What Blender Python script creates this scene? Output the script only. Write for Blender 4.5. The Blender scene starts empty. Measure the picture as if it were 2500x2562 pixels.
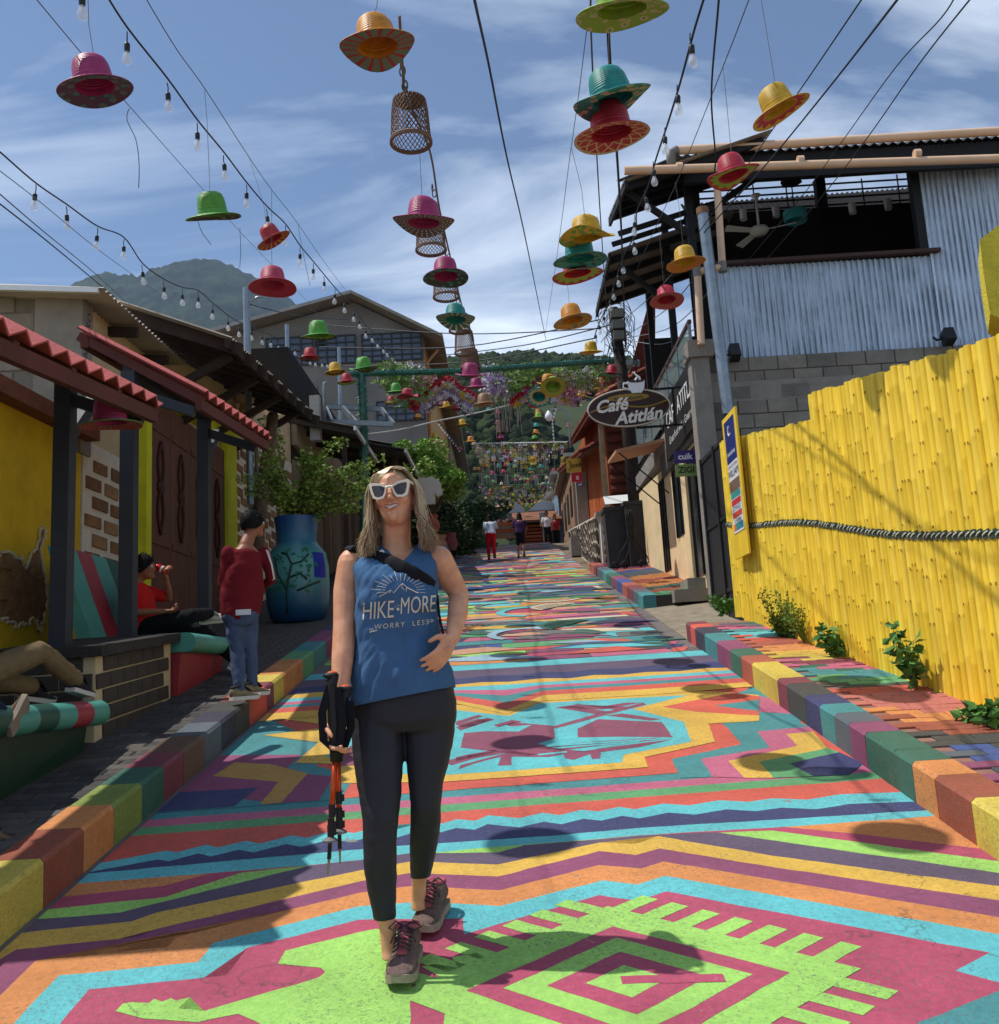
import bpy, bmesh, math, random
from mathutils import Vector as V, Matrix, noise
from mathutils.bvhtree import BVHTree
random.seed(7)
rnd = random.uniform
sc = bpy.context.scene
COL = sc.collection
# ------------------------------------------------------------------ camera, sky, sun, exposure
FPX, TH, RO, HC = 2400.0, math.radians(9.6), math.radians(3.2), 1.54   # focal length in px of a 2500 px wide frame, pitch, roll, height
S = math.tan(math.radians(9.9))                                        # the street climbs away from the camera
CAM = V((0, 0, HC))
FW = V((0, math.cos(TH), math.sin(TH))); U0 = V((0, -math.sin(TH), math.cos(TH))); X0 = V((1, 0, 0))
RT = math.cos(RO) * X0 - math.sin(RO) * U0
UP = math.cos(RO) * U0 + math.sin(RO) * X0
cd = bpy.data.cameras.new('camera'); cam = bpy.data.objects.new('camera', cd); COL.objects.link(cam)
cd.sensor_fit = 'HORIZONTAL'; cd.sensor_width = 36; cd.lens = 36 * FPX / 2500; cd.clip_start = 0.05; cd.clip_end = 9000
m = Matrix((RT, UP, -FW)).transposed().to_4x4(); m.translation = CAM; cam.matrix_world = m
sc.camera = cam
SUN_EL, SUN_AZ = math.radians(62), math.radians(5)   # sun from the left of the street, a touch in front of the camera
SUND = V((-math.cos(SUN_EL) * math.cos(SUN_AZ), math.cos(SUN_EL) * math.sin(SUN_AZ), math.sin(SUN_EL)))
world = bpy.data.worlds.new('World'); sc.world = world; world.use_nodes = True
nt = world.node_tree; nt.nodes.clear(); N = nt.nodes.new; L = nt.links.new
sky = N('ShaderNodeTexSky'); sky.sky_type = 'NISHITA'; sky.sun_disc = False
sky.sun_elevation = SUN_EL; sky.sun_rotation = math.radians(-90) + SUN_AZ; sky.altitude = 1500; sky.air_density = 1.0; sky.dust_density = 0.6; sky.ozone_density = 2.2
bg = N('ShaderNodeBackground'); bg.inputs[1].default_value = 0.135
wo = N('ShaderNodeOutputWorld')
tc = N('ShaderNodeTexCoord'); sep = N('ShaderNodeSeparateXYZ'); L(tc.outputs['Generated'], sep.inputs[0])
mx = N('ShaderNodeMath'); mx.operation = 'MAXIMUM'; mx.inputs[1].default_value = 0.0; L(sep.outputs[2], mx.inputs[0])
ad = N('ShaderNodeMath'); ad.operation = 'ADD'; ad.inputs[1].default_value = 0.16; L(mx.outputs[0], ad.inputs[0])
dv = N('ShaderNodeVectorMath'); dv.operation = 'DIVIDE'; L(tc.outputs['Generated'], dv.inputs[0])
cb = N('ShaderNodeCombineXYZ'); L(ad.outputs[0], cb.inputs[0]); L(ad.outputs[0], cb.inputs[1]); cb.inputs[2].default_value = 1.0; L(cb.outputs[0], dv.inputs[1])
mp = N('ShaderNodeMapping'); mp.inputs['Rotation'].default_value = (0, 0, math.radians(28)); mp.inputs['Scale'].default_value = (0.75, 1.7, 0.0); L(dv.outputs[0], mp.inputs[0])
n1 = N('ShaderNodeTexNoise'); n1.inputs['Scale'].default_value = 1.15; n1.inputs['Detail'].default_value = 9; n1.inputs['Roughness'].default_value = 0.56; n1.inputs['Distortion'].default_value = 0.55
L(mp.outputs[0], n1.inputs['Vector'])
rp = N('ShaderNodeValToRGB'); rp.color_ramp.elements[0].position = 0.45; rp.color_ramp.elements[1].position = 0.70
rp.color_ramp.elements[0].color = (0, 0, 0, 1); rp.color_ramp.elements[1].color = (.8, .8, .8, 1); L(n1.outputs[0], rp.inputs[0])
mix = N('ShaderNodeMix'); mix.data_type = 'RGBA'; L(rp.outputs[0], mix.inputs[0]); L(sky.outputs[0], mix.inputs[6]); mix.inputs[7].default_value = (8.6, 9.5, 10.6, 1)
L(mix.outputs[2], bg.inputs[0]); L(bg.outputs[0], wo.inputs[0])
sd = bpy.data.lights.new('sun', 'SUN'); sd.energy = 4.5; sd.angle = math.radians(0.53); sd.color = (1, 0.955, 0.88)
sun = bpy.data.objects.new('sun', sd); COL.objects.link(sun); sun.rotation_euler = SUND.to_track_quat('Z', 'Y').to_euler()
sc.view_settings.view_transform = 'Standard'; sc.view_settings.look = 'None'; sc.view_settings.exposure = 0.0; sc.view_settings.gamma = 1.0
sc.view_settings.use_curve_mapping = False
sc.render.engine = 'CYCLES'
sc.cycles.max_bounces = 8; sc.cycles.diffuse_bounces = 3; sc.cycles.glossy_bounces = 3; sc.cycles.transmission_bounces = 6; sc.cycles.transparent_max_bounces = 10
sc.cycles.use_denoising = True; sc.cycles.sample_clamp_indirect = 6

# ------------------------------------------------------------------ measuring: photograph pixel -> place
def ray(x, y): return FW + (x - 1250) / FPX * RT - (y - 1281) / FPX * UP
def P(x, y, Y): d = ray(x, y); return CAM + d * (Y / d.y)              # on the upright plane at distance Y
def PX(x, y, X): d = ray(x, y); return CAM + d * (X / d.x)             # on the upright plane beside the street
def G(x, y, h=0.0): d = ray(x, y); return CAM + d * ((h - HC) / (d.z - S * d.y))   # on the street, h above it
def gz(y, h=0.0): return S * y + h

# ------------------------------------------------------------------ materials
def lin(c): return tuple((v / 255 / 12.92) if v <= 10 else ((v / 255 + .055) / 1.055) ** 2.4 for v in c)
MATS = {}
def newmat(name):
    m = bpy.data.materials.new(name); m.use_nodes = True; MATS[name] = m
    t = m.node_tree; return m, t, t.nodes['Principled BSDF']
def mat(name, col, rough=.8, var=.18, scale=6.0, bump=0.0, bscale=60.0, metal=0.0, spec=.25, wear=None, grime=0.0, stretch=None, coord='pos'):
    """base colour with patchy value variation, optional worn flecks (colour, amount, scale) and fine relief"""
    if name in MATS: return MATS[name]
    m, t, b = newmat(name); n = t.nodes.new; l = t.links.new
    if coord == 'pos': co = n('ShaderNodeNewGeometry').outputs['Position']
    else: co = n('ShaderNodeTexCoord').outputs['Object']
    if stretch:
        mp = n('ShaderNodeMapping'); mp.inputs['Scale'].default_value = stretch; l(co, mp.inputs[0]); co = mp.outputs[0]
    nz = n('ShaderNodeTexNoise'); nz.inputs['Scale'].default_value = scale; nz.inputs['Detail'].default_value = 6; nz.inputs['Roughness'].default_value = .65; l(co, nz.inputs['Vector'])
    mr = n('ShaderNodeMapRange'); mr.inputs[1].default_value = .3; mr.inputs[2].default_value = .7; mr.inputs[3].default_value = 1 - var; mr.inputs[4].default_value = 1 + var * .7; l(nz.outputs[0], mr.inputs[0])
    mu = n('ShaderNodeMix'); mu.data_type = 'RGBA'; mu.blend_type = 'MULTIPLY'; mu.inputs[0].default_value = 1; mu.inputs[6].default_value = (*col, 1); l(mr.outputs[0], mu.inputs[7])
    out = mu.outputs[2]
    if wear:
        wc, amt, ws = wear
        w = n('ShaderNodeTexNoise'); w.inputs['Scale'].default_value = ws; w.inputs['Detail'].default_value = 8; w.inputs['Roughness'].default_value = .72; l(co, w.inputs['Vector'])
        r = n('ShaderNodeMapRange'); r.inputs[1].default_value = .70 - amt; r.inputs[2].default_value = .76 - amt; l(w.outputs[0], r.inputs[0])
        x = n('ShaderNodeMix'); x.data_type = 'RGBA'; l(r.outputs[0], x.inputs[0]); l(out, x.inputs[6]); x.inputs[7].default_value = (*wc, 1); out = x.outputs[2]
    l(out, b.inputs['Base Color'])
    b.inputs['Roughness'].default_value = rough; b.inputs['Metallic'].default_value = metal; b.inputs['Specular IOR Level'].default_value = spec
    if bump:
        bn = n('ShaderNodeTexNoise'); bn.inputs['Scale'].default_value = bscale; bn.inputs['Detail'].default_value = 5; l(co, bn.inputs['Vector'])
        bp = n('ShaderNodeBump'); bp.inputs['Strength'].default_value = bump; bp.inputs['Distance'].default_value = .02; l(bn.outputs[0], bp.inputs['Height']); l(bp.outputs[0], b.inputs['Normal'])
    return m
def paint(name, rgb):
    """road and kerb paint: scuffed, speckled, cracked"""
    nm = 'paint_' + name
    if nm in MATS: return MATS[nm]
    col = lin(rgb); g_ = sum(col) / 3; col = tuple((c * .86 + g_ * .14) * .88 for c in col)
    m, t, b = newmat(nm); n = t.nodes.new; l = t.links.new
    co = n('ShaderNodeNewGeometry').outputs['Position']
    def nzz(s, d=6, r=.65):
        q = n('ShaderNodeTexNoise'); q.inputs['Scale'].default_value = s; q.inputs['Detail'].default_value = d; q.inputs['Roughness'].default_value = r; l(co, q.inputs['Vector']); return q.outputs[0]
    def rng(s, a, c, lo, hi):
        q = n('ShaderNodeMapRange'); q.inputs[1].default_value = a; q.inputs[2].default_value = c; q.inputs[3].default_value = lo; q.inputs[4].default_value = hi; l(s, q.inputs[0]); return q.outputs[0]
    def mixc(f, a, c, mode='MIX'):
        q = n('ShaderNodeMix'); q.data_type = 'RGBA'; q.blend_type = mode
        if isinstance(f, float): q.inputs[0].default_value = f
        else: l(f, q.inputs[0])
        for i, v in ((6, a), (7, c)):
            if isinstance(v, tuple): q.inputs[i].default_value = (*v, 1)
            else: l(v, q.inputs[i])
        return q.outputs[2]
    def mul(a, c):
        q = n('ShaderNodeMath'); q.operation = 'MULTIPLY'; l(a, q.inputs[0]); l(c, q.inputs[1]); return q.outputs[0]
    c1 = mixc(1.0, col, rng(nzz(2.2), .3, .7, .80, 1.13), 'MULTIPLY')
    c1 = mixc(1.0, c1, rng(nzz(38, 4), .3, .7, .84, 1.10), 'MULTIPLY')
    area = rng(nzz(1.3, 3), .38, .6, .12, 1)                           # where feet and wheels have worn it
    fleck = rng(nzz(75, 6, .75), .53, .62, 0, .8)
    c2 = mixc(mul(area, fleck), c1, lin((96, 92, 86)))
    pale = rng(nzz(48, 7, .8), .60, .66, 0, .5)
    c3 = mixc(mul(rng(nzz(2.7, 3), .44, .64, .1, 1), pale), c2, lin((190, 182, 172)))
    gone = rng(nzz(3.4, 7, .7), .69, .705, 0, .9)
    c4 = mixc(gone, c3, lin((132, 128, 120)))
    vo = n('ShaderNodeTexVoronoi'); vo.feature = 'DISTANCE_TO_EDGE'; vo.inputs['Scale'].default_value = 1.1
    wv = n('ShaderNodeVectorMath'); wv.operation = 'MULTIPLY_ADD'; wn = n('ShaderNodeTexNoise'); wn.inputs['Scale'].default_value = 5; wn.inputs['Detail'].default_value = 5; l(co, wn.inputs['Vector'])
    l(wn.outputs['Color'], wv.inputs[0]); wv.inputs[1].default_value = (.35, .35, .35); l(co, wv.inputs[2]); l(wv.outputs[0], vo.inputs['Vector'])
    crk = mul(rng(vo.outputs[0], .0, .005, .6, 0), rng(nzz(.9, 2), .52, .62, 0, 1))
    c5 = mixc(crk, c4, lin((70, 66, 60)))
    l(c5, b.inputs['Base Color']); b.inputs['Roughness'].default_value = .72; b.inputs['Specular IOR Level'].default_value = .28
    bp = n('ShaderNodeBump'); bp.inputs['Strength'].default_value = .35; bp.inputs['Distance'].default_value = .012; l(nzz(90, 4), bp.inputs['Height']); l(bp.outputs[0], b.inputs['Normal'])
    return m
def plain(name, rgb, rough=.6, metal=0.0, spec=.4): return mat(name, lin(rgb), rough, .06, 20, 0, 60, metal, spec)
def glass(name, rgb=(255, 255, 255), rough=.02, alpha=.25):
    if name in MATS: return MATS[name]
    m, t, b = newmat(name); b.inputs['Base Color'].default_value = (*lin(rgb), 1); b.inputs['Roughness'].default_value = rough; b.inputs['Alpha'].default_value = alpha; b.inputs['Specular IOR Level'].default_value = .6
    return m

# ------------------------------------------------------------------ mesh collecting
class MB:
    def __init__(s): s.v = []; s.f = []; s.m = []
    def add(s, vs, fs, mi=0):
        o = len(s.v); s.v += [tuple(p) for p in vs]; s.f += [tuple(i + o for i in f) for f in fs]; s.m += [mi] * len(fs); return s
    def box(s, x0, x1, y0, y1, z0, z1, mi=0):
        return s.hexa([V((x, y, z)) for z in (z0, z1) for x, y in ((x0, y0), (x1, y0), (x1, y1), (x0, y1))], mi)
    def hexa(s, c, mi=0):   # 4 bottom corners then 4 top corners, both counter-clockwise from above
        return s.add(c, [(3, 2, 1, 0), (4, 5, 6, 7), (0, 1, 5, 4), (1, 2, 6, 5), (2, 3, 7, 6), (3, 0, 4, 7)], mi)
    def beam(s, p, q, w, h, up=V((0, 0, 1)), mi=0):
        p, q = V(p), V(q); d = (q - p).normalized(); a = d.cross(up)
        a = a.normalized() if a.length > 1e-6 else V((1, 0, 0)); u = a.cross(d).normalized(); a *= w / 2; u *= h / 2
        return s.hexa([p - a - u, p + a - u, q + a - u, q - a - u, p - a + u, p + a + u, q + a + u, q - a + u], mi)
    def tube(s, pts, r, n=6, mi=0, caps=True):
        pts = [V(p) for p in pts]; k = len(pts); rs = r if isinstance(r, (list, tuple)) else [r] * k
        t = (pts[1] - pts[0]).normalized(); a = t.orthogonal().normalized(); vs = []; o = []
        for i in range(k):
            tn = (pts[min(i + 1, k - 1)] - pts[max(i - 1, 0)])
            tn = tn.normalized() if tn.length > 1e-9 else t
            a = (a - tn * a.dot(tn)); a = a.normalized() if a.length > 1e-6 else tn.orthogonal().normalized(); b = tn.cross(a)
            for j in range(n): an = 2 * math.pi * j / n; vs.append(pts[i] + (a * math.cos(an) + b * math.sin(an)) * rs[i])
        fs = [(i * n + j, i * n + (j + 1) % n, (i + 1) * n + (j + 1) % n, (i + 1) * n + j) for i in range(k - 1) for j in range(n)]
        if caps: fs += [tuple(range(n - 1, -1, -1)), tuple(range((k - 1) * n, k * n))]
        return s.add(vs, fs, mi)
    def lathe(s, prof, n=24, c=(0, 0, 0), mi=0, cap=False, M=None, wob=None):
        c = V(c); vs = []
        for i, (r, z) in enumerate(prof):
            for j in range(n):
                a = 2 * math.pi * j / n; p = V((r * math.cos(a), r * math.sin(a), z))
                if wob: p = wob(p, r, a, i)
                vs.append((M @ p if M else p) + c)
        fs = [(i * n + j, i * n + (j + 1) % n, (i + 1) * n + (j + 1) % n, (i + 1) * n + j) for i in range(len(prof) - 1) for j in range(n)]
        if cap: fs += [tuple(range(n - 1, -1, -1)), tuple(range((len(prof) - 1) * n, len(prof) * n))]
        return s.add(vs, fs, mi)
    def prism(s, poly, ext, mi=0):
        poly = [V(p) for p in poly]; e = V(ext); n = len(poly)
        return s.add(poly + [p + e for p in poly], [tuple(range(n - 1, -1, -1)), tuple(range(n, 2 * n))] + [(i, (i + 1) % n, n + (i + 1) % n, n + i) for i in range(n)], mi)
    def quad(s, *p, mi=0): return s.add(p, [tuple(range(len(p)))], mi)
    def sheet(s, a, b, c, d, nu, amp, nv=1, mi=0, thick=.004):
        """corrugated sheet on the quad a b c d; ridges run from edge ab to edge dc, nu ridges between a and b"""
        a, b, c, d = V(a), V(b), V(c), V(d); nn = (b - a).cross(d - a).normalized(); k = nu * 4; vs = []
        for side in (0, 1):
            for j in range(nv + 1):
                for i in range(k + 1):
                    u, w = i / k, j / nv; p = a * (1 - u) * (1 - w) + b * u * (1 - w) + c * u * w + d * (1 - u) * w
                    vs.append(p + nn * (amp * math.sin(u * nu * 2 * math.pi) + side * thick))
        M_ = (k + 1) * (nv + 1); fs = []
        for j in range(nv):
            for i in range(k):
                q = j * (k + 1) + i; fs.append((q, q + k + 1, q + k + 2, q + 1)); fs.append((M_ + q, M_ + q + 1, M_ + q + k + 2, M_ + q + k + 1))
        for i in range(k):
            q = i; fs.append((q, q + 1, M_ + q + 1, M_ + q)); q = nv * (k + 1) + i; fs.append((q + 1, q, M_ + q, M_ + q + 1))
        return s.add(vs, fs, mi)
    def mesh(s, name, mats):
        me = bpy.data.meshes.new(name); me.from_pydata(s.v, [], s.f)
        for m in (mats if isinstance(mats, (list, tuple)) else [mats]): me.materials.append(m)
        if any(s.m): me.polygons.foreach_set('material_index', s.m)
        me.update(); return me
    def obj(s, name, mats, parent=None, smooth=False, sharp=None):
        me = s.mesh(name, mats)
        if smooth:
            me.shade_smooth()
            if sharp: me.set_sharp_from_angle(angle=math.radians(sharp))
        return link(name, me, parent)
def link(name, me, parent=None, loc=None):
    o = bpy.data.objects.new(name, me); COL.objects.link(o)
    if parent is not None: o.parent = parent; o.matrix_parent_inverse = Matrix.Translation(-parent.location) if not parent.get('_loc') else Matrix()
    if loc is not None: o.location = loc
    return o
def tag(o, label=None, cat=None, group=None, kind=None):
    if label: o['label'] = label
    if cat: o['category'] = cat
    if group: o['group'] = group
    if kind: o['kind'] = kind
    return o
def thing(name, label, cat, loc=(0, 0, 0), group=None):
    """an Empty at the thing's base; parts are built in world coordinates and parented to it"""
    o = bpy.data.objects.new(name, None); COL.objects.link(o); o.location = V(loc); o.empty_display_size = .2
    return tag(o, label, cat, group)
def struct(o): o['kind'] = 'structure'; return o
def sub(mb, name, mats, part, smooth=False, sharp=None):
    """a sub-part: child of a part that itself sits in world coordinates"""
    o = mb.obj(name, mats, None, smooth, sharp); o.parent = part; o.matrix_parent_inverse = Matrix(); return o
def mbox(*a): return MB().box(*a)
def mtube(*a, **k): return MB().tube(*a, **k)
def lerp(a, b, t): return a + (b - a) * t
WORK = bpy.data.scenes.new('workbench')          # an empty side scene: evaluates one object without the whole street
def evaluated(o):
    WORK.collection.objects.link(o); vl = WORK.view_layers[0]; vl.update(); me = bpy.data.meshes.new_from_object(o.evaluated_get(vl.depsgraph)); bpy.data.objects.remove(o); return me
def text_mesh(txt, size=1.0, shear=0.0, bold=0.0, align='CENTER', spacing=1.0, extr=0.0):
    cu = bpy.data.curves.new('text', 'FONT'); cu.body = txt; cu.size = size; cu.shear = shear; cu.offset = bold; cu.align_x = align; cu.align_y = 'CENTER'; cu.space_character = spacing; cu.extrude = extr; cu.resolution_u = 3
    o = bpy.data.objects.new('text', cu); me = evaluated(o); bpy.data.curves.remove(cu)
    return me
def put_text(name, txt, size, mt, parent, org, ex, ey, **k):
    """flat lettering on a plane: origin, writing direction, up direction"""
    me = text_mesh(txt, size, **k); ex = V(ex).normalized(); ey = V(ey); ey = (ey - ex * ey.dot(ex)).normalized(); en = ex.cross(ey)
    me.transform(Matrix((ex, ey, en)).transposed().to_4x4()); me.transform(Matrix.Translation(V(org)))
    me.materials.clear(); me.materials.append(mt)
    return link(name, me, parent)
# ------------------------------------------------------------------ the street
C_ = dict(lime=(163, 224, 92), magenta=(192, 68, 104), turq=(82, 198, 205), orange=(228, 142, 62), yellow=(232, 184, 48), plum=(152, 72, 112),
          dusk=(104, 86, 112), navy=(62, 68, 116), red=(222, 88, 66), green=(96, 172, 112), teal=(62, 148, 152), pink=(204, 96, 132), maroon=(150, 74, 102),
          cream=(226, 206, 170), grey=(120, 118, 114), sky=(150, 186, 204), peach=(214, 158, 120), forest=(58, 112, 92), ochre=(196, 150, 60), blue=(62, 92, 160), coal=(78, 78, 76))
PM = {k: paint(k, v) for k, v in C_.items()}
asphalt = mat('worn_concrete', lin((112, 106, 104)), .85, .25, 3, .5, 70, wear=(lin((150, 146, 140)), .06, 9))
CREST = 38.0
def road_z(y): return S * y if y < CREST else S * CREST + (y - CREST) * .02 - .0
mb = MB(); ys = [-6, 0, 4, 8, 12, 16, 20, 24, 28, 32, 36, 38, 42, 50, 70, 110]
for y0, y1 in zip(ys, ys[1:]):
    mb.quad((-1.93, y0, road_z(y0)), (1.93, y0, road_z(y0)), (1.93, y1, road_z(y1)), (-1.93, y1, road_z(y1)))
road = struct(mb.obj('road', asphalt))
LAYER = [0]
def area(name, col, pts, lay=1):
    """a painted shape lying on the road, given in street coordinates"""
    q = []
    for (xa, ya), (xb, yb) in zip(pts, pts[1:] + pts[:1]):
        n = max(1, min(40, int(math.hypot(xb - xa, yb - ya) / .07))) if ya < 9.5 else 1
        for k in range(n): u = k / n; w = .0045 if k else 0; x, y = xa + (xb - xa) * u, ya + (yb - ya) * u; q.append((x + w * noise.noise(V((x * 9, y * 9, 1))) * 1.6, y + w * noise.noise(V((x * 9, y * 9, 7))) * 1.6))
    pts = [(max(-1.9, min(1.9, x)), y) for x, y in q]
    me = bpy.data.meshes.new(name); bm = bmesh.new(); ws = [bm.verts.new((x, y, road_z(y) + .004 + .0006 * lay)) for x, y in pts]
    try: f = bm.faces.new(ws)
    except ValueError: bm.free(); return None
    bmesh.ops.triangulate(bm, faces=[f]); bmesh.ops.recalc_face_normals(bm, faces=bm.faces)
    if sum(f.normal.z * f.calc_area() for f in bm.faces) < 0: bmesh.ops.reverse_faces(bm, faces=bm.faces[:])
    bm.to_mesh(me); bm.free(); me.materials.append(PM[col]); return link(name, me, road)
def zig(x0, x1, y, amp, per, sl=.055, ph=0.0):
    out = []; x = x0; k = 0
    while x <= x1 + 1e-6:
        out.append((x, y + sl * x + (amp if k % 2 else -amp) * rnd(.7, 1.2))); x += per / 2 * rnd(.85, 1.15); k += 1
    out.append((x1, y + sl * x1)); return out
def ln(y, sl=.055): return [(-1.9, y - 1.9 * sl), (1.9, y + 1.9 * sl)]
def band(name, col, lo, hi, lay=1): return area(name, col, list(lo) + list(reversed(hi)), lay)
# chevron lines measured on the street, near to far
B0 = [(-1.9, 1.4), (1.9, 1.4)]
B1 = [(-1.9, 2.2), (-1.45, 2.35), (-1.44, 3.37), (-1.0, 3.41), (-.98, 3.61), (-.61, 3.79), (-.22, 3.75), (-.21, 3.62), (.3, 3.89), (.44, 3.82), (.56, 3.89), (1.49, 3.28), (1.33, 3.18), (1.42, 3.10), (1.9, 2.9)]
B2 = [(-1.9, 2.6), (-1.59, 2.8), (-1.59, 3.48), (-1.13, 3.52), (-1.12, 3.66), (-.63, 3.91), (-.37, 3.92), (-.08, 3.84), (.33, 4.03), (.46, 3.97), (.58, 4.04), (1.0, 3.77), (1.58, 3.40), (1.9, 3.2)]
B3 = [(-1.9, 3.05), (-1.73, 3.3), (-1.73, 3.60), (-1.28, 3.65), (-1.27, 3.73), (-.65, 4.04), (-.45, 4.08), (-.08, 3.99), (.33, 4.19), (.5, 4.13), (.6, 4.19), (1.65, 3.52), (1.9, 3.36)]
B4 = [(-1.9, 3.55), (-1.85, 3.70), (-1.42, 3.75), (-1.39, 3.80), (-.66, 4.16), (-.46, 4.22), (-.09, 4.13), (.35, 4.35), (.5, 4.28), (.61, 4.34), (1.02, 4.07), (1.72, 3.65), (1.9, 3.54)]
B5 = [(-1.9, 3.84), (-1.5, 3.89), (-1.43, 3.96), (-.68, 4.28), (-.47, 4.35), (-.09, 4.26), (.36, 4.45), (.52, 4.41), (.63, 4.49), (1.05, 4.19), (1.78, 3.77), (1.9, 3.70)]
B6 = [(-1.9, 3.96), (-1.58, 3.98), (-1.22, 4.19), (-.91, 4.37), (-.70, 4.40), (-.48, 4.45), (-.09, 4.40), (.03, 4.47), (.55, 4.51), (.89, 4.50), (1.84, 3.89), (1.9, 3.85)]
B7 = [(-1.9, 4.05), (-1.45, 4.11), (-1.2, 4.33), (-.91, 4.37), (-.22, 4.46), (.55, 4.51), (1.14, 4.48), (1.9, 4.00)]
B8 = [(-1.9, 4.17), (-1.5, 4.23), (-1.33, 4.345), (-.91, 4.372), (.55, 4.512), (1.2, 4.518), (1.45, 4.40), (1.9, 4.14)]
B9 = [(-1.9, 4.31), (-.91, 4.374), (-.22, 4.46), (.55, 4.514), (1.28, 4.52), (1.9, 4.55)]
B10 = [(-1.9, 4.42), (-1.2, 4.49), (-.56, 4.55), (.17, 4.57), (.56, 4.61), (1.9, 4.63)]
zn = [(-1.9, 4.44), (-1.64, 4.55), (-1.58, 4.52), (-1.47, 4.60), (-1.40, 4.55), (-1.29, 4.62), (-1.21, 4.57), (-1.08, 4.66), (-1.0, 4.61), (-.88, 4.69), (-.78, 4.64), (-.66, 4.71), (-.57, 4.66), (-.47, 4.73), (-.36, 4.70), (-.29, 4.75), (-.2, 4.71), (-.14, 4.78), (.01, 4.71), (.13, 4.77), (.21, 4.72), (.32, 4.78), (.40, 4.74), (.51, 4.79), (.58, 4.74), (.73, 4.80), (.85, 4.75), (1.01, 4.80), (1.14, 4.75), (1.27, 4.78), (1.42, 4.73), (1.6, 4.78), (1.9, 4.76)]
zt = [(x, y + .13 + .012 * x) for x, y in zn]
for nm, col, lo, hi in (('chevron_band', 'magenta', B0, B1), ('chevron_band', 'turq', B1, B2), ('chevron_band', 'orange', B2, B3), ('chevron_band', 'plum', B3, B4), ('chevron_band', 'yellow', B4, B5),
                        ('chevron_band', 'dusk', B5, B6), ('chevron_band', 'lime', B6, B7), ('chevron_band', 'magenta', B7, B8), ('chevron_band', 'orange', B8, B9), ('straight_band', 'turq', B9, B10), ('zigzag_band', 'navy', B10, zn), ('zigzag_band', 'turq', zn, zt),
                        ('straight_band', 'red', zt, ln(5.02, .065)), ('straight_band', 'green', ln(5.02, .065), ln(5.14, .065)), ('straight_band', 'pink', ln(5.14, .065), ln(5.26, .065)), ('straight_band', 'teal', ln(5.26, .065), ln(5.38, .07))):
    LAYER[0] += 1; band(nm, col, lo, hi, -LAYER[0] * .12)
# stepped frame round the bird panel
R0 = ln(5.38, .07)
R1 = [(-1.9, 5.25), (-1.9, 6.0), (-1.3, 6.05), (-1.28, 5.75), (-.95, 5.8), (-.93, 5.47), (-.41, 5.50), (.42, 5.59), (.77, 5.60), (.77, 5.82), (1.0, 5.9), (1.05, 6.25), (1.45, 6.3), (1.5, 6.55), (1.9, 6.6), (1.9, 5.52)]
area('bird_panel_border', 'red', R0 + [(1.9, 9.0), (-1.9, 8.8)], 1)
def tc(*p): return [tuple(G(1100 + .7326 * a, 1500 + .7326 * b)[:2]) for a, b in p]
def td(*p): return [tuple(G(1650 + .804 * a, 1350 + .804 * b)[:2]) for a, b in p]
for i, (col, pl) in enumerate((('teal', ((215, 590), (440, 572), (480, 540), (330, 455), (270, 470), (130, 520))), ('pink', ((180, 522), (300, 488), (380, 500), (420, 545), (250, 535))), ('teal', ((65, 745), (40, 685), (255, 640), (215, 590), (440, 572), (470, 585), (305, 600), (345, 650), (130, 685), (165, 742))), ('pink', ((165, 742), (130, 685), (345, 650), (305, 600), (470, 585), (480, 600), (395, 608), (430, 645), (215, 692), (265, 745))),
                                  ('yellow', ((265, 745), (215, 692), (430, 645), (395, 608), (480, 600), (525, 652), (310, 695), (355, 745))), ('green', ((355, 745), (310, 695), (525, 652), (560, 665), (405, 700), (480, 740))), ('navy', ((480, 740), (405, 700), (560, 665), (640, 700), (590, 735))))): area('bird_panel_border', col, td(*pl), 2 + i * .3)
area('bird_panel_border', 'teal', [(-.93, 5.3), (-1.9, 5.24), (-1.9, 8.8), (-1.6, 8.8), (-1.75, 7.3), (-1.2, 6.5), (-1.2, 6.0), (-.93, 5.75)], 2)
area('bird_panel_border', 'plum', [(-1.05, 5.3), (-1.25, 5.29), (-1.9, 5.6), (-1.9, 6.4), (-1.35, 6.3), (-1.38, 5.9), (-1.05, 5.75)], 3)
area('bird_panel_border', 'ochre', [(-1.25, 5.29), (-1.36, 5.285), (-1.36, 5.7), (-1.8, 5.9), (-1.75, 6.2), (-1.5, 6.1), (-1.22, 5.85)], 4)
area('bird_panel_border', 'navy', [(-1.5, 5.28), (-1.9, 5.25), (-1.9, 5.6), (-1.45, 5.6)], 4)
k_ = .4727
def t8(*p): return [tuple(G(800 + a * k_, 1662 + b * k_)[:2]) for a, b in p]
def t9(*p): return [tuple(G(1600 + a * k_, 1662 + b * k_)[:2]) for a, b in p]
def t7(*p): return [tuple(G(a * k_, 1662 + b * k_)[:2]) for a, b in p]
def tb(*p): return [tuple(G(850 + .916 * a, 1700 + .916 * b)[:2]) for a, b in p]
Yo = tc((0, 628), (400, 600), (712, 577), (700, 543), (942, 490), (918, 428), (1092, 418), (1092, 330), (945, 318), (850, 316), (330, 343), (232, 386), (60, 362)) + [(-1.8, 7.45), (-1.25, 7.05), (-1.75, 6.9), (-1.3, 6.6), (-1.35, 6.1), (-1.04, 6.0), (-1.02, 5.60)]
Yi = tc((0, 605), (300, 585), (625, 560), (630, 535), (860, 490), (835, 422), (660, 377), (850, 330), (560, 345), (340, 358), (238, 402), (60, 382)) + [(-1.2, 7.35), (-1.05, 7.0), (-1.1, 6.6), (-1.18, 6.2), (-.93, 6.12), (-.92, 5.80)]
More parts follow.
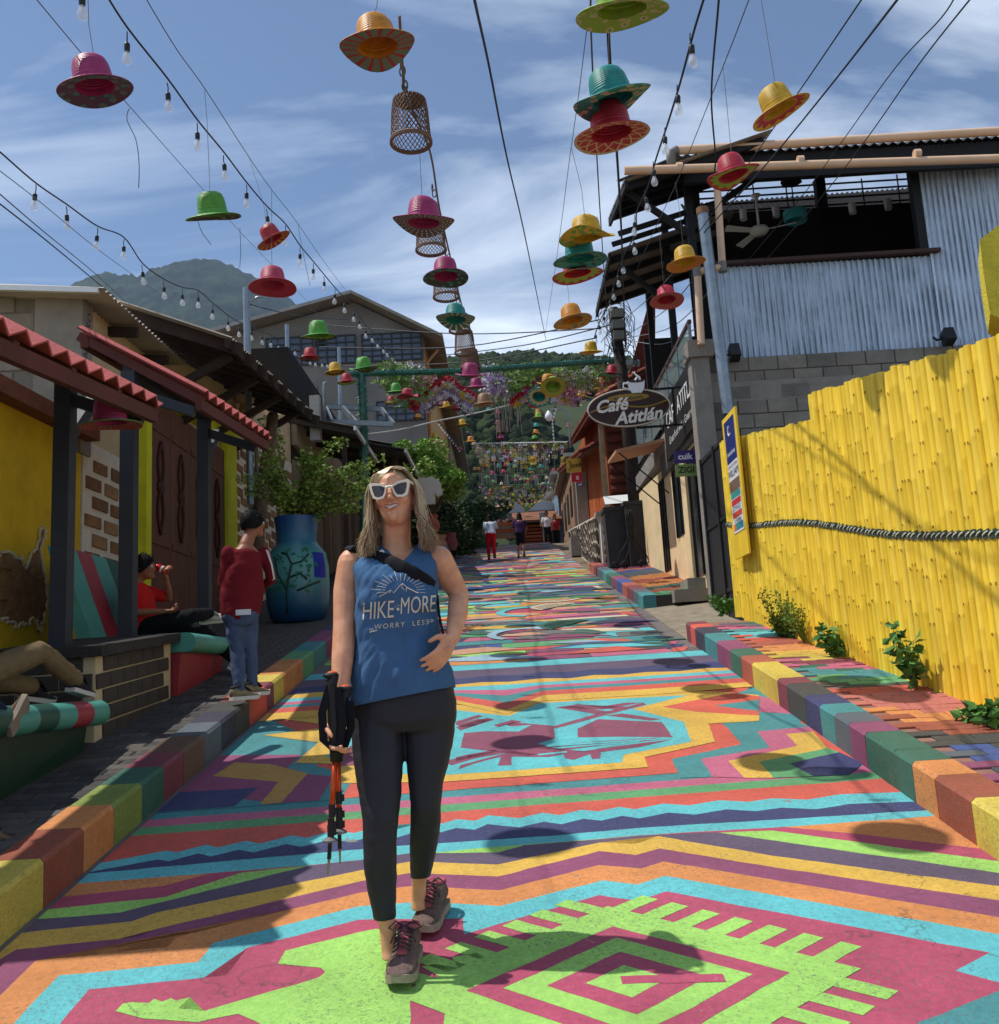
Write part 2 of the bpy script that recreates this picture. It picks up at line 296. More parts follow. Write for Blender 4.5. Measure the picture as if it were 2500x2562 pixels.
area('bird_panel_border', 'red', tc((760, 370), (1000, 322), (1092, 334), (1092, 400), (880, 388)), 6.5); area('bird_panel_border', 'teal', tc((940, 366), (1092, 345), (1092, 385)), 6.7)
area('bird_panel_border', 'yellow', Yo, 6); area('bird_panel', 'turq', Yi, 7)
for pl in (tb((330, 190), (340, 150), (400, 145), (470, 120), (585, 130), (588, 165), (540, 180), (620, 195), (715, 205), (712, 220), (690, 222), (684, 208), (640, 224), (616, 220), (612, 208), (572, 216), (470, 215), (470, 238), (432, 240), (440, 215), (365, 235), (325, 250), (330, 238), (455, 205)),
           tb((650, 138), (705, 112), (880, 120), (912, 162), (770, 160), (652, 162)), tb((582, 132), (700, 98), (830, 66), (838, 72), (715, 104), (590, 138)), tb((590, 80), (640, 76), (742, 92), (700, 98)), tb((640, 70), (700, 74), (790, 78), (752, 86)), tb((728, 102), (770, 96), (880, 112), (850, 116)),
           tb((318, 118), (380, 100), (392, 104), (318, 128)), tb((318, 134), (404, 108), (420, 112), (330, 143)), tb((420, 128), (470, 114), (500, 118), (440, 136)), tb((540, 186), (720, 172), (880, 168), (700, 186), (600, 194)), tb((318, 216), (420, 196), (440, 200), (318, 228)),
           tc((470, 524), (640, 502), (795, 482), (690, 508), (545, 528)), tc((330, 512), (560, 488), (760, 476), (600, 498), (420, 520)), tc((400, 372), (560, 380), (690, 356), (640, 356), (560, 368), (470, 362)), tc((60, 432), (130, 412), (190, 414), (80, 448)), tc((20, 556), (110, 534), (230, 518), (330, 534), (300, 540), (230, 528), (120, 548), (40, 572)),
           tb((-20, 240), (30, 185), (110, 180), (140, 236)), tb((150, 230), (190, 190), (230, 190), (240, 225))): area('bird_figure', 'maroon', pl, 8)
for pl in (tb((588, 142), (648, 135), (652, 166), (592, 168)), tb((400, 145), (455, 128), (470, 132), (525, 128), (490, 146)), tb((560, 184), (900, 163), (904, 166), (570, 188)), tb((580, 190), (820, 172), (820, 175), (600, 193)), tb((640, 198), (780, 178), (786, 180), (668, 200)), tb((540, 208), (620, 200), (622, 204), (545, 212))): area('bird_feather_line', 'turq', pl, 9)
# straight bands beyond the bird panel
yv = [7.72, 7.9, 8.02, 8.14, 8.27, 8.42, 8.72, 9.1, 9.4]
prev = [(-1.9, 7.35), (-.8, 7.5), (-.41, 7.59), (-.03, 7.12), (.26, 7.52), (1.1, 7.52), (1.9, 7.62)]
for i, (y, col) in enumerate(zip(yv, ('yellow', 'red', 'teal', 'pink', 'turq', 'yellow', 'navy', 'dusk', 'turq'))):
    dip = (.46, .38, .22, .1, .0)[i] if i < 5 else 0
    cur = [(-1.9, y - .1), (-.8, y - .03), (-.42, y), (-.03, y - dip), (.26, y + .01), (1.1, y + .03), (1.9, y + .08)] if i < 5 else (zig(-1.9, 1.9, y, .035, .5, .03) if i < 7 else ln(y, .04))
    area('straight_band', col, prev + list(reversed(cur)), 10); prev = cur
# lime figures of the near panel
area('lime_figure', 'lime', t7((1990, 1408), (1904, 1425), (1510, 1525), (1470, 1595), (1700, 1615), (1722, 1640), (1690, 1665), (1080, 1845), (945, 1830), (1005, 1772), (930, 1790), (905, 1776), (860, 1795), (815, 1780), (790, 1802), (700, 1798), (650, 1805), (612, 1845), (760, 1885), (1050, 1904), (1130, 1885), (1260, 1860), (1420, 1935), (1500, 2300), (2140, 2300), (2195, 1510), (2110, 1425)), 2)
area('lime_figure', 'lime', t8((700, 1560), (830, 1535), (880, 1560), (1040, 1550), (820, 1600), (900, 1700), (880, 1904), (860, 2300), (600, 2300), (690, 1690), (540, 1610), (600, 1595), (730, 1612)), 2)
DC = V((.72, 2.98))
def ringd(rx, ry, dx=0, dy=0): return [(DC.x + dx - rx, DC.y + dy), (DC.x + dx, DC.y + dy - ry), (DC.x + dx + rx, DC.y + dy), (DC.x + dx, DC.y + dy + ry)]
DC = V(((G(1600 - 60 * k_, 1662 + 1690 * k_)).x, G(1600 - 60 * k_, 1662 + 1690 * k_).y))
for i, (r, col) in enumerate(((.72, 'lime'), (.50, 'magenta'), (.385, 'lime'), (.25, 'magenta'), (.13, 'lime'))):
    area('diamond_ring', col, ringd(r * 1.02, r * .78), 3 + i)
area('diamond_ring', 'magenta', [(DC.x - .02, DC.y - .02), (DC.x + .3, DC.y - .04), (DC.x + .3, DC.y + .01), (DC.x - .02, DC.y + .03)], 8)
for i in range(7):   # comb teeth along the diamond's far sides and near sides
    for sx in (1, -1):
        for sy in (1, -1):
            t = (i + .35) / 7.2; bx = DC.x + sx * .70 * t * 1.02; by = DC.y + sy * .78 * .70 * (1 - t)
            if sx < 0 and sy < 0 and i > 3: continue
            ex, ey = sx * .135, sy * .10
            w = .022
            area('comb_tooth', 'lime', [(bx - w * sx * 1.2, by + w * sy), (bx + w * sx * 1.2, by - w * sy), (bx + ex + w * sx * 1.2, by + ey - w * sy), (bx + ex - w * sx * 1.2, by + ey + w * sy)], 2)
area('chevron_band', 'teal', [(1.9, 2.95), (1.40, 3.05), (1.10, 2.91), (.9, 2.7), (1.9, 2.2)], 2)
# mosaic of painted patches further up the hill
cols = list(C_); wts = dict(lime=.7, grey=1.6, forest=1.6, coal=.8, cream=.5, sky=.5)
mb = MB(); y = 9.46; W_ = [wts.get(c, 1) for c in cols]
rl = [(-1.9, 9.44 - .076), (1.9, 9.44 + .076)]
def shift(x, y): return y + .04 * x
while y < 37.6:
    h = rnd(.10, .30) * (1 + y / 40); xs = [-1.9 + rnd(0, .25)]
    while xs[-1] < 1.75: xs.append(xs[-1] + rnd(.18, 1.1))
    xs[-1] = 1.74 if y < 20 else 1.9
    for a, b in zip(xs, xs[1:]):
        sk = rnd(-.12, .12); y2 = y + h * rnd(.8, 1.0)
        vs = [(a, shift(a, y)), (b, shift(b, y + rnd(-.02, .02))), (b + sk, shift(b, y2)), (a + sk * rnd(.3, 1), shift(a, y2))]
        vs = [V((max(-1.9, min(1.9, px)), py, road_z(py) + .004)) for px, py in vs]
        mb.quad(*vs, mi=random.choices(range(len(cols)), W_)[0])
    y += h
tag(mb.obj('mosaic_patch', [PM[c] for c in cols], road), kind='stuff')
for i in range(130):   # wedges and long slivers that break up the rows
    y0 = 9.7 + 14 * rnd(0, 1) ** 1.3; x0 = rnd(-1.85, 1.2); w = rnd(.35, 1.5); h = rnd(.1, .42); sl = rnd(-.25, .25)
    top = [(x0 + w * u, y0 + sl * u + h * math.sin(math.pi * u ** rnd(.6, 1.4))) for u in (1, .85, .7, .5, .3, .15, 0)]
    area('painted_sliver', random.choices(cols, W_)[0], [(x0, y0), (x0 + w * .5, y0 + sl * .5 - h * rnd(0, .3)), (x0 + w, y0 + sl)] + top[1:-1], 3 + i * .1)
for i in range(46):   # sweeping curves painted across the mosaic
    y0 = 10.6 + i * .58 + rnd(0, .3); xc = rnd(-1.2, 1.2); r = rnd(.25, .6); w = rnd(.05, .13); a0 = rnd(0, 3.1); a1 = a0 + rnd(1.5, 3.6); n = 14
    A = [(xc + r * math.cos(lerp(a0, a1, j / n)), y0 + r * rnd(.98, 1.02) * 1.2 * math.sin(lerp(a0, a1, j / n))) for j in range(n + 1)]
    B = [(xc + (r - w) * math.cos(lerp(a0, a1, j / n)), y0 + (r - w) * 1.2 * math.sin(lerp(a0, a1, j / n))) for j in range(n + 1)]
    if min(p[1] for p in A + B) < 9.6 or max(p[1] for p in A) > 37.5: continue
    area('painted_curve', random.choice(cols), A + B[::-1], 17 + i * .1)
# ------------------------------------------------------------------ terrain under everything, left pavement and kerb
earth = mat('packed_earth', lin((120, 104, 84)), .95, .3, 1.5, .4, 20)
mb = MB()
for (x0, x1, e) in ((-60, -1.9, -.06), (1.9, 60, -.06)):
    for y0, y1 in zip(ys, ys[1:]): mb.quad((x0, y0, road_z(y0) + e), (x1, y0, road_z(y0) + e), (x1, y1, road_z(y1) + e), (x0, y1, road_z(y1) + e))
mb.quad((-60, -6, road_z(-6) - .3), (60, -6, road_z(-6) - .3), (60, 110, road_z(110) - 12), (-60, 110, road_z(110) - 12))
struct(mb.obj('ground', earth))
HS = .19                                            # pavement height above the street
joint_dark = mat('joint_mortar', lin((70, 66, 60)), .95, .2, 20)
mb = MB()
for y0, y1 in zip(ys, ys[1:]):
    mb.hexa([V((-4.05, y0, road_z(y0) - .1)), V((-2.14, y0, road_z(y0) - .1)), V((-2.14, y1, road_z(y1) - .1)), V((-4.05, y1, road_z(y1) - .1)),
             V((-4.05, y0, road_z(y0) + HS - .012)), V((-2.14, y0, road_z(y0) + HS - .012)), V((-2.14, y1, road_z(y1) + HS - .012)), V((-4.05, y1, road_z(y1) + HS - .012))])
paveL = struct(mb.obj('pavement_left', mat('dark_paving_bed', lin((60, 57, 55)), .9, .25, 4, .4, 40)))
def chip_box(sx, sy, sz, c=.006):
    """a small block with chamfered top edges, centred, top at z = 0"""
    b = MB(); x, y = sx / 2, sy / 2
    lo = [V((-x, -y, -sz)), V((x, -y, -sz)), V((x, y, -sz)), V((-x, y, -sz))]; mi = [V((a.x, a.y, -c)) for a in lo]; up = [V((a.x - math.copysign(c, a.x), a.y - math.copysign(c, a.y), 0)) for a in lo]
    fs = []
    for r in range(2):
        for j in range(4): fs.append((r * 4 + j, r * 4 + (j + 1) % 4, r * 4 + 4 + (j + 1) % 4, r * 4 + 4 + j))
    fs.append((8, 9, 10, 11)); return b.add(lo + mi + up, fs)
SLOPE_R = math.atan(S)
CYC = Matrix(((0, 0, 1, 0), (1, 0, 0, 0), (0, 1, 0, 0), (0, 0, 0, 1)))   # flat piece -> upright on a wall that faces the street
pav_m = [mat('grey_paver_%d' % i, lin(c), .85, .25, 9, .5, 60) for i, c in enumerate(((84, 79, 76), (74, 71, 69), (94, 88, 83), (68, 66, 64)))]
pav_me = [chip_box(.19, .094, .03).mesh('paver', m) for m in pav_m]
rest = MB(); cnt = 0
for r in range(0, 130):
    y = 3.3 + r * .1
    for c in range(0, 10):
        x = -2.14 - .1 - c * .2 + (.1 if r % 2 else 0)
        if x < -3.95: continue
        z = S * y + HS
        near = cnt < 290 and x > -3.3 and y < 8.6 and not (x < -2.5 and y < 7.6 and y > 6.0) and not (x < -2.45 and y < 6.1)
        if near:
            o = link('paver', random.choice(pav_me), paveL, (x + rnd(-.003, .003), y, z + rnd(-.003, .002))); o.rotation_euler = (SLOPE_R + rnd(-.012, .012), rnd(-.012, .012), rnd(-.02, .02)); cnt += 1
        else:
            rest.hexa([V((x - .094, y - .046, z - .03 - S * .046)), V((x + .094, y - .046, z - .03 - S * .046)), V((x + .094, y + .046, z - .03 + S * .046)), V((x - .094, y + .046, z - .03 + S * .046)),
                       V((x - .094, y - .046, z - S * .046)), V((x + .094, y - .046, z - S * .046)), V((x + .094, y + .046, z + S * .046)), V((x - .094, y + .046, z + S * .046))])
tag(rest.obj('paver_rows', pav_m[0], paveL), kind='stuff')
def kerb(name, xs, cols, y_edges, top, parent_label, side):
    base = struct(bpy.data.objects.new(name, None)); COL.objects.link(base); base.location = (xs[0], y_edges[0], gz(y_edges[0]))
    for i, (y0, y1) in enumerate(zip(y_edges, y_edges[1:])):
        x0, x1 = min(xs), max(xs); c = .018; b = MB(); t0, t1 = gz(y0, top), gz(y1, top); g = .0015
        y0 += g; y1 -= g
        inn = x1 if side < 0 else x0; out = x0 if side < 0 else x1; ci = inn - c if side < 0 else inn + c
        sec = [(out, -.15), (inn, -.15), (inn + (.012 if side < 0 else -.012) * 0, top - c), (ci, top), (out, top)]
        if side > 0: sec = sec[::-1]
        ring0 = [V((x + rnd(-.002, .002), y0, gz(y0, h))) for x, h in sec]; ring1 = [V((x + rnd(-.002, .002), y1, gz(y1, h))) for x, h in sec]; n = 5
        b.add(ring0 + ring1, [tuple(range(n)), tuple(range(2 * n - 1, n - 1, -1))] + [((i2 + 1) % n, i2, n + i2, n + (i2 + 1) % n) for i2 in range(n)])
        b.obj('kerb_block', paint(cols[i % len(cols)], C_[cols[i % len(cols)]]), base)
C_.update(rust=(168, 84, 56), wine=(140, 64, 78), umber=(120, 92, 70), slate=(96, 108, 118), ink=(66, 64, 84), lemon=(222, 196, 56), olive=(140, 160, 62), brick=(188, 92, 66))
for k in ('rust', 'wine', 'umber', 'slate', 'ink', 'lemon', 'olive', 'brick'): PM[k] = paint(k, C_[k])
ye = [2.6] + [round(PX(x, y, -1.93).y, 2) for x, y in ((110, 2225), (210, 2150), (285, 2080), (355, 2020), (410, 1975), (460, 1930), (510, 1890), (555, 1850), (590, 1820), (625, 1790), (668, 1755), (685, 1735), (710, 1715), (758, 1675), (785, 1655))]
while ye[-1] < 38: ye.append(round(ye[-1] + rnd(.5, .9), 2))
kerb('kerb_left', (-2.15, -1.93), ['lemon', 'rust', 'orange', 'olive', 'forest', 'wine', 'umber', 'slate', 'ink', 'coal', 'red', 'wine', 'lemon', 'orange', 'green', 'teal', 'plum', 'navy', 'ochre'], ye, HS + .005, '', -1)

# ------------------------------------------------------------------ low yellow boundary wall with peeling plaster
XW = -4.0
ochre_wall = mat('ochre_yellow_plaster', lin((214, 176, 34)), .85, .22, 2.5, .35, 30, wear=(lin((150, 120, 40)), .03, 5), grime=.3)
adobe = mat('brown_adobe', lin((142, 104, 66)), .95, .35, 9, .9, 45)
t = thing('yellow_wall', 'ochre yellow plastered wall with a large patch of bare adobe behind the bench', 'wall', (XW, 6, gz(6)))
b = MB(); b.hexa([V((XW - .25, 1.0, gz(1) - .3)), V((XW, 1.0, gz(1) - .3)), V((XW, 9.0, gz(9) - .3)), V((XW - .25, 9.0, gz(9) - .3)), V((XW - .25, 1.0, 3.75)), V((XW, 1.0, 3.75)), V((XW, 9.0, 4.0)), V((XW - .25, 9.0, 4.0))])
b.obj('wall_body', ochre_wall, t)
pt = [(-60, 1390), (0, 1385), (25, 1383), (38, 1395), (52, 1392), (58, 1420), (66, 1410), (78, 1385), (88, 1370), (95, 1345), (104, 1318), (112, 1325), (108, 1350), (98, 1380), (104, 1420), (112, 1460), (116, 1500), (112, 1530), (104, 1560), (98, 1578), (90, 1555), (78, 1548), (66, 1566), (52, 1560), (40, 1575), (28, 1555), (14, 1552), (0, 1548), (-60, 1540)]
pw = [PX(x, y, XW + .004) for x, y in pt]
b = MB(); b.prism(pw, (.006, 0, 0)); o = b.obj('bare_adobe_patch', adobe, t)
b = MB()
for i in range(len(pw) - 1):
    p, q = pw[i], pw[i + 1]; n = 3
    b.tube([lerp(p, q, j / n) + V((rnd(.004, .012), rnd(-.02, .02), rnd(-.02, .02))) for j in range(n + 1)], .014, 5)
b.obj('broken_plaster_lip', mat('plaster_edge', lin((200, 186, 150)), .9, .3, 20, .5), t)
ab = chip_box(.34, .10, .03, .01); me = ab.mesh('adobe_brick', adobe); me.transform(CYC)
for r in range(5):
    for c in range(3):
        y = 6.55 + c * .40 + (r % 2) * .2; z = 2.26 + r * .125 + .0
        px = (y, z)
        if y > 8.2 or (r > 3 and c != 2): continue
        link('adobe_brick', me, t, (XW + .022 + rnd(-.006, .004), y, z))
b = MB(); b.beam((XW + .09, 1.0, 3.83), (XW + .09, 9.02, 4.05), .16, .14); b.obj('fascia_board', mat('rusty_fascia', lin((122, 72, 48)), .8, .3, 6, .3), t)
b = MB(); b.sheet((XW + .06, 1.0, 3.90), (XW + .06, 8.95, 4.12), (XW - 3.0, 8.95, 4.6), (XW - 3.0, 1.0, 4.4), 66, .016); b.obj('corrugated_roof', mat('weathered_tin', lin((176, 158, 116)), .55, .25, 3, .2, 30, .25, wear=(lin((110, 80, 56)), .04, 6)), t)

# ------------------------------------------------------------------ brick house with white joints, brown doors and tin roofs
white_mortar = mat('white_mortar', lin((218, 208, 192)), .9, .12, 8, .6, 50)
tan_plaster = mat('tan_plaster', lin((198, 174, 136)), .9, .15, 3, .3, 40)
block_grey = mat('concrete_block', lin((140, 132, 122)), .95, .2, 5, .8, 55)
cem = mat('bare_cement', lin((138, 132, 124)), .9, .22, 3, .5, 30)
t = house = thing('brick_house', 'house of brown bricks with thick white joints, brown plank doors and lime door frame', 'house', (XW, 13, gz(13)))
b = MB(); Y0, Y1 = 9.02, 18.2
b.hexa([V((XW - 5, Y0, 1.0)), V((XW, Y0, 1.0)), V((XW, Y1, 2.6)), V((XW - 5, Y1, 2.6)), V((XW - 5, Y0, 5.42)), V((XW, Y0, 5.38)), V((XW, Y1, 6.6)), V((XW - 5, Y1, 6.6))])
b.obj('wall', tan_plaster, t)
b = MB(); b.box(XW - .1, XW + .012, Y0 - .005, 10.42, 1.3, 4.02); b.obj('white_joint_field', white_mortar, t); b = MB(); b.hexa([V((XW - .1, 14.05, 2.2)), V((XW + .012, 14.05, 2.2)), V((XW + .012, Y1, 2.9)), V((XW - .1, Y1, 2.9)), V((XW - .1, 14.05, 5.35)), V((XW + .012, 14.05, 5.35)), V((XW + .012, Y1, 5.8)), V((XW - .1, Y1, 5.8))])
b.obj('white_joint_field', white_mortar, t)
brick_m = [mat('brown_brick_%d' % i, lin(c), .9, .28, 14, .7, 60) for i, c in enumerate(((150, 112, 78), (138, 100, 68), (158, 122, 88), (126, 92, 66)))]
bme = []
for m_ in brick_m:
    me = chip_box(1, 1, .03, .04).mesh('brick', m_); me.transform(Matrix.Diagonal((.36, .128, 1, 1))); me.transform(CYC); bme.append(me)
def bricks(y0, y1, zlo, zhi, seed):
    r = 0; z = zlo
    while z < zhi:
        y = y0 + (.24 if r % 2 else .40)
        while y < y1 - .1:
            sc_ = 1.0
            if y + .2 > y1: sc_ = .6
            o = link('brick', random.choice(bme), house, (XW + .030 + rnd(-.004, .004), y, z + rnd(-.006, .006))); o.scale = (1, sc_ * rnd(.92, 1.05), rnd(.92, 1.08)); o.rotation_euler = (rnd(-.02, .02), 0, 0)
            y += .435
        z += .187; r += 1
bricks(9.0, 10.45, 1.55, 3.98, 1)
for c in range(9):
    y = 14.3 + c * .435; r = 0; z = gz(y) + .35
    while z < 5.3 + (y - 14) * .1:
        o = link('brick', random.choice(bme), house, (XW + .030 + rnd(-.004, .004), y + (.2 if r % 2 else 0), z)); o.scale = (1, rnd(.9, 1.05), rnd(.92, 1.08)); z += .187; r += 1
wood_br = mat('brown_door_wood', lin((104, 68, 54)), .65, .25, 3, .15, 40, stretch=(6, 6, .6))
lime_fr = mat('lime_door_frame', lin((206, 206, 40)), .7, .15, 4, .2, 40)
fr = thing('house_doors', 'pair of tall brown plank doors with carved straps in a lime yellow frame', 'door', (XW, 12, gz(12)))
for i, (ya, yb) in enumerate(((10.58, 11.3), (11.3, 12.0), (12.0, 12.75), (12.75, 13.55))):
    b = MB(); b.box(XW + .012, XW + .06, ya + .006, yb - .006, 2.05, 4.95); lf = b.obj('door_leaf', wood_br, fr)
    for zz in (2.35, 3.22, 4.55): sub(mbox(XW + .06, XW + .075, ya + .05, yb - .05, zz, zz + .07), 'rail', wood_br, lf)
    b = MB(); yc = (ya + yb) / 2
    for s_ in (-1, 1):
        b.tube([V((XW + .075, yc + s_ * .09 * math.sin(u * math.pi * 2) * (1 if u < .5 else -1), 3.35 + u * 1.1)) for u in [k / 16 for k in range(17)]], .02, 5)
    b.box(XW + .06, XW + .09, yc - .09, yc + .09, 3.86, 3.96); sub(b, 'carved_strap', mat('dark_carving', lin((70, 38, 30)), .6, .2), lf, True)
b = MB(); b.box(XW + .012, XW + .10, 10.42, 10.58, 1.9, 5.10); b.box(XW + .012, XW + .10, 13.55, 14.05, 2.3, 5.2); b.obj('door_jamb', lime_fr, fr)
b = MB(); b.beam((XW + .06, 10.42, 5.03), (XW + .06, 14.05, 5.25), .14, .22); b.obj('door_lintel', lime_fr, fr)
# upper end wall of grey blocks, seen past the yellow wall
t = gw = thing('block_gable_wall', 'grey concrete block end wall of the upper storey above the yellow wall', 'wall', (XW - 2, 9, 4.5))
b = MB(); b.box(XW - 6, XW - .42, 8.93, 9.015, 3.9, 5.5); b.obj('mortar_bed', mat('grey_mortar', lin((120, 114, 106)), .95, .2, 8), t)
blk = chip_box(.385, .185, .05, .008); bm_ = blk.mesh('concrete_block', block_grey); bm_.transform(Matrix.Rotation(math.radians(90), 4, 'X'))
for r in range(8):
    for c in range(9):
        x = XW - .64 - c * .4 - (.2 if r % 2 else 0)
        o = link('concrete_block', bm_, t, (x, 8.912 + rnd(-.004, .004), 4.0 + r * .2))
b = MB(); b.box(XW - .43, XW + .04, 8.88, 9.12, 3.85, 5.42); b.obj('corner_column', cem, t)
ink = mat('black_graffiti', lin((36, 34, 34)), .8, .1)
for i, (s_, z, sz) in enumerate((('SOLO', 5.15, .12), ('NICA', 4.93, .10), ('6791', 5.0, .09), ('SR', 4.72, .13))):
    put_text('graffiti_mark', s_, sz, ink, t, (XW + .0425, 9.0, z), (0, .35, .94), (0, -.94, .35))
tin = mat('grey_tin_roof', lin((156, 150, 142)), .45, .22, 2.5, .15, 30, .45, wear=(lin((110, 84, 66)), .05, 5))
oldtin = mat('brown_old_tin', lin((142, 134, 120)), .6, .3, 2.5, .2, 30, .3, wear=(lin((96, 66, 48)), .08, 4))
timber = mat('dark_timber', lin((60, 48, 40)), .85, .3, 5, .3, 40)
rf = thing('tin_roof', 'grey corrugated tin roof with white scalloped eave over the block gable wall', 'roof', (XW, 9.5, 5.5))
b = MB(); e0 = P(285, 742, 8.85); b.sheet((e0.x, 8.6, e0.z - .02), (e0.x, 11.0, e0.z + .02), (XW - 6, 11.0, e0.z + .62), (XW - 6, 8.6, e0.z + .58), 26, .018); b.obj('tin_sheet', tin, rf)
b = MB(); b.beam((e0.x - .05, 8.62, e0.z - .03), (XW - 6, 8.62, e0.z + .52), .04, .05); b.obj('pale_verge_strip', plain('pale_metal_strip', (226, 226, 222), .4, .3), rf)
for y in (9.6, 10.5): b = MB(); b.beam((e0.x - .05, y, e0.z - .09), (XW - 3, y, e0.z + .2), .06, .1); b.obj('rafter', timber, rf)
lf = thing('lean_to_roof', 'deep overhanging roof of old brown tin sheets on dark timber rafters', 'roof', (XW, 12.5, 5.6))
A = V((-2.88, 10.2, 5.40)); B = V((-2.88, 15.1, 5.83)); up_ = V((-1.55, 0, .62))
b = MB(); b.sheet(A, B, B + up_, A + up_, 52, .018); b.obj('tin_sheet', oldtin, lf)
b = MB(); b.beam(A + V((-.05, 0, -.06)), B + V((-.05, 0, -.06)), .05, .1); b.obj('eave_beam', timber, lf)
for i in range(9):
    p = lerp(A, B, (i + .3) / 8.6); b = MB(); b.beam(p + V((.06, 0, -.1)), p + up_ + V((0, 0, -.12)), .08, .14); b.obj('rafter', timber, lf)
for i in range(4):
    y = 10.6 + i * 1.2; b = MB(); b.beam((XW, y, 4.75 + .09 * (y - 10)), (-3.0, y, 5.28 + .09 * (y - 10)), .07, .09); b.obj('brace', timber, lf)
for i, (x, y) in enumerate(((612, 1010), (690, 1060))):
    c = PX(x, y, -3.85); u = thing('wall_urn', 'small pale clay urn on a ledge under the tin eave, %s one' % ('nearer' if i == 0 else 'further'), 'urn', c - V((0, 0, .2)), 'urns under the eave')
    b = MB(); b.lathe([(.02, 0), (.16, .06), (.2, .14), (.17, .16), (.05, .10)], 14, c - V((0, 0, .02)), cap=True); b.lathe([(.07, 0), (.09, -.1), (.14, -.16), (.14, -.22)], 12, c, cap=True); b.obj('urn_body', mat('pale_clay', lin((206, 180, 146)), .9, .15), u, True, 40)

# ------------------------------------------------------------------ the two tiled bus-stop shelters
slate_p = mat('slate_blue_paint', lin((58, 61, 68)), .55, .15, 4, .15, 30)
redtile = mat('red_tile_sheet', lin((182, 92, 88)), .7, .22, 3, .25, 30, wear=(lin((120, 70, 62)), .05, 5))
redwood = mat('dark_red_beam', lin((96, 52, 44)), .7, .2, 4)
XE, XB = -2.28, -3.3
def shelter(label, y0, y1, ze0, ze1, posts, grp, XB=-3.3):
    t = thing('tiled_shelter', label, 'shelter', (-2.9, (y0 + y1) / 2, gz((y0 + y1) / 2)), grp)
    a, b_ = V((XE, y0, ze0)), V((XE, y1, ze1)); sl_ = .60 / 1.02; u = V((XB - XE, 0, sl_ * (XE - XB)))
    b = MB(); b.sheet(a, b_, b_ + u, a + u, int((y1 - y0) / .215), .030, 1, 0, .012); b.obj('tile_sheet', redtile, t)
    b = MB(); b.beam(a + V((-.05, .02, -.085)), b_ + V((-.05, -.02, -.085)), .05, .09); b.obj('eave_beam', redwood, t)
    b = MB(); b.beam(a + u * .95 + V((0, .02, -.08)), b_ + u * .95 + V((0, -.02, -.08)), .06, .1); b.obj('back_beam', redwood, t)
    k = 5
    for i in range(k):
        b = MB(); p = lerp(a, b_, (i + .1) / (k - .8)); b.beam(p + V((-.03, 0, -.06)), p + u + V((0, 0, -.06)), .05, .07); b.obj('rafter', redwood, t)
    for (py, ph) in posts:
        zt = lerp(ze0, ze1, (py - y0) / (y1 - y0)) + sl_ * (XE + 2.9) - .14
        b = MB(); b.box(-2.955, -2.845, py - .055, py + .055, gz(py) + ph, zt); b.obj('post', slate_p, t)
        b = MB(); b.beam((-2.9, py + .05, zt - .42), (-2.9, py + .42, zt - .06), .07, .08); b.obj('brace', slate_p, t)
        b = MB(); b.beam((-2.9, py, zt - .16), (-2.38, py, zt - .36), .06, .08); b.obj('bracket_arm', slate_p, t)
    zz = [lerp(ze0, ze1, (y - y0) / (y1 - y0)) + sl_ * (XE + 2.9) - .12 for y in (y0 + .05, y1 - .1)]
    b = MB(); b.beam((-2.9, y0 + .05, zz[0]), (-2.9, y1 - .1, zz[1]), .09, .11); b.obj('top_beam', slate_p, t)
    return t
shelter('red tiled shelter roof on slate posts over the green bench', 3.75, 6.38, 3.22, 3.50, ((4.0, HS), (6.27, .60)), 'red tiled shelters', -3.72)
shelter('red tiled shelter roof on slate posts over the boy in red', 7.3, 9.5, 3.86, 4.04, ((7.38, .62), (9.28, HS)), 'red tiled shelters')
# low brick pier between the benches
t = pier = thing('brick_pier', 'low pier of dark bricks with cream joints carrying two slate posts', 'pier', (-2.9, 6.8, gz(6.8)))
zt = 1.80; cream_j = mat('cream_joint', lin((206, 188, 150)), .9, .15, 10)
b = MB(); b.hexa([V((-3.3, 6.13, 1.0)), V((-2.612, 6.13, 1.0)), V((-2.612, 7.5, 1.3)), V((-3.3, 7.5, 1.3)), V((-3.3, 6.13, 1.79)), V((-2.612, 6.13, 1.79)), V((-2.612, 7.5, 1.93)), V((-3.3, 7.5, 1.93))]); b.obj('joint_bed', cream_j, t)
b = MB(); b.hexa([V((-3.36, 6.08, 1.79)), V((-2.55, 6.08, 1.79)), V((-2.55, 7.56, 1.93)), V((-3.36, 7.56, 1.93)), V((-3.36, 6.08, 1.86)), V((-2.55, 6.08, 1.86)), V((-2.55, 7.56, 2.0)), V((-3.36, 7.56, 2.0))]); b.obj('coping_slab', mat('dark_coping', lin((60, 56, 54)), .8, .3, 12, .6, 40), t)
dk = mat('dark_grey_brick', lin((76, 70, 63)), .85, .2, 9, .4)
me = chip_box(.205, .094, .03, .004).mesh('brick', dk); me.transform(CYC)
me2 = chip_box(.205, .094, .03, .004).mesh('brick', dk); me2.transform(Matrix.Rotation(math.radians(90), 4, 'X'))
for r in range(6):
    for c in range(7):
        y = 6.24 + c * .217 + (.108 if r % 2 else 0); z = 1.215 + r * .106 + (y - 6.2) * .1
        if y < 7.42: link('brick', me, t, (-2.597, y, z)).rotation_euler = (math.atan(.1), 0, 0)
    for c in range(4): link('brick', me2, t, (-2.73 - c * .217 + (.06 if r % 2 else 0) * -1, 6.115, 1.215 + r * .106))
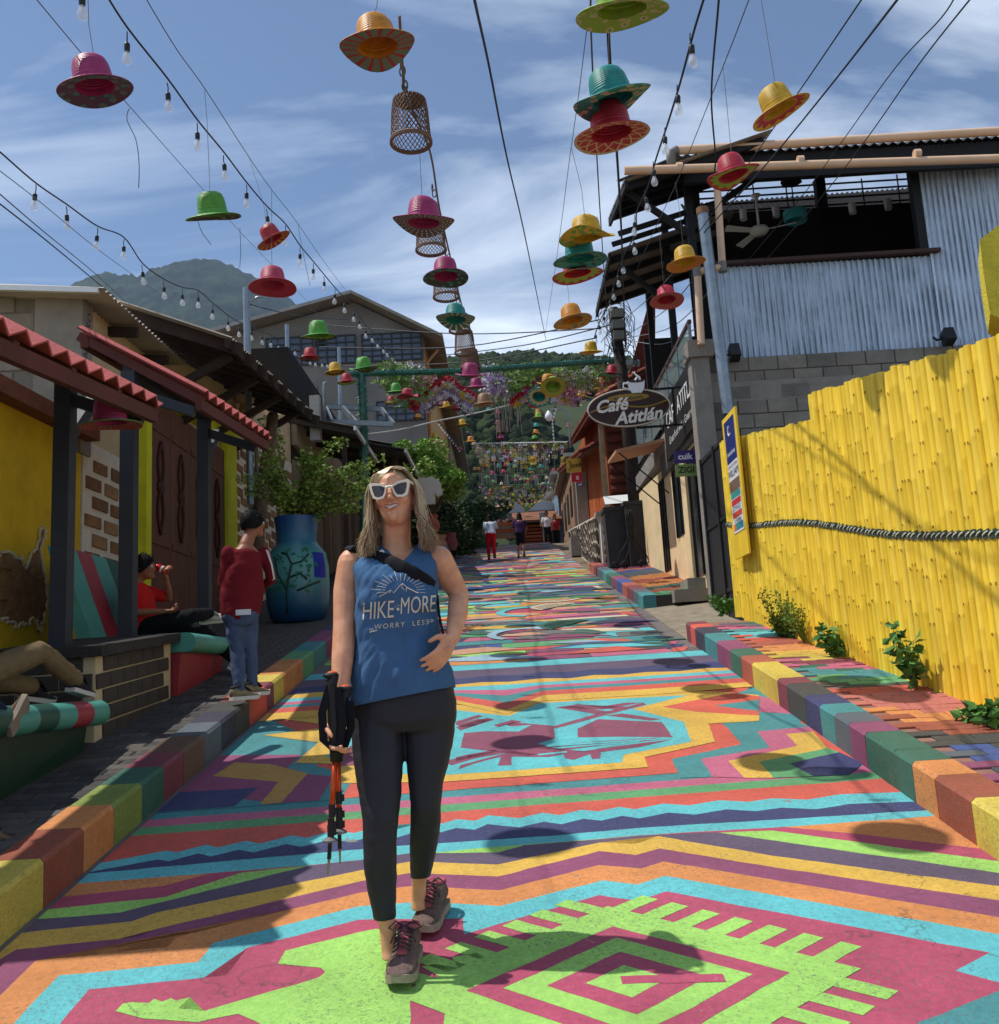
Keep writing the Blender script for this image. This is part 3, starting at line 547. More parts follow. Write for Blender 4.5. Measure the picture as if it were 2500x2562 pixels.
# benches
C_.update(benchteal=(80, 158, 142), benchgreen=(36, 84, 68), benchred=(160, 50, 60), benchdark=(24, 58, 42))
bp = {k: mat(k, lin(C_[k]), .45, .15, 6, .1, 40, spec=.5) for k in ('benchteal', 'benchgreen', 'benchred', 'benchdark')}
def bench(label, y0, y1, zs, stripes, basecol, backz):
    t = thing('concrete_bench', label, 'bench', (-2.9, (y0 + y1) / 2, gz((y0 + y1) / 2)), 'painted benches by the shelters')
    n = len(stripes); prof = []
    for k in range(9):
        a = math.pi * (-.5 + k / 8); prof.append((-2.50 + .07 * math.cos(a), zs - .075 + .075 * math.sin(a)))
    prof = [(-3.3, zs - .15)] + prof + [(-3.3, zs)]
    for i, c in enumerate(stripes):
        ya, yb = lerp(y0, y1, i / n), lerp(y0, y1, (i + 1) / n); m_ = len(prof)
        b = MB(); b.add([V((x, ya, z)) for x, z in prof] + [V((x, yb, z)) for x, z in prof], [tuple(range(m_)), tuple(range(2 * m_ - 1, m_ - 1, -1))] + [((j + 1) % m_, j, m_ + j, m_ + (j + 1) % m_) for j in range(m_)])
        b.obj('seat_stripe', bp[c], t, True, 50)
    b = MB(); b.hexa([V((-3.25, y0 + .03, gz(y0))), V((-2.6, y0 + .03, gz(y0))), V((-2.6, y1 - .03, gz(y1))), V((-3.25, y1 - .03, gz(y1))), V((-3.25, y0 + .03, zs - .153)), V((-2.56, y0 + .03, zs - .153)), V((-2.56, y1 - .03, zs - .153)), V((-3.25, y1 - .03, zs - .153))]); b.obj('bench_base', bp[basecol], t)
    for i, c in enumerate(('benchteal', 'benchred', 'benchteal', 'benchgreen')):
        ya, yb = lerp(y0, y1, i / 4), lerp(y0, y1, (i + 1) / 4); b = MB()
        b.hexa([V((-3.34, ya, zs - .08)), V((-3.22, ya, zs - .08)), V((-3.22, yb, zs - .08)), V((-3.34, yb, zs - .08)), V((-3.62, ya, zs + backz)), V((-3.52, ya, zs + backz)), V((-3.52, yb, zs + backz)), V((-3.62, yb, zs + backz))]); b.obj('backrest_panel', bp[c], t)
    return t
bench('green and teal striped bench with a dark green base in front of the brick pier', 3.3, 5.93, 1.52, ['benchgreen', 'benchteal'] * 3 + ['benchgreen', 'benchteal', 'benchgreen', 'benchteal', 'benchred', 'benchteal'], 'benchdark', .72)
bench('teal bench with a red striped slanted back where the boy in red sits', 7.55, 8.75, 2.0, ['benchteal', 'benchteal', 'benchteal', 'benchteal', 'benchteal', 'benchred'], 'benchred', .75)
# meter box, conduit, trunk
b = MB(); b.box(XW + .03, XW + .2, 15.0, 15.35, 4.35, 4.95); tag(b.obj('meter_box', plain('grey_box_paint', (120, 118, 110), .6)), 'grey electric meter box on the brick house wall', 'meter box')
b = MB(); b.tube([(XW + .1, 15.2, 4.35), (XW + .1, 15.2, 2.9)], .035, 8); b.tube([(XW + .1, 15.2, 4.95), (XW + .1, 15.2, 5.7)], .03, 8); tag(b.obj('wall_conduit', plain('grey_pipe', (118, 116, 112), .5), None, True), 'grey conduit pipe running up through the meter box', 'pipe')
# tree trunk beside the doors
tr = thing('slender_tree', 'slender mottled tree trunk growing beside the brown doors', 'tree', (-3.55, 13.6, gz(13.6, HS)))
pts = [V((-3.60, 13.55, gz(13.6, HS) - .05)), V((-3.58, 13.6, 3.2)), V((-3.52, 13.7, 3.9)), V((-3.42, 13.85, 4.6)), V((-3.36, 13.95, 5.2)), V((-3.34, 14.0, 5.6))]
b = MB(); b.tube([p + V((rnd(-.02, .02), rnd(-.02, .02), 0)) for p in pts], [.15, .12, .11, .10, .09, .08], 9); b.obj('trunk', mat('mottled_bark', lin((112, 92, 72)), .9, .4, 12, .8, 30), tr, True)
# ------------------------------------------------------------------ painted vase with a bush
t = thing('painted_vase', 'giant blue and turquoise vase painted with a leafy tree, planter beside the pavement', 'planter', (-2.69, 12.46, gz(12.46, HS)))
vz = gz(12.46, HS) - .02; vx, vy = -2.69, 12.5
prof = [(.27, 0), (.35, .06), (.40, .24), (.415, .48), (.41, .72), (.375, .9), (.285, 1.01), (.262, 1.05), (.265, 1.18), (.29, 1.38), (.26, 1.38), (.24, 1.2)]
def vase_mat():
    m, tt, bb = newmat('vase_glaze'); n = tt.nodes.new; l = tt.links.new; g = n('ShaderNodeNewGeometry'); sp = n('ShaderNodeSeparateXYZ'); l(g.outputs['Position'], sp.inputs[0])
    mr = n('ShaderNodeMapRange'); mr.inputs[1].default_value = vz; mr.inputs[2].default_value = vz + 1.4; l(sp.outputs[2], mr.inputs[0]); r = n('ShaderNodeValToRGB'); e = r.color_ramp.elements
    e[0].position = 0; e[0].color = (*lin((20, 58, 108)), 1); e[1].position = 1; e[1].color = (*lin((24, 70, 130)), 1)
    for p, c in ((.22, (34, 92, 120)), (.4, (76, 140, 140)), (.55, (80, 148, 142)), (.68, (60, 128, 134)), (.75, (44, 106, 132))): q = e.new(p); q.color = (*lin(c), 1)
    l(mr.outputs[0], r.inputs[0]); l(r.outputs[0], bb.inputs['Base Color']); bb.inputs['Roughness'].default_value = .35; return m
b = MB(); b.lathe(prof, 32, (vx, vy, vz)); vb = b.obj('vase_body', vase_mat(), t, True, 60)
bv = BVHTree.FromPolygons([V(x) for x in b.v], b.f)
def vpt(a, z):   # point on the vase surface by angle and height
    o_ = V((vx + 2 * math.sin(a), vy - 2 * math.cos(a), vz + z)); d_ = V((vx, vy, vz + z)) - o_; h = bv.ray_cast(o_, d_.normalized()); return (h[0] - d_.normalized() * .006) if h[0] else V((vx, vy, vz + z))
ptree = mat('painted_tree_green', lin((34, 66, 58)), .5, .1); pleaf = mat('painted_leaf_green', lin((46, 110, 84)), .5, .2)
b = MB()
for st in ([(-.15, .1), (-.12, .35), (-.05, .55), (.05, .72), (.35, .75), (.6, .85)], [(-.05, .55), (.3, .6), (.5, .52)], [(-.12, .4), (-.4, .6), (-.55, .8)], [(.05, .72), (-.1, .85), (-.3, .88)], [(.2, .38), (.6, .45), (.95, .5)]):
    b.tube([vpt(a, z) for a, z in st], .014, 5)
b.obj('painted_branch', ptree, t, True)
b = MB()
for i in range(70):
    a, z = rnd(-.9, .75), rnd(.38, .92); c = vpt(a, z); l_ = rnd(.04, .08); an = rnd(0, 6.3); d_ = vpt(a + .05, z) - c; ex = d_.normalized(); ey = V((0, 0, 1)); nn = ex.cross(ey)
    u_ = (ex * math.cos(an) + ey * math.sin(an)); w_ = (-ex * math.sin(an) + ey * math.cos(an)); b.quad(c - nn * -.004, c + u_ * l_ * .5 + w_ * l_ * .28, c + u_ * l_, c + u_ * l_ * .5 - w_ * l_ * .28)
tag(b.obj('painted_leaf', pleaf, t), kind='stuff')
b = MB(); b.add([vpt(.75 + .5 * i / 4, .55 + .33 * j / 4) for j in range(5) for i in range(5)], [(j * 5 + i, j * 5 + i + 1, j * 5 + i + 6, j * 5 + i + 5) for j in range(4) for i in range(4)]); b.obj('blue_painted_panel', mat('ultramarine_paint', lin((30, 44, 150)), .4), t)
# ------------------------------------------------------------------ foliage
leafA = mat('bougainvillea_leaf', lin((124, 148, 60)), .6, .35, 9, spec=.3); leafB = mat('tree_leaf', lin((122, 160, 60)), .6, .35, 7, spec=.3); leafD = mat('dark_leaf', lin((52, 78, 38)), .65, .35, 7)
bark = mat('brown_bark', lin((92, 74, 56)), .9, .3, 9, .6, 40)
def leaves(b, c, r, n, size, flat=1.0, mi=0, shell=.4):
    """leaf-sized folded faces spread through an uneven clump"""
    for _ in range(n):
        while True:
            d = V((rnd(-1, 1), rnd(-1, 1), rnd(-1, 1)))
            if .05 < d.length < 1: break
        d = d.normalized() * (d.length ** shell); p = V(c) + V((d.x * r[0], d.y * r[1], d.z * r[2]))
        u = V((rnd(-1, 1), rnd(-1, 1), rnd(-.6, .4))).normalized(); w = u.orthogonal().normalized(); w = (w * math.cos(rnd(0, 6.28)) + u.cross(w) * math.sin(rnd(0, 6.28))).normalized(); s = size * rnd(.6, 1.3); nn = u.cross(w) * s * .12
        b.add([p, p + u * s * .5 + w * s * .33 + nn, p + u * s, p + u * s * .5 - w * s * .33 + nn], [(0, 1, 2), (0, 2, 3)], mi)
def limb(b, p, q, r0, r1, n=6, k=5, wob=.06):
    p, q = V(p), V(q); L_ = (q - p).length; b.tube([lerp(p, q, i / k) + V((rnd(-1, 1), rnd(-1, 1), rnd(-1, 1))) * wob * L_ * (0 if i in (0, k) else 1) for i in range(k + 1)], [lerp(r0, r1, i / k) for i in range(k + 1)], n)
def tree(name, label, base, top, clumps, lm, lsz, ln_, cat='tree', grp=None, trunk=.1):
    t = thing(name, label, cat, base, grp); b = MB(); base = V(base); fork = lerp(base, V(top), .5); limb(b, base, fork, trunk, trunk * .7)
    for c, r in clumps: limb(b, fork, lerp(V(c), V(top), .1), trunk * .5, trunk * .12, 5)
    b.obj('trunk', bark, t, True); b = MB()
    tot = sum(r[0] * r[1] * r[2] for c, r in clumps) ** 1
    for c, r in clumps:
        n = max(30, int(ln_ * (r[0] * r[1] * r[2]) / tot))
        for k in range(5):
            o = V((rnd(-.6, .6) * r[0], rnd(-.6, .6) * r[1], rnd(-.6, .6) * r[2])); q = rnd(.4, .7); leaves(b, V(c) + o, (r[0] * q, r[1] * q, r[2] * q), n // 5, lsz)
    b.obj('crown', lm, t); return t
# bush in the painted vase: long arching shoots
t = thing('vase_bush', 'straggly sunlit bush with long arching shoots growing from the blue vase', 'bush', (vx, vy, vz + 1.3))
b = MB(); lb = MB()
for i in range(36):
    a = rnd(0, 6.28); out = rnd(.4, 1.15); hgt = rnd(.3, 1.05)
    tipx, tipy = math.cos(a) * out * (1.0 if math.cos(a) > 0 else .85), math.sin(a) * out * .7
    if i < 12: tipx, tipy, hgt = rnd(.7, 1.85), rnd(-.5, .2), rnd(.0, .75)
    pts = [V((vx, vy, vz + 1.3)) + V((tipx * u, tipy * u, hgt * (2.0 * u - 1.05 * u * u) * 1.0)) for u in (0, .25, .5, .75, 1)]
    b.tube(pts, [.014, .011, .008, .006, .003], 4)
    for u in [k / 12 for k in range(3, 13)]:
        p = pts[0] + V((tipx * u, tipy * u, hgt * (2.0 * u - 1.05 * u * u))); leaves(lb, p, (.085, .085, .08), 13, .06)
b.obj('stem', bark, t, True); lb.obj('crown', leafA, t)
# small creeper by the lean-to roof
t = thing('climbing_creeper', 'thin creeper with white flowers climbing the wall under the tin eave', 'creeper', (-3.5, 15.5, 4.2)); b = MB(); lb = MB()
for i in range(5):
    p = V((-3.6, 15.3 + i * .3, 4.0)); q = P(rnd(640, 730), rnd(1040, 1100), 15.2 + i * .3); limb(b, p, q, .012, .004, 4); [leaves(lb, lerp(p, q, u / 8), (.12, .12, .12), 22, .06) for u in range(2, 9)]
b.obj('stem', bark, t); lb.obj('crown', leafA, t)
# ------------------------------------------------------------------ right pavement, kerb, bamboo fence
def xf(y): return lerp(2.79, 2.55, (y - 5.4) / 5.2)         # line of the fence
mb = MB(); ye2 = [2.2, 4, 6, 8, 10.2]
for y0, y1 in zip(ye2, ye2[1:]):
    mb.hexa([V((2.1, y0, gz(y0) - .1)), V((xf(y0) + .2, y0, gz(y0) - .1)), V((xf(y1) + .2, y1, gz(y1) - .1)), V((2.1, y1, gz(y1) - .1)), V((2.1, y0, gz(y0, HS - .011))), V((xf(y0) + .2, y0, gz(y0, HS - .011))), V((xf(y1) + .2, y1, gz(y1, HS - .011))), V((2.1, y1, gz(y1, HS - .011)))])
paveR = struct(mb.obj('pavement_right', mat('paver_bed', lin((140, 104, 92)), .9, .25, 8)))
zones = ['ochre', 'red', 'teal', 'wine', 'plum', 'slate', 'blue', 'coal', 'coal', 'rust', 'orange', 'pink', 'brick', 'red', 'coal', 'green', 'teal', 'forest', 'pink', 'wine', 'lemon', 'yellow', 'orange', 'brick', 'red', 'turq', 'teal', 'pink', 'plum', 'slate', 'forest']
for k in ('salmon',): C_[k] = (206, 112, 100); PM[k] = paint(k, C_[k])
zones[11] = 'salmon'; zones[12] = 'salmon'
pme = {c: chip_box(.195, .0975, .03, .003).mesh('paver', PM[c]) for c in set(zones)}
rest = {c: MB() for c in set(zones)}; cnt = 0
for r in range(0, 66):
    y = 3.45 + r * .1
    for c in range(6):
        x = 2.205 + c * .2 + (.1 if r % 2 else 0)
        if x > xf(y) + .05: continue
        z = S * y + HS; q = (y - 3.4 + .45 * noise.noise(V((x * 1.3, y * .8, 3))) + .25 * (x - 2.4)) / 6.8 * len(zones)
        col = zones[int(max(0, min(len(zones) - 1, q + rnd(-.35, .35))))]
        if cnt < 295:
            o = link('paver', pme[col], paveR, (x + rnd(-.003, .003), y, z + rnd(-.003, .003))); o.rotation_euler = (SLOPE_R + rnd(-.015, .015), rnd(-.015, .015), rnd(-.02, .02)); cnt += 1
kc = ['lemon', 'rust', 'orange', 'forest', 'forest', 'plum', 'slate', 'teal', 'navy', 'coal', 'wine', 'lemon', 'brick', 'forest', 'plum', 'teal', 'ink', 'red']
kerb('kerb_right', (1.9, 2.1), ['wine', 'lemon'] + kc[1:], [2.2, 3.6, 4.17, 4.5, 4.74, 4.95, 5.32, 5.55, 5.79, 6.04, 6.32, 6.72, 6.93, 7.6, 7.94, 8.3, 8.8, 9.3, 9.75, 10.0, 10.2], HS + .006, '', 1)
# driveway at the gate, then the second stretch of pavement
mb = MB(); mb.hexa([V((1.9, 10.2, gz(10.2) - .1)), V((3.4, 10.2, gz(10.2) - .1)), V((3.4, 13.2, gz(13.2) - .1)), V((1.9, 13.2, gz(13.2) - .1)), V((1.9, 10.2, gz(10.2, .012))), V((3.4, 10.2, gz(10.2, .12))), V((3.4, 13.2, gz(13.2, .12))), V((1.9, 13.2, gz(13.2, .012)))])
struct(mb.obj('driveway', mat('dusty_paving', lin((140, 130, 112)), .95, .3, 6, .6, 30)))
mb = MB(); mb.hexa([V((2.08, 13.2, gz(13.2) - .1)), V((3.4, 13.2, gz(13.2) - .1)), V((3.4, 21, gz(21) - .1)), V((2.08, 21, gz(21) - .1)), V((2.08, 13.2, gz(13.2, HS - .012))), V((3.4, 13.2, gz(13.2, .25))), V((3.4, 21, gz(21, .25))), V((2.08, 21, gz(21, HS - .012)))])
pav2 = struct(mb.obj('pavement_cafe', joint_dark)); mbs = {}
for r in range(72):
    y = 13.26 + r * .1
    for c in range(6):
        x = 2.19 + c * .2 + (.1 if r % 2 else 0); q = (y + .5 * noise.noise(V((x * 1.5, y, 9)))); col = ['forest', 'green', 'brick', 'forest', 'orange', 'brick', 'orange', 'orange', 'slate', 'blue', 'salmon', 'plum', 'teal', 'brick', 'wine'][int((q - 12.7) * 2) % 15]
        z = S * y + HS + .06 * (x - 2.1); b = mbs.setdefault(col, MB())
        b.hexa([V((x - .094, y - .046, z - .03 - S * .046)), V((x + .094, y - .046, z - .03 - S * .046)), V((x + .094, y + .046, z - .03 + S * .046)), V((x - .094, y + .046, z - .03 + S * .046)), V((x - .094, y - .046, z - S * .046)), V((x + .094, y - .046, z - S * .046)), V((x + .094, y + .046, z + S * .046)), V((x - .094, y + .046, z + S * .046))])
for c, b in mbs.items(): tag(b.obj('paver_rows', PM[c], pav2), kind='stuff')
kerb('kerb_cafe', (1.9, 2.1), ['teal', 'slate', 'wine', 'brick', 'blue', 'plum', 'forest'], [13.2, 13.7, 14.2, 14.8, 15.4, 16.1, 16.8, 17.6, 18.4, 19.2, 20, 21], HS + .006, '', 1)
# ---- bamboo fence
t = fence = thing('bamboo_fence', 'tall fence of upright bamboo canes painted bright yellow with a dark green rope band', 'fence', (2.65, 8, gz(8, HS)))
byel = [mat('yellow_bamboo_%d' % i, lin(c), .5, .16, 5, .12, 40, spec=.35, stretch=(1, 1, .25), wear=(lin((196, 150, 40)), .01, 7)) for i, c in enumerate(((244, 209, 62), (238, 200, 54), (247, 214, 76)))]
nmark = mat('bamboo_node_stain', lin((160, 120, 36)), .6, .2); bandm = mat('dark_green_band', lin((66, 78, 66)), .7, .2, 20); tickm = mat('pale_rope_mark', lin((196, 200, 184)), .7, .1)
def cane_top(y): return (3.5 + (y - 7.85) * .18) if y > 7.87 else (3.72 - (7.85 - y) * .18)
y = 4.1; k = 0
while y < 10.62:
    d = rnd(.050, .072); r = d / 2; x = xf(y) + rnd(-.006, .006); z0 = gz(y, HS) - .03 + rnd(-.01, .03); z1 = cane_top(y) + rnd(-.014, .014); b = MB(); lean = rnd(-.007, .007); prof = []; marks = []
    z = z0; nxt = z0 + rnd(.1, .3); prof.append((r * 1.0, z0))
    while nxt < z1 - .06:
        prof += [(r * .98, nxt - .012), (r * 1.03, nxt), (r * .98, nxt + .012)]; marks.append(nxt); nxt += rnd(.24, .36)
    prof.append((r * .95, z1)); prof.append((r * .75, z1 + .001)); prof.append((r * .7, z1 - .05))
    def wob(p, rr, a, i): return V((p.x + lean * (p.z - z0), p.y + lean * .6 * (p.z - z0), p.z))
    b.lathe(prof, 9, (x, y, 0), wob=wob); o = b.obj('cane', byel[k % 3] if rnd(0, 1) < .8 else random.choice(byel), t, True, 50)
    b = MB(); zr = gz(y, 1.22) + .03 * math.sin(y * 1.7)
    rb = r + .004; hw = .027; lx = lean * (zr - z0)
    b.add([V((x + lx + rb * math.cos(a), y + lean * .6 * (zr - z0) + rb * math.sin(a), zr + s_ * hw + .006 * math.sin(a * 3 + k))) for s_ in (-1, 1) for a in [math.pi * (.45 + 1.1 * j / 8) for j in range(9)]], [(j + 1, j, 9 + j, 10 + j) for j in range(8)])
    ob = sub(b, 'rope_band', bandm, o)
    b = MB()
    b.tube([V((x + lx - (rb + .003) * math.cos(a), y - (rb + .003) * math.sin(a), zr + .022 * (1 if a > 0 else -1) * abs(a) ** 1.0 * .9)) for a in (-.7, -.2, .3, .8)], .005, 4); sub(b, 'rope_mark', tickm, o)
    b = MB()
    for mz in marks:
        if rnd(0, 1) < .5:
            a0 = math.pi + rnd(.0, .9)
            b.quad(*[V((x + lean * (mz - z0) + (r * 1.06 + .002) * math.cos(a0 + da), y + lean * .6 * (mz - z0) + (r * 1.06 + .002) * math.sin(a0 + da), mz + dz)) for da, dz in ((-.6, -.008), (-.6, .008), (.6, .008), (.6, -.008))])
    if b.f: sub(b, 'node_stain', nmark, o)
    y += d * 1.06; k += 1
# board that carries the poster, and the poster
b = MB(); yq = 10.05
q4 = [PX(1803, 1075, 2.50), PX(1852, 1068, 2.50)]; 
t = thing('poster_board', 'narrow yellow board standing above the far end of the bamboo fence', 'board', (2.5, 10.2, 2.2)); b = MB(); b.box(2.47, 2.49, 9.55, 10.15, 2.6, 4.12); b.obj('board_panel', byel[1], t)
t = thing('event_poster', 'tall blue and white event poster fixed to the yellow board', 'poster', (2.46, 9.85, 2.8))
ya, yb, z0, z1 = 10.05, 9.62, 2.86, 4.06
def pq(u0, u1, v0, v1, x=2.462): return [V((x, lerp(ya, yb, u0), lerp(z0, z1, v0))), V((x, lerp(ya, yb, u1), lerp(z0, z1, v0))), V((x, lerp(ya, yb, u1), lerp(z0, z1, v1))), V((x, lerp(ya, yb, u0), lerp(z0, z1, v1)))]
b = MB(); b.box(2.464, 2.470, yb, ya, z0, z1); b.obj('poster_sheet', plain('poster_paper', (222, 224, 226), .5), t)
for nm, c, r in (('blue_header', (30, 44, 110), (0, 1, .62, 1)), ('photo_strip', (120, 96, 80), (0, 1, .36, .46)), ('teal_box', (60, 150, 140), (.05, .95, .30, .355)), ('red_box', (196, 50, 54), (.05, .95, .24, .29)), ('red_strip', (206, 74, 60), (.05, .95, .13, .18)), ('footer_box', (50, 140, 150), (.3, .95, .02, .08)), ('orange_box', (220, 120, 50), (.05, .28, .02, .08))):
    b = MB(); b.quad(*pq(*r)); b.obj(nm, plain('poster_' + nm, c, .5), t)
wt = plain('white_print', (236, 236, 236), .5); bl = plain('navy_print', (28, 36, 84), .5)
for s_, v, sz, m_ in (('inversiones', .70, .075, wt), ('CONVOCATORIA', .585, .05, bl), ('WILLIAM', .52, .11, bl), ('DOMINGO', .21, .07, bl), ('10 DICIEMBRE', .10, .05, bl)):
    put_text('poster_lettering', s_, sz, m_, t, (2.460, (ya + yb) / 2, lerp(z0, z1, v)), (0, -1, 0), (0, 0, 1))
b = MB(); b.tube([V((2.459, 9.84 + .05 * math.sin(u), 3.93 + .05 * math.cos(u))) for u in [j * .5 for j in range(9)]], .008, 4); b.obj('poster_emblem', wt, t)
# gate, pillar, block wall
t = thing('metal_gate', 'narrow black sheet metal gate between the cement pillar and the yellow fence', 'gate', (2.62, 11.2, gz(11.2)))
gm = mat('black_gate_paint', lin((44, 44, 46)), .5, .2, 5)
b = MB(); b.box(2.66, 2.69, 10.7, 12.25, gz(11) + .12, 4.1); b.obj('gate_sheet', gm, t)
for yy in (10.72, 11.45, 12.2): b = MB(); b.box(2.63, 2.69, yy - .03, yy + .03, gz(yy) + .1, 4.35 if yy < 11 else 4.14); b.obj('gate_post', gm, t)
for zz in (2.35, 3.2, 4.08): b = MB(); b.box(2.645, 2.66, 10.7, 12.2, zz, zz + .05); b.obj('gate_rail', gm, t)
t = thing('cement_pillar', 'rough cement pillar with pale sunlit edge beside the black gate', 'pillar', (2.78, 12.4, gz(12.4)))
b = MB(); b.box(2.66, 2.9, 12.28, 12.55, gz(12.4) - .1, 5.55); b.obj('shaft', cem, t); b = MB(); b.box(2.62, 2.96, 12.22, 12.6, 5.551, 5.78); b.obj('cap_block', block_grey, t)
YB = 12.6
t = thing('grey_block_wall', 'grey concrete block wall rising behind the yellow bamboo fence', 'wall', (5, YB, 3))
b = MB(); b.box(2.9, 8.2, YB, YB + .12, 1.8, 5.62); b.obj('mortar_bed', mat('dark_mortar', lin((92, 88, 84)), .95, .2, 8), t)
wall_blk = [mat('wall_block_%d' % i, lin(c), .95, .22, 4, .7, 55) for i, c in enumerate(((128, 122, 114), (118, 113, 106), (136, 130, 120)))]
wme = []
for m_ in wall_blk: me = chip_box(.388, .188, .05, .006).mesh('concrete_block', m_); me.transform(Matrix.Rotation(math.radians(90), 4, 'X')); wme.append(me)
for r in range(12):
    for c in range(13):
        x = 3.1 + c * .4 + (.2 if r % 2 else 0); z = 3.32 + r * .2
        if x < 8: link('concrete_block', random.choice(wme), t, (x, YB - .018 + rnd(-.003, .003), z))
# corrugated building
t = corb = thing('corrugated_building', 'upper storey clad in pale blue corrugated metal with a long open window', 'building', (5.5, YB, 5.5))
bluetin = mat('blue_grey_corrugated', lin((206, 220, 234)), .42, .30, 3, .12, 20, .25, spec=.5, stretch=(10, 10, .22), wear=(lin((62, 76, 92)), .13, 9))  # dark upright streaks: grime, plus rib shade painted into the colour
YC = YB + .06; zb = 5.62
wbl, wbr, wtr, wtl = P(1815, 675, YC), P(2325, 635, YC), P(2290, 415, YC), P(1800, 470, YC)
x0 = P(1785, 760, YC).x; xw = wbr.x; zw0 = (wbl.z + wbr.z) / 2; zt = P(2400, 360, YC).z
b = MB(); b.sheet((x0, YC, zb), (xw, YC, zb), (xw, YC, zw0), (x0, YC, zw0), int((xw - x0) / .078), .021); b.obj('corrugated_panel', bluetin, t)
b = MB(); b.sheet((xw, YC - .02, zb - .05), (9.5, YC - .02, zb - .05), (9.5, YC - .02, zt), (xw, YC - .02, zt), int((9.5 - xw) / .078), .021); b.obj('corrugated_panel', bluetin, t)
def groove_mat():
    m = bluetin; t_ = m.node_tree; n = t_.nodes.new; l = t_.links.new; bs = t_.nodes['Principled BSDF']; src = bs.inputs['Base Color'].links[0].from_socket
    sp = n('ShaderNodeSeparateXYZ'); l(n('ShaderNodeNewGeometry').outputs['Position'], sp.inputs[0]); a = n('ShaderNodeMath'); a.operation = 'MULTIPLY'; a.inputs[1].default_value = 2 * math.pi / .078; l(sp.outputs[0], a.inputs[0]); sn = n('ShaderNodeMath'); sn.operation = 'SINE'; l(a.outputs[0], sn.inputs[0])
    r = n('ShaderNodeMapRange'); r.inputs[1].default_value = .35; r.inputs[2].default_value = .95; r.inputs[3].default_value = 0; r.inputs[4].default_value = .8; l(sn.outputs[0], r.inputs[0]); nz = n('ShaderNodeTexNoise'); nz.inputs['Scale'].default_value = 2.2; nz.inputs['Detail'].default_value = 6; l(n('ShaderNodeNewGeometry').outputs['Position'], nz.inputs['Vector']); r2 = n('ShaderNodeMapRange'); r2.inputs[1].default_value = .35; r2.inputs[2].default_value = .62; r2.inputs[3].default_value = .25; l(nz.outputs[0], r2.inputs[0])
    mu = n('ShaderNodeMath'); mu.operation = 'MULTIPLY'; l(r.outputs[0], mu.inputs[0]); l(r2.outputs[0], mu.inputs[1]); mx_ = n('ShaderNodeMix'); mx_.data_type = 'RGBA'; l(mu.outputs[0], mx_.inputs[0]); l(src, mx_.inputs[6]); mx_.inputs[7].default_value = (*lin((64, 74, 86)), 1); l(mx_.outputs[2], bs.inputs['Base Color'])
groove_mat()                                        # shade of the valleys painted into the sheet's colour as dark lines
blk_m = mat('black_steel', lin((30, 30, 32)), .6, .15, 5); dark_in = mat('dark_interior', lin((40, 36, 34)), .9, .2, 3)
b = MB(); b.beam((x0 - .1, YC - .06, zw0 + .03), (xw + .12, YC - .06, zw0 + .05), .1, .05); b.obj('window_sill', mat('rusty_sill', lin((70, 50, 44)), .7, .2), t)
b = MB(); b.box(xw - .12, xw + .02, YC - .02, YC + .1, zw0, zt - .1); b.obj('window_post', blk_m, t)
# interior box, open to the back under a pale sheet
YI = YC + 2.6; ZI = P(2000, 522, YI).z; ZJ = P(2000, 440, YI).z
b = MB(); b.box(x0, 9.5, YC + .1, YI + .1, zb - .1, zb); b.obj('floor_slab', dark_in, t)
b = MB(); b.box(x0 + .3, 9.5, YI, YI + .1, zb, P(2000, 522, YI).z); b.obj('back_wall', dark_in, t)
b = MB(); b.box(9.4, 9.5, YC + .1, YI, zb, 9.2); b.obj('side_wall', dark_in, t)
zi0 = P(2000, 520, YI).z; zi1 = P(2000, 455, YI).z
pale, t_, b_ = newmat('translucent_sheet'); tb = t_.nodes.new('ShaderNodeBsdfTranslucent'); tb.inputs[0].default_value = (.55, .57, .62, 1); t_.links.new(tb.outputs[0], t_.nodes['Material Output'].inputs[0])
b = MB(); b.sheet((x0 + .6, YI + .5, ZI - .1), (9.4, YI + .5, ZI), (9.4, YI + 1.6, ZJ + .5), (x0 + .6, YI + 1.6, ZJ + .4), 60, .02); tag(b.obj('pale_roof_sheet', pale), 'pale corrugated roof sheet seen through the dark upper room', 'roof')
b = MB()
for i in range(6): b.beam((x0 + .6, YI + .3, ZI + .04 + i * .13), (9.4, YI + .3, ZI + .08 + i * .13), .025, .025)
tag(b.obj('window_bars', blk_m, t), kind='stuff')
for xx in (x0 + 2.55, x0 + .4, 9.0): b = MB(); b.box(xx, xx + .16, YI - .1, YI + .05, zb, ZJ - .1); b.obj('steel_column', blk_m, t)
# main roof
rt = thing('corrugated_roof', 'dark corrugated roof with a cream gutter pipe above the open upper room', 'roof', (5.5, 14, 9))
ru = P(1690, 384, 12.3); rur = P(2500, 325, 12.3)
b = MB(); b.sheet((ru.x, 12.3, ru.z - .04), (10.5, 12.3, ru.z - .02), (10.5, 18, ru.z + 2.7), (ru.x, 18, ru.z + 2.7), 60, .02); b.obj('roof_sheet', mat('dark_tin', lin((58, 56, 54)), .6, .2, 4, .1, 20, .3), rt)
b = MB()
for i in range(4): b.beam((ru.x, 12.5 + i * 1.3, ru.z - .08 + i * .62), (10.4, 12.5 + i * 1.3, ru.z - .08 + i * .62), .06, .12)
tag(b.obj('purlin', blk_m, rt), kind='stuff')
b = MB(); b.box(ru.x + .1, 9.5, 12.34, 12.42, ru.z - .42, ru.z - .06); b.obj('dark_fascia', blk_m, rt)
pvc = mat('cream_pvc', lin((222, 184, 150)), .4, .1, 3, spec=.5); pvcg = plain('grey_pvc_joint', (120, 116, 110), .5)
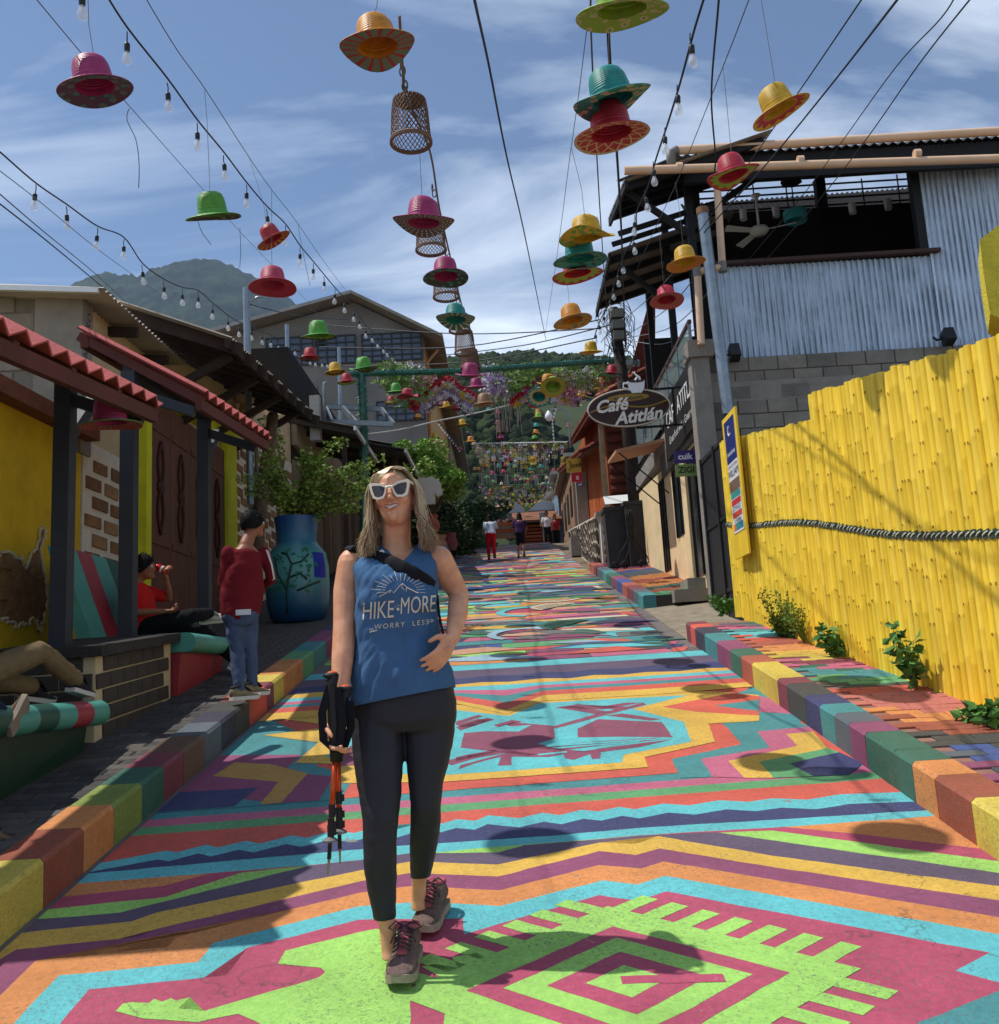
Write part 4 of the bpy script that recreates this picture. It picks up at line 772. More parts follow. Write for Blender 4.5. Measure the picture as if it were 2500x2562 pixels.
t = thing('gutter_pipe', 'upper cream gutter pipe along the roof edge of the corrugated building', 'pipe', (5, 12.2, 8.6), 'cream gutter pipes')
b = MB(); b.tube([V((ru.x + .02, 12.22, ru.z)), V((10.4, 12.22, ru.z + .03))], .06, 10); b.obj('pipe_run', pvc, t, True, 50); b = MB(); b.tube([V((ru.x + .02, 12.22, ru.z)), V((ru.x - .08, 12.22, ru.z - .03)), V((ru.x - .08, 12.22, ru.z - .25))], .07, 10); b.obj('elbow_joint', pvcg, t, True)
pl = P(1562, 427, 12.0); pr = P(2500, 398, 12.0)
t = thing('gutter_pipe', 'lower cream gutter pipe crossing in front of the dark upper opening', 'pipe', (4, 12, 8.2), 'cream gutter pipes')
b = MB(); b.tube([V((pl.x, 12, pl.z)), V((10, 12, pl.z + (pr.z - pl.z) * 1.5))], .058, 10); b.obj('pipe_run', pvc, t, True, 50)
for px_ in (1700, 2005, 2300): p = P(px_, 420, 12.0); b = MB(); b.tube([V((p.x - .04, 12, pl.z + .005)), V((p.x + .04, 12, pl.z + .005))], .064, 10); b.obj('pipe_collar', pvc, t, True, 50)
# street-side awning roofs of the terrace (sheets missing between them)
xa, xb_ = pl.x, 3.4
darkcor = mat('weathered_black_tin', lin((138, 132, 122)), .6, .3, 3, .2, 30, .35, wear=(lin((120, 112, 98)), .06, 4))
def awning(label, y0, y1, za, zb_, xe, nr):
    t = thing('terrace_awning', label, 'awning', (2.4, (y0 + y1) / 2, za), 'terrace awnings')
    b = MB(); b.sheet((xe, y0, za), (xe, y1, zb_), (xb_ + .6, y1, zb_ + .62), (xb_ + .6, y0, za + .62), int((y1 - y0) / .09), .018); b.obj('roof_sheet', darkcor, t)
    for i in range(nr): y = lerp(y0, y1, (i + .3) / nr); b = MB(); b.beam((xe, y, lerp(za, zb_, (i + .3) / nr) - .08), (xb_ + .5, y, lerp(za, zb_, (i + .3) / nr) + .5), .05, .1); b.obj('rafter', blk_m, t)
    b = MB(); b.beam((xe + .02, y0, za - .07), (xe + .02, y1, zb_ - .07), .04, .1); b.obj('edge_beam', blk_m, t)
a1 = PX(1522, 548, xa)
awning('dark corrugated terrace awning nearest the cream pipe', 12.05, a1.y, pl.z - .1, a1.z, xa, 4)
a2, a3 = PX(1522, 632, xa), PX(1490, 778, xa)
awning('lower weathered terrace awning of ragged corrugated sheets', a2.y, a3.y, a2.z, a3.z, xa, 4)
t = thing('bare_roof_bars', 'two bare black roof bars where awning sheets are missing', 'roof frame', (2.5, 14, 8)); 
for (px_, py_) in ((1548, 585), (1532, 612)): q = PX(px_, py_, xa); b = MB(); b.beam(q, (xb_, q.y, q.z + .4), .05, .07); b.obj('roof_bar', blk_m, t)
# terrace: black frame, posts, glass rail
XT = 2.78
t = terr = thing('cafe_terrace', 'black steel terrace with glass balustrade above the cafe', 'terrace', (XT, 15, 5.5))
for yy in (12.75, 14.6, 16.6): b = MB(); b.box(XT + .1, XT + .2, yy - .05, yy + .05, 5.4, 8.6); b.obj('steel_post', blk_m, t)
for i, (a_, c_) in enumerate((((XT + .15, 12.75, 7.5), (2.0, 12.4, 8.05)), ((XT + .15, 14.6, 7.2), (2.1, 14.3, 7.8)), ((XT + .15, 12.75, 7.7), (3.9, 12.75, 8.3)))): b = MB(); b.beam(a_, c_, .06, .08); b.obj('steel_brace', blk_m, t)
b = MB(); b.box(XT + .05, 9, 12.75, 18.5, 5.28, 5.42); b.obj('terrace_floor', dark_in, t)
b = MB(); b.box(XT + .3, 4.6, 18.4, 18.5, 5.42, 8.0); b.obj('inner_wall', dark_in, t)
rz = 6.22; gl = glass('balustrade_glass', (150, 170, 170), .03, .42)
b = MB(); b.beam((XT, 12.7, rz), (XT, 18.4, rz), .05, .05); b.obj('hand_rail', mat('brown_rail', lin((86, 66, 58)), .5, .1), t)
for i in range(6):
    y0 = 12.75 + i * .95; b = MB(); b.box(XT - .006, XT + .006, y0 + .02, y0 + .92, 5.46, rz - .03); b.obj('glass_pane', gl, t)
    b = MB(); b.box(XT - .02, XT + .02, y0 - .018, y0 + .018, 5.42, rz); b.obj('baluster', plain('steel_grey', (140, 140, 142), .4, .6), t)
t = thing('downpipe', 'cream down pipe stepping from the terrace corner to the cement pillar', 'pipe', (2.9, 12.5, 5.8))
dp = [P(1795, 470, 12.15), P(1808, 668, 12.15), P(1745, 680, 12.15), P(1755, 862, 12.15)]
b = MB(); b.tube(dp[:2], .05, 8); b.tube([dp[1], dp[2]], .05, 8); b.tube(dp[2:], .05, 8); b.obj('pipe_run', pvc, t, True, 50); b = MB(); [b.tube([p - V((0, .0, .07)), p + V((0, 0, .07))], .06, 8) for p in dp[1:3]]; b.obj('elbow_joint', pvcg, t, True, 50)
# galvanised pole
p0, p1 = P(1758, 528, 11.9), P(1838, 1150, 11.9)
t = thing('galvanised_pole', 'leaning galvanised steel pole in front of the corrugated wall', 'pole', (p1.x, 11.9, p1.z))
galv = mat('galvanised_steel', lin((140, 150, 158)), .4, .25, 6, .1, 30, .6)
b = MB(); b.tube([p0, p1 + (p1 - p0) * .25], .075, 14); b.obj('pole_shaft', galv, t, True, 60); b = MB(); b.tube([p0 - V((0, 0, .05)), p0 + V((0, 0, .04))], .082, 12); b.obj('pole_cap', mat('rusty_cap', lin((120, 86, 60)), .7), t, True, 60)
# two floodlights on the block wall
for i, (x, y) in enumerate(((1838, 880), (2374, 840))):
    c = P(x, y, YB - .2); t = thing('floodlight', 'small black floodlight on the block wall ' + ('beside the steel pole' if i == 0 else 'above the bamboo tops'), 'floodlight', c, 'black floodlights')
    b = MB(); b.beam(c + V((0, .05, .08)), c + V((0, -.02, -.1)), .13, .17); b.obj('lamp_housing', plain('black_plastic', (22, 22, 24), .4), t); b = MB(); b.tube([c + V((-.12, .1, -.02)), c + V((-.12, .18, .05))], .015, 6); b.tube([c + V((-.12, .1, -.02)), c + V((0, .04, 0))], .015, 6); b.obj('bracket', blk_m, t)
# things inside the dark upper room
fc = P(1900, 578, 14.0); t = thing('ceiling_fan', 'white three-bladed ceiling fan hanging in the dark upper room', 'fan', fc)
wh = plain('white_enamel', (226, 226, 222), .4)
b = MB(); b.lathe([(.02, .1), (.13, .05), (.15, 0), (.10, -.06), (.01, -.07)], 16, fc); b.obj('motor_housing', wh, t, True, 50); b = MB(); b.tube([fc + V((0, 0, .1)), fc + V((0, 0, .62))], .02, 8); b.lathe([(.02, .62), (.08, .6), (.02, .52)], 12, fc); b.obj('down_rod', wh, t, True)
for a in (3.4, 5.9, 1.9): d = .7 * V((math.cos(a), math.sin(a), 0)); n_ = V((-d.y, d.x, .25)); b = MB(); b.prism([fc + d * .1 - n_ * .05, fc + d * .8 - n_ * .08, fc + d * .82 + n_ * .08, fc + d * .1 + n_ * .05], (0, 0, .012)); b.obj('fan_blade', wh, t)
dc = P(1990, 542, 13.8); t = thing('drum_lamp', 'round teal drum lampshade hanging in the dark upper room', 'lamp', dc); b = MB(); b.lathe([(.17, -.08), (.18, .08), (.165, .08), (.16, -.08)], 28, dc); b.obj('lamp_shade', mat('teal_shade', lin((60, 150, 160)), .7), t, True, 50); b = MB(); b.tube([dc, dc + V((0, 0, .8))], .01, 5); b.lathe([(.08, .8), (.16, .6), (.17, .56)], 6, dc); b.obj('lamp_hanger', blk_m, t)
for i, (x, y) in enumerate(((1860, 538), (1942, 530), (2133, 522), (2222, 512))):
    c = P(x, y, 14.2); t = thing('can_spotlight', 'white can spotlight in the upper room, number %s from the fan side' % ('one', 'two', 'three', 'four')[i], 'spotlight', c, 'white can spotlights'); b = MB(); b.lathe([(.055, -.08), (.06, .08), (.02, .1)], 12, c); b.obj('can', wh, t, True, 50); b = MB(); b.tube([c + V((.05, 0, 0)), c + V((.2, 0, .02)), c + V((.2, 0, .5))], .012, 5); b.obj('stem', blk_m, t)
# yellow rendered wall corner at the right edge
yr = mat('rough_yellow_render', lin((226, 206, 70)), .95, .2, 8, 1.0, 60)
pts = [P(2452, 600, 5.2), P(2500, 562, 5.2), P(2620, 520, 5.2), P(2620, 760, 5.2), P(2500, 795, 5.2), P(2478, 785, 5.2), P(2462, 690, 5.2)]
b = MB(); b.prism(pts, (.16, .35, 0)); tag(b.obj('yellow_wall_corner', yr), 'rough yellow rendered wall corner jutting in above the bamboo', 'wall')
# ------------------------------------------------------------------ cafe front
XCf = 2.8
beige = mat('beige_plaster', lin((226, 200, 156)), .85, .15, 3, .3, 30); t = cafe = thing('cafe_building', 'cafe with beige lower wall, dark doorway and black name board under the terrace', 'building', (XCf, 15, gz(15)))
b = MB(); b.hexa([V((XCf, 12.6, 2.3)), V((6, 12.7, 2.3)), V((6, 19.5, 3.4)), V((XCf, 19.5, 3.4)), V((XCf, 12.6, 4.62)), V((6, 12.7, 4.62)), V((6, 19.5, 5.0)), V((XCf, 19.5, 5.0))])
b.obj('beige_wall', beige, t)
b = MB(); b.box(XCf - .04, 6, 12.58, 19.5, 5.003, 5.278); b.obj('concrete_beam', cem, t)
b = MB(); b.box(XCf - .05, XCf + .4, 12.57, 15.8, 4.63, 5.0); b.obj('upper_band', mat('grey_board', lin((96, 94, 92)), .7, .15), t)
sg = mat('black_sign', lin((38, 36, 36)), .5, .1)
b = MB(); b.box(XCf - .1, XCf - .055, 12.75, 14.9, 4.72, 5.62); sb_ = b.obj('name_board', sg, t)
put_text('name_lettering', 'CAFE ATITLAN', .36, plain('white_lettering', (225, 225, 220), .5), cafe, (XCf - .104, 13.45, 5.28), (0, -1, 0), (0, 0, 1), bold=.004)
put_text('name_lettering', 'Great food with a Great view', .17, plain('white_lettering', (225, 225, 220), .5), cafe, (XCf - .104, 13.5, 4.95), (0, -1, 0), (0, 0, 1))
glz = mat('dark_glass', lin((34, 40, 44)), .15, .1, 3, spec=.6)
for i, (y0, y1, za, zb_, nm, m_) in enumerate(((12.75, 13.75, 2.75, 4.55, 'glass_door', glz), (14.2, 15.0, 3.5, 4.6, 'window_opening', glz), (15.9, 16.35, 3.1, 4.65, 'side_door', mat('brown_dark_door', lin((62, 46, 38)), .7, .2)))):
    b = MB(); b.box(XCf - .01, XCf + .02, y0, y1, za, zb_); o = b.obj(nm, m_, t)
    b = MB(); [b.box(XCf - .03, XCf - .011, yy - .025, yy + .025, za, zb_) for yy in (y0, (y0 + y1) / 2, y1)]; b.box(XCf - .028, XCf - .012, y0, y1, zb_ - .05, zb_); sub(b, 'frame', blk_m, o)
b = MB(); b.box(XCf - .06, XCf - .005, 13.8, 14.15, 2.7, 4.6); b.obj('beige_pilaster', beige, t)
for i, (y0, h) in enumerate(((13.0, .08), (13.3, .2))): b = MB(); b.box(XCf - .5 + .25 * i, XCf + .02, y0, y0 + .9 - .3 * i, gz(y0) + .1, gz(y0) + HS + h); tag(b.obj('concrete_step', cem), ('lower' if i == 0 else 'upper') + ' concrete step in front of the cafe door', 'step')
for i, (txt, c, y0, z0, z1, tcol) in enumerate((('cuik', (58, 40, 110), 13.0, 4.28, 4.46, (235, 235, 240)), ('ZIGI', (126, 150, 80), 12.98, 4.09, 4.26, (20, 30, 20)))):
    t2 = thing('shop_sign', ('small purple sign reading cuik' if i == 0 else 'small green sign reading ZIGI') + ' beside the cafe door', 'sign', (2.5, y0, z0)); b = MB(); b.box(2.46, 2.76, y0, y0 + .02, z0, z1); b.obj('sign_panel', plain('sign_' + txt, c, .5), t2)
    put_text('sign_lettering', txt, .12, plain('sign_text_' + txt, tcol, .5), t2, (2.61, y0 - .003, (z0 + z1) / 2), (1, 0, 0), (0, 0, 1), bold=.003)
# entrance canopy board on struts
t = thing('wooden_canopy', 'thin wooden canopy board over the cafe side door on wire struts', 'canopy', (2.4, 16, 4.9)); c4 = [P(1553, 1160, 16.4), P(1688, 1145, 15.2), P(1692, 1118, 15.2), P(1578, 1130, 16.6)]
b = MB(); b.prism([V((1.95, 16.5, 5.08)), V((1.95, 15.3, 5.0)), V((2.8, 15.3, 5.16)), V((2.8, 16.5, 5.24))], (0, 0, .05)); b.obj('canopy_board', mat('pale_ply', lin((186, 140, 108)), .8, .2, 4), t)
for yy in (15.4, 16.4): b = MB(); b.tube([(2.0, yy, 5.03), (2.78, yy, 4.3)], .012, 5); b.obj('strut', blk_m, t)
# oval sign
oc = P(1573, 1022, 13.3); t = thing('oval_cafe_sign', 'brown oval hanging sign reading Café Atitlán with a white steaming cup', 'sign', oc); ex = V((math.cos(.05), -math.sin(.0), .055)).normalized(); ex = V((1, 0, .02)).normalized(); ey = V((0, 0, 1)); k = 13.3 / FPX
ra, rb2 = 106 * k, 49 * k
b = MB(); el = [oc + ex * ra * math.cos(a) + ey * rb2 * math.sin(a) for a in [2 * math.pi * i / 48 for i in range(48)]]; b.prism([p + V((0, .04, 0)) for p in el], (0, -.08, 0)); b.obj('sign_panel', mat('coffee_brown', lin((60, 37, 31)), .5, .08), t)
b = MB(); b.tube([p + V((0, -.045, 0)) for p in el] + [el[0] + V((0, -.045, 0))], .012, 6); b.obj('sign_rim', mat('pale_rim', lin((196, 184, 168)), .5), t)
b = MB(); b.prism([oc + V((0, -.044, 0)) + ex * .30 * math.cos(a) + ey * (.15 + .055 * math.sin(a)) for a in [2 * math.pi * i / 32 for i in range(32)]], (0, -.004, 0)); b.obj('ochre_oval', mat('ochre_print', lin((150, 122, 50)), .5), t)
crm = plain('cream_lettering', (222, 214, 204), .5)
put_text('sign_lettering', 'RESTAURANTE', .062, mat('brown_print', lin((70, 44, 34)), .5), t, oc + V((0, -.052, .135)), ex, ey, bold=.001)
put_text('sign_lettering', 'Café', .25, crm, t, oc + V((-.26, -.05, .035)), V((1, 0, .09)), ey, shear=.35, bold=.007, extr=.006)
put_text('sign_lettering', 'Atitlán', .25, crm, t, oc + V((.12, -.05, -.135)), V((1, 0, .09)), ey, shear=.35, bold=.007, extr=.006)
b = MB(); b.tube([oc + V((x * .55, -.046, .02 + .07 * x - .05 * math.sin(x * 3))) for x in [-1 + i / 8 for i in range(17)]], .012, 5); b.obj('swoosh_line', mat('ochre_print', lin((150, 122, 50)), .5), t)
cc = oc + V((.13, -.03, .30)); b = MB(); b.prism([cc + V((-.125, 0, .09)), cc + V((-.11, 0, -.02)), cc + V((-.07, 0, -.09)), cc + V((.07, 0, -.09)), cc + V((.11, 0, -.02)), cc + V((.125, 0, .09))], (0, -.03, 0)); b.tube([cc + V((-.11, -.015, .06)), cc + V((-.18, -.015, .06)), cc + V((-.19, -.015, .0)), cc + V((-.10, -.015, -.04))], .014, 6); b.obj('cup', plain('white_cup', (226, 226, 226), .4), t)
b = MB(); b.prism([cc + V((.115 * math.cos(a), -.034, .088 + .028 * math.sin(a))) for a in [2 * math.pi * i / 24 for i in range(24)]], (0, -.004, 0)); b.obj('coffee_surface', mat('coffee_print', lin((50, 36, 30)), .4), t)
b = MB(); [b.tube([cc + V((-.02 + .04 * s_ + .035 * math.sin(u * 4 + s_), -.04, .09 + u * .13)) for u in [i / 8 for i in range(9)]], [.016 * (1 - i / 9) + .003 for i in range(9)], 5) for s_ in (0, 1)]; b.obj('steam_curl', plain('white_cup', (226, 226, 226), .4), t, True)
b = MB(); b.beam(oc + V((.1, .05, .27)), oc + V((1.0, .05, .29)), .03, .03); b.beam(oc + V((.1, .05, -.28)), oc + V((1.05, .05, -.26)), .03, .03); b.beam(oc + V((.66, .05, -.27)), oc + V((.66, .05, .28)), .03, .03); b.obj('sign_bracket', blk_m, t)
# weeds along the fence foot
weedm = mat('weed_leaf', lin((104, 130, 50)), .65, .3, 9); bigl = mat('broad_leaf', lin((84, 128, 62)), .5, .3, 8)
for i, (x, y, hgt, sp, kind) in enumerate(((1968, 1590, .48, .22, 0), (2070, 1605, .42, .2, 0), (2130, 1640, .25, .16, 1), (2045, 1590, .14, .16, 1), (2295, 1725, .42, .10, 1), (2475, 1810, .12, .14, 1), (1842, 1535, .22, .14, 1), (2010, 1590, .2, .12, 0))):
    g = G(x, y, HS); g.x = min(g.x, xf(g.y) - .06); g.z = gz(g.y, HS); t = thing('fence_weed', ['feathery green weed tallest against the bamboo', 'feathery weed with yellow sprigs beside the tall weed', 'broad-leaved weed between the feathery ones and the kerb shadow', 'low broad-leaved weed at the foot of the tall weed', 'drooping leafy plant alone against the yellow canes', 'pale flat weed at the near end of the fence', 'small weed at the far end of the fence by the gate', 'short feathery sprig between two tall weeds'][i], 'weed', g, 'weeds along the bamboo fence'); sb2 = MB(); lb = MB()
    for s_ in range(14 if kind == 0 else 7):
        a = rnd(0, 6.28); tip = g + V((math.cos(a) * sp * rnd(.3, 1) - .04, math.sin(a) * sp * rnd(.4, 1.2), hgt * rnd(.5, 1))); limb(sb2, g, tip, .006, .002, 4, 4, .08)
        for u in range(3, 10): leaves(lb, lerp(g, tip, u / 9), (.035, .035, .03), 5 if kind == 0 else 3, .03 if kind == 0 else .075)
    sb2.obj('stem', weedm, t); lb.obj('leaves', weedm if kind == 0 else bigl, t)
# ------------------------------------------------------------------ gable building further up on the left
YG = 33.0
gl_, gp_, gr_ = P(560, 848, YG), P(885, 757, YG), P(1058, 838, YG); gb = 5.0
t = thing('gable_building', 'large grey cement building with a low gable, blue paned windows and tan side wall', 'building', (gp_.x, YG, gb))
b = MB(); b.prism([V((gl_.x, YG, gb)), V((gr_.x, YG, gb)), gr_, gp_, gl_], (0, .3, 0)); b.obj('gable_wall', mat('gable_cement', lin((122, 118, 112)), .9, .25, .7, .4, 8), t)
b = MB(); b.box(gr_.x - .3, gr_.x, YG + .305, YG + 24, gb, gr_.z); b.obj('side_wall', mat('tan_side_wall', lin((186, 146, 96)), .9, .2, 1), t)
bluep = mat('blue_grey_pane', lin((78, 88, 104)), .35, .25, .6, spec=.5); mull = plain('dark_mullion', (40, 42, 48), .5)
def gwin(x0, y0, x1, y1, nc, nr):
    a, c = P(x0, y1, YG - .03), P(x1, y0, YG - .03); b = MB(); b.box(a.x, c.x, YG - .04, YG - .005, a.z, c.z); w = b.obj('window', bluep, t); b = MB()
    for i in range(nc + 1): x = lerp(a.x, c.x, i / nc); b.box(x - .03, x + .03, YG - .06, YG - .041, a.z, c.z)
    for j in range(nr + 1): z = lerp(a.z, c.z, j / nr); b.box(a.x - .03, c.x + .03, YG - .075, YG - .061, z - .025, z + .025)
    sub(b, 'mullion_grid', mull, w)
gwin(668, 842, 782, 918, 4, 4); gwin(796, 838, 888, 912, 4, 4); gwin(908, 830, 1053, 906, 6, 5); gwin(945, 1000, 1062, 1055, 5, 3)
b = MB(); b.box(P(790, 870, YG).x, P(815, 870, YG).x, YG - .045, YG - .042, P(800, 868, YG).z, P(800, 852, YG).z); b.obj('open_vent', dark_in, t)
b = MB(); b.prism([gp_ + V((0, -.7, .08)), gp_ + V((0, -.7, .2)), gl_ + V((-.6, -.7, .08)), gl_ + V((-.6, -.7, -.05))], (0, 25, 0)); b.obj('roof_slope', tin, t)
er_ = P(1142, 908, YG - .7); b = MB(); b.prism([gp_ + V((0, -.7, .08)), gp_ + V((0, -.7, .2)), V((gr_.x + .75, YG - .7, gr_.z - .26)), V((gr_.x + .75, YG - .7, gr_.z - .38))], (0, 25, 0)); b.obj('roof_slope', oldtin, t)
b = MB(); b.tube([(gr_.x + .5, YG + .5, gr_.z - .4), (gr_.x + .06, YG + .5, gr_.z - .9), (gr_.x + .06, YG + .5, gb)], .06, 8); b.obj('downpipe', mat('tan_pipe', lin((170, 120, 80)), .6), t, True)
for i in range(9):
    y = YG + 1.5 + i * 2.3; b = MB(); b.box(gr_.x - .01, gr_.x + .02, y, y + .9, 8.2 + i * .3, 10.2 + i * .3); b.obj('tall_side_window', mull, t)
# next building down the row, grey with tall dark windows and a yellow band
t = thing('row_building', 'further building of the left row with tall dark windows and a yellow band', 'building', (-2.6, 48, 6))
b = MB(); b.box(-9, -2.55, 46, 47, 6, 12); b.box(-9, -2.3, 47.01, 75, 6, 13.5); b.obj('wall', mat('row_grey_wall', lin((136, 124, 108)), .9, .2, .5), t)
for i in range(10): b = MB(); b.box(-2.31, -2.27, 48 + i * 2.4, 49 + i * 2.4, 8.2, 11.5); b.obj('tall_window', mull, t)
b = MB(); b.prism([V((-2.2, 40, 7.9)), V((-1.75, 40, 7.75)), V((-1.75, 56, 8.2)), V((-2.2, 56, 8.4))], (0, 0, .7)); b.obj('yellow_band', mat('yellow_band', lin((214, 170, 60)), .8), t)
# ------------------------------------------------------------------ market stalls between the brick house and the gable building
planks = [mat('grey_plank_%d' % i, lin(c), .85, .3, 4, .3, 30, stretch=(6, 6, .5)) for i, c in enumerate(((120, 104, 84), (104, 88, 70), (134, 116, 96)))]
t = thing('plank_shopfront', 'row of closed shopfronts of grey brown upright planks beyond the brick house', 'shopfront', (-3.9, 23, gz(23)))
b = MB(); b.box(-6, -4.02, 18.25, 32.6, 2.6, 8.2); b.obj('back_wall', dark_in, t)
me_p = [mbox(-.02, .02, -.125, .125, 0, 2.5).mesh('plank', m_) for m_ in planks]
for i in range(52): y = 18.4 + i * .27; link('plank', random.choice(me_p), t, (-3.98 + rnd(-.015, .015), y, gz(y, HS)))
b = MB(); b.box(-4.0, -3.9, 18.3, 32.5, 6.2, 7.0); b.obj('upper_board', mat('faded_board', lin((150, 134, 110)), .9, .2), t)
put_text('faded_lettering', 'La Galería', .5, mat('faded_paint', lin((104, 92, 78)), .9), t, (-3.895, 24.5, 6.55), (0, 1, 0), (0, 0, 1))
def stall_roof(label, xf0, xf1, y0, y1, zf, dz):
    t = thing('stall_awning', label, 'awning', (xf1, (y0 + y1) / 2, gz((y0 + y1) / 2)), 'market stall awnings'); a = V((xf1, y0, zf)); c = V((xf1, y1, zf + dz)); u = V((xf0 - xf1, 0, .3))
    b = MB(); b.sheet(a, c, c + u, a + u, int((y1 - y0) / .1), .02); b.obj('roof_sheet', mat('dark_stall_tin', lin((92, 86, 78)), .6, .3, 2, .2, 30, .3), t)
    b = MB(); b.beam(a + V((.02, 0, -.03)), c + V((.02, 0, -.03)), .05, .09); b.obj('eave_beam', plain('pale_metal_strip', (226, 226, 222), .4, .3), t)
    for i in range(4): p = lerp(a, c, (i + .1) / 3.2); b = MB(); b.beam(p + V((0, 0, -.09)), p + u + V((0, 0, -.09)), .07, .1); b.obj('rafter', timber, t)
    for i in range(2): p = lerp(a, c, .1 + .8 * i); b = MB(); b.beam(p + V((-.25, 0, -.1)), V((p.x - .25, p.y, gz(p.y, HS))), .09, .09, V((0, 1, 0))); b.obj('post', timber, t)
    return t
za = P(885, 1067, 18.2); stall_roof('dark tin stall awning nearest the painted vase', -4.0, za.x, 18.2, 21.4, za.z, .05)
zb_ = P(1012, 1124, 21.6); stall_roof('lower dark stall awning above the hanging shirt', -3.4, zb_.x, 21.6, 25.2, zb_.z, .1)
stall_roof('far stall awning half hidden by the leafy tree', -3.6, -2.3, 26, 32, 7.9, .5)
# concrete stub column with bare bars, conduit and steel roof frame
c = P(790, 1055, 18.6); t = thing('stub_column', 'pale concrete stub column with bare steel bars on the stall roof', 'column', c); top = P(790, 992, 18.6)
b = MB(); b.box(c.x - .1, c.x + .1, 18.5, 18.7, c.z - .4, top.z); b.obj('shaft', mat('pale_concrete', lin((168, 166, 160)), .9, .2, 4, .4), t); b = MB(); [b.tube([(c.x + dx, 18.6, top.z), (c.x + dx * 1.2, 18.6, top.z + .2)], .01, 4) for dx in (-.07, -.03, .05)]; tag(b.obj('bare_bar', timber, t), kind='stuff')
t = thing('mast_conduit', 'grey conduit mast with curved head beside the stub column', 'pipe', c); b = MB(); q = [P(812, 1060, 18.5), P(810, 970, 18.5), P(812, 958, 18.5), P(818, 958, 18.5)]; b.tube(q, .035, 8); b.obj('pipe_run', galv, t, True)
t = thing('steel_roof_frame', 'tilted galvanised steel frame of an unfinished roof above the stalls', 'roof frame', P(900, 1030, 21)); stl = mat('galv_frame', lin((140, 146, 150)), .45, .2, 4, 0, 30, .5)
q = [P(815, 1018, 20), P(955, 1024, 20), P(985, 1062, 19.2), P(830, 1055, 19.2)]
for a_, c_ in ((0, 1), (1, 2), (2, 3), (3, 0)): b = MB(); b.beam(q[a_], q[c_], .06, .1); b.obj('frame_beam', stl, t)
b = MB(); b.beam(lerp(q[0], q[1], .3), lerp(q[3], q[2], .4), .06, .1); b.obj('frame_beam', stl, t); b = MB(); b.prism([q[0] + V((0, .3, .12)), q[1] + V((0, .3, .12)), q[1] + V((0, 1.8, .5)), q[0] + V((0, 1.8, .5))], (0, 0, .03)); b.obj('dark_sheet', mat('dark_stall_tin', lin((92, 86, 78))), t)
for i, (x0, y0, x1, y1, Y) in enumerate(((616, 720, 624, 1010, 13.5), (718, 812, 722, 1085, 20), (848, 870, 850, 1005, 24))):
    a_, c_ = P(x0, y0, Y), P(x1, y1, Y); t = thing('light_pole', ['thick galvanised pole with a bent lamp arm behind the tin roofs', 'thin galvanised pole in front of the gable windows', 'slim galvanised pole in front of the gable wall, shortest of three'][i], 'pole', c_, 'galvanised poles on the left'); b = MB(); b.tube([a_, c_ - V((0, 0, 1.5))], .05 if i == 0 else .045, 10); b.obj('pole_shaft', galv, t, True, 60)
    if i == 0: b = MB(); b.tube([a_ - V((0, 0, .35)), a_ + V((.06, 0, -.22)), a_ + V((.16, 0, -.16)), a_ + V((.26, 0, -.16))], .02, 6); b.obj('lamp_arm', galv, t, True)
# goods at the stalls: hanging shirt, baskets
t = thing('hanging_shirt', 'white t-shirt hanging from the lower stall awning', 'shirt', P(1066, 1250, 23)); c = P(1068, 1232, 23); k = 23 / FPX
b = MB(); pts = [(-14, -42), (0, -38), (14, -42), (34, -28), (40, 6), (26, 12), (20, 0), (20, 30), (-22, 30), (-20, -5), (-26, 4), (-34, -4), (-30, -28)]
b.prism([c + V((x * k, 0, -y * k)) for x, y in pts], (0, .12, 0)); b.obj('shirt_body', mat('white_cotton', lin((214, 200, 190)), .9, .1), t)
for i, (x, y, w, h, col, nm) in enumerate(((1078, 1312, 46, 46, (150, 84, 62), 'terracotta pot stack under the hanging shirt'), (1098, 1370, 54, 60, (172, 120, 90), 'rounded clay display panel beside the pots'), (1130, 1355, 30, 44, (120, 60, 60), 'dark red cloth bundle at the stall'))):
    c = P(x, y, 21.5); t = thing('stall_goods', nm, 'pottery' if i < 2 else 'bundle', c - V((0, 0, h * 21.5 / FPX / 2)), 'goods at the left stalls'); r = w / 2 * 21.5 / FPX; hh = h * 21.5 / FPX
    b = MB(); b.lathe([(r * .7, -hh / 2), (r, -hh * .2), (r * .95, hh * .1), (r * .7, hh * .3), (r * .9, hh / 2), (r * .7, hh / 2)], 16, c, cap=True); b.obj('clay_body', mat('goods_%d' % i, lin(col), .8, .25, 4, .2), t, True, 50)
    if i == 1: b = MB(); b.lathe([(r * 1.02, -hh * .15), (r * 1.03, 0)], 16, c); b.obj('blue_band', mat('blue_glaze', lin((60, 130, 170)), .5), t)
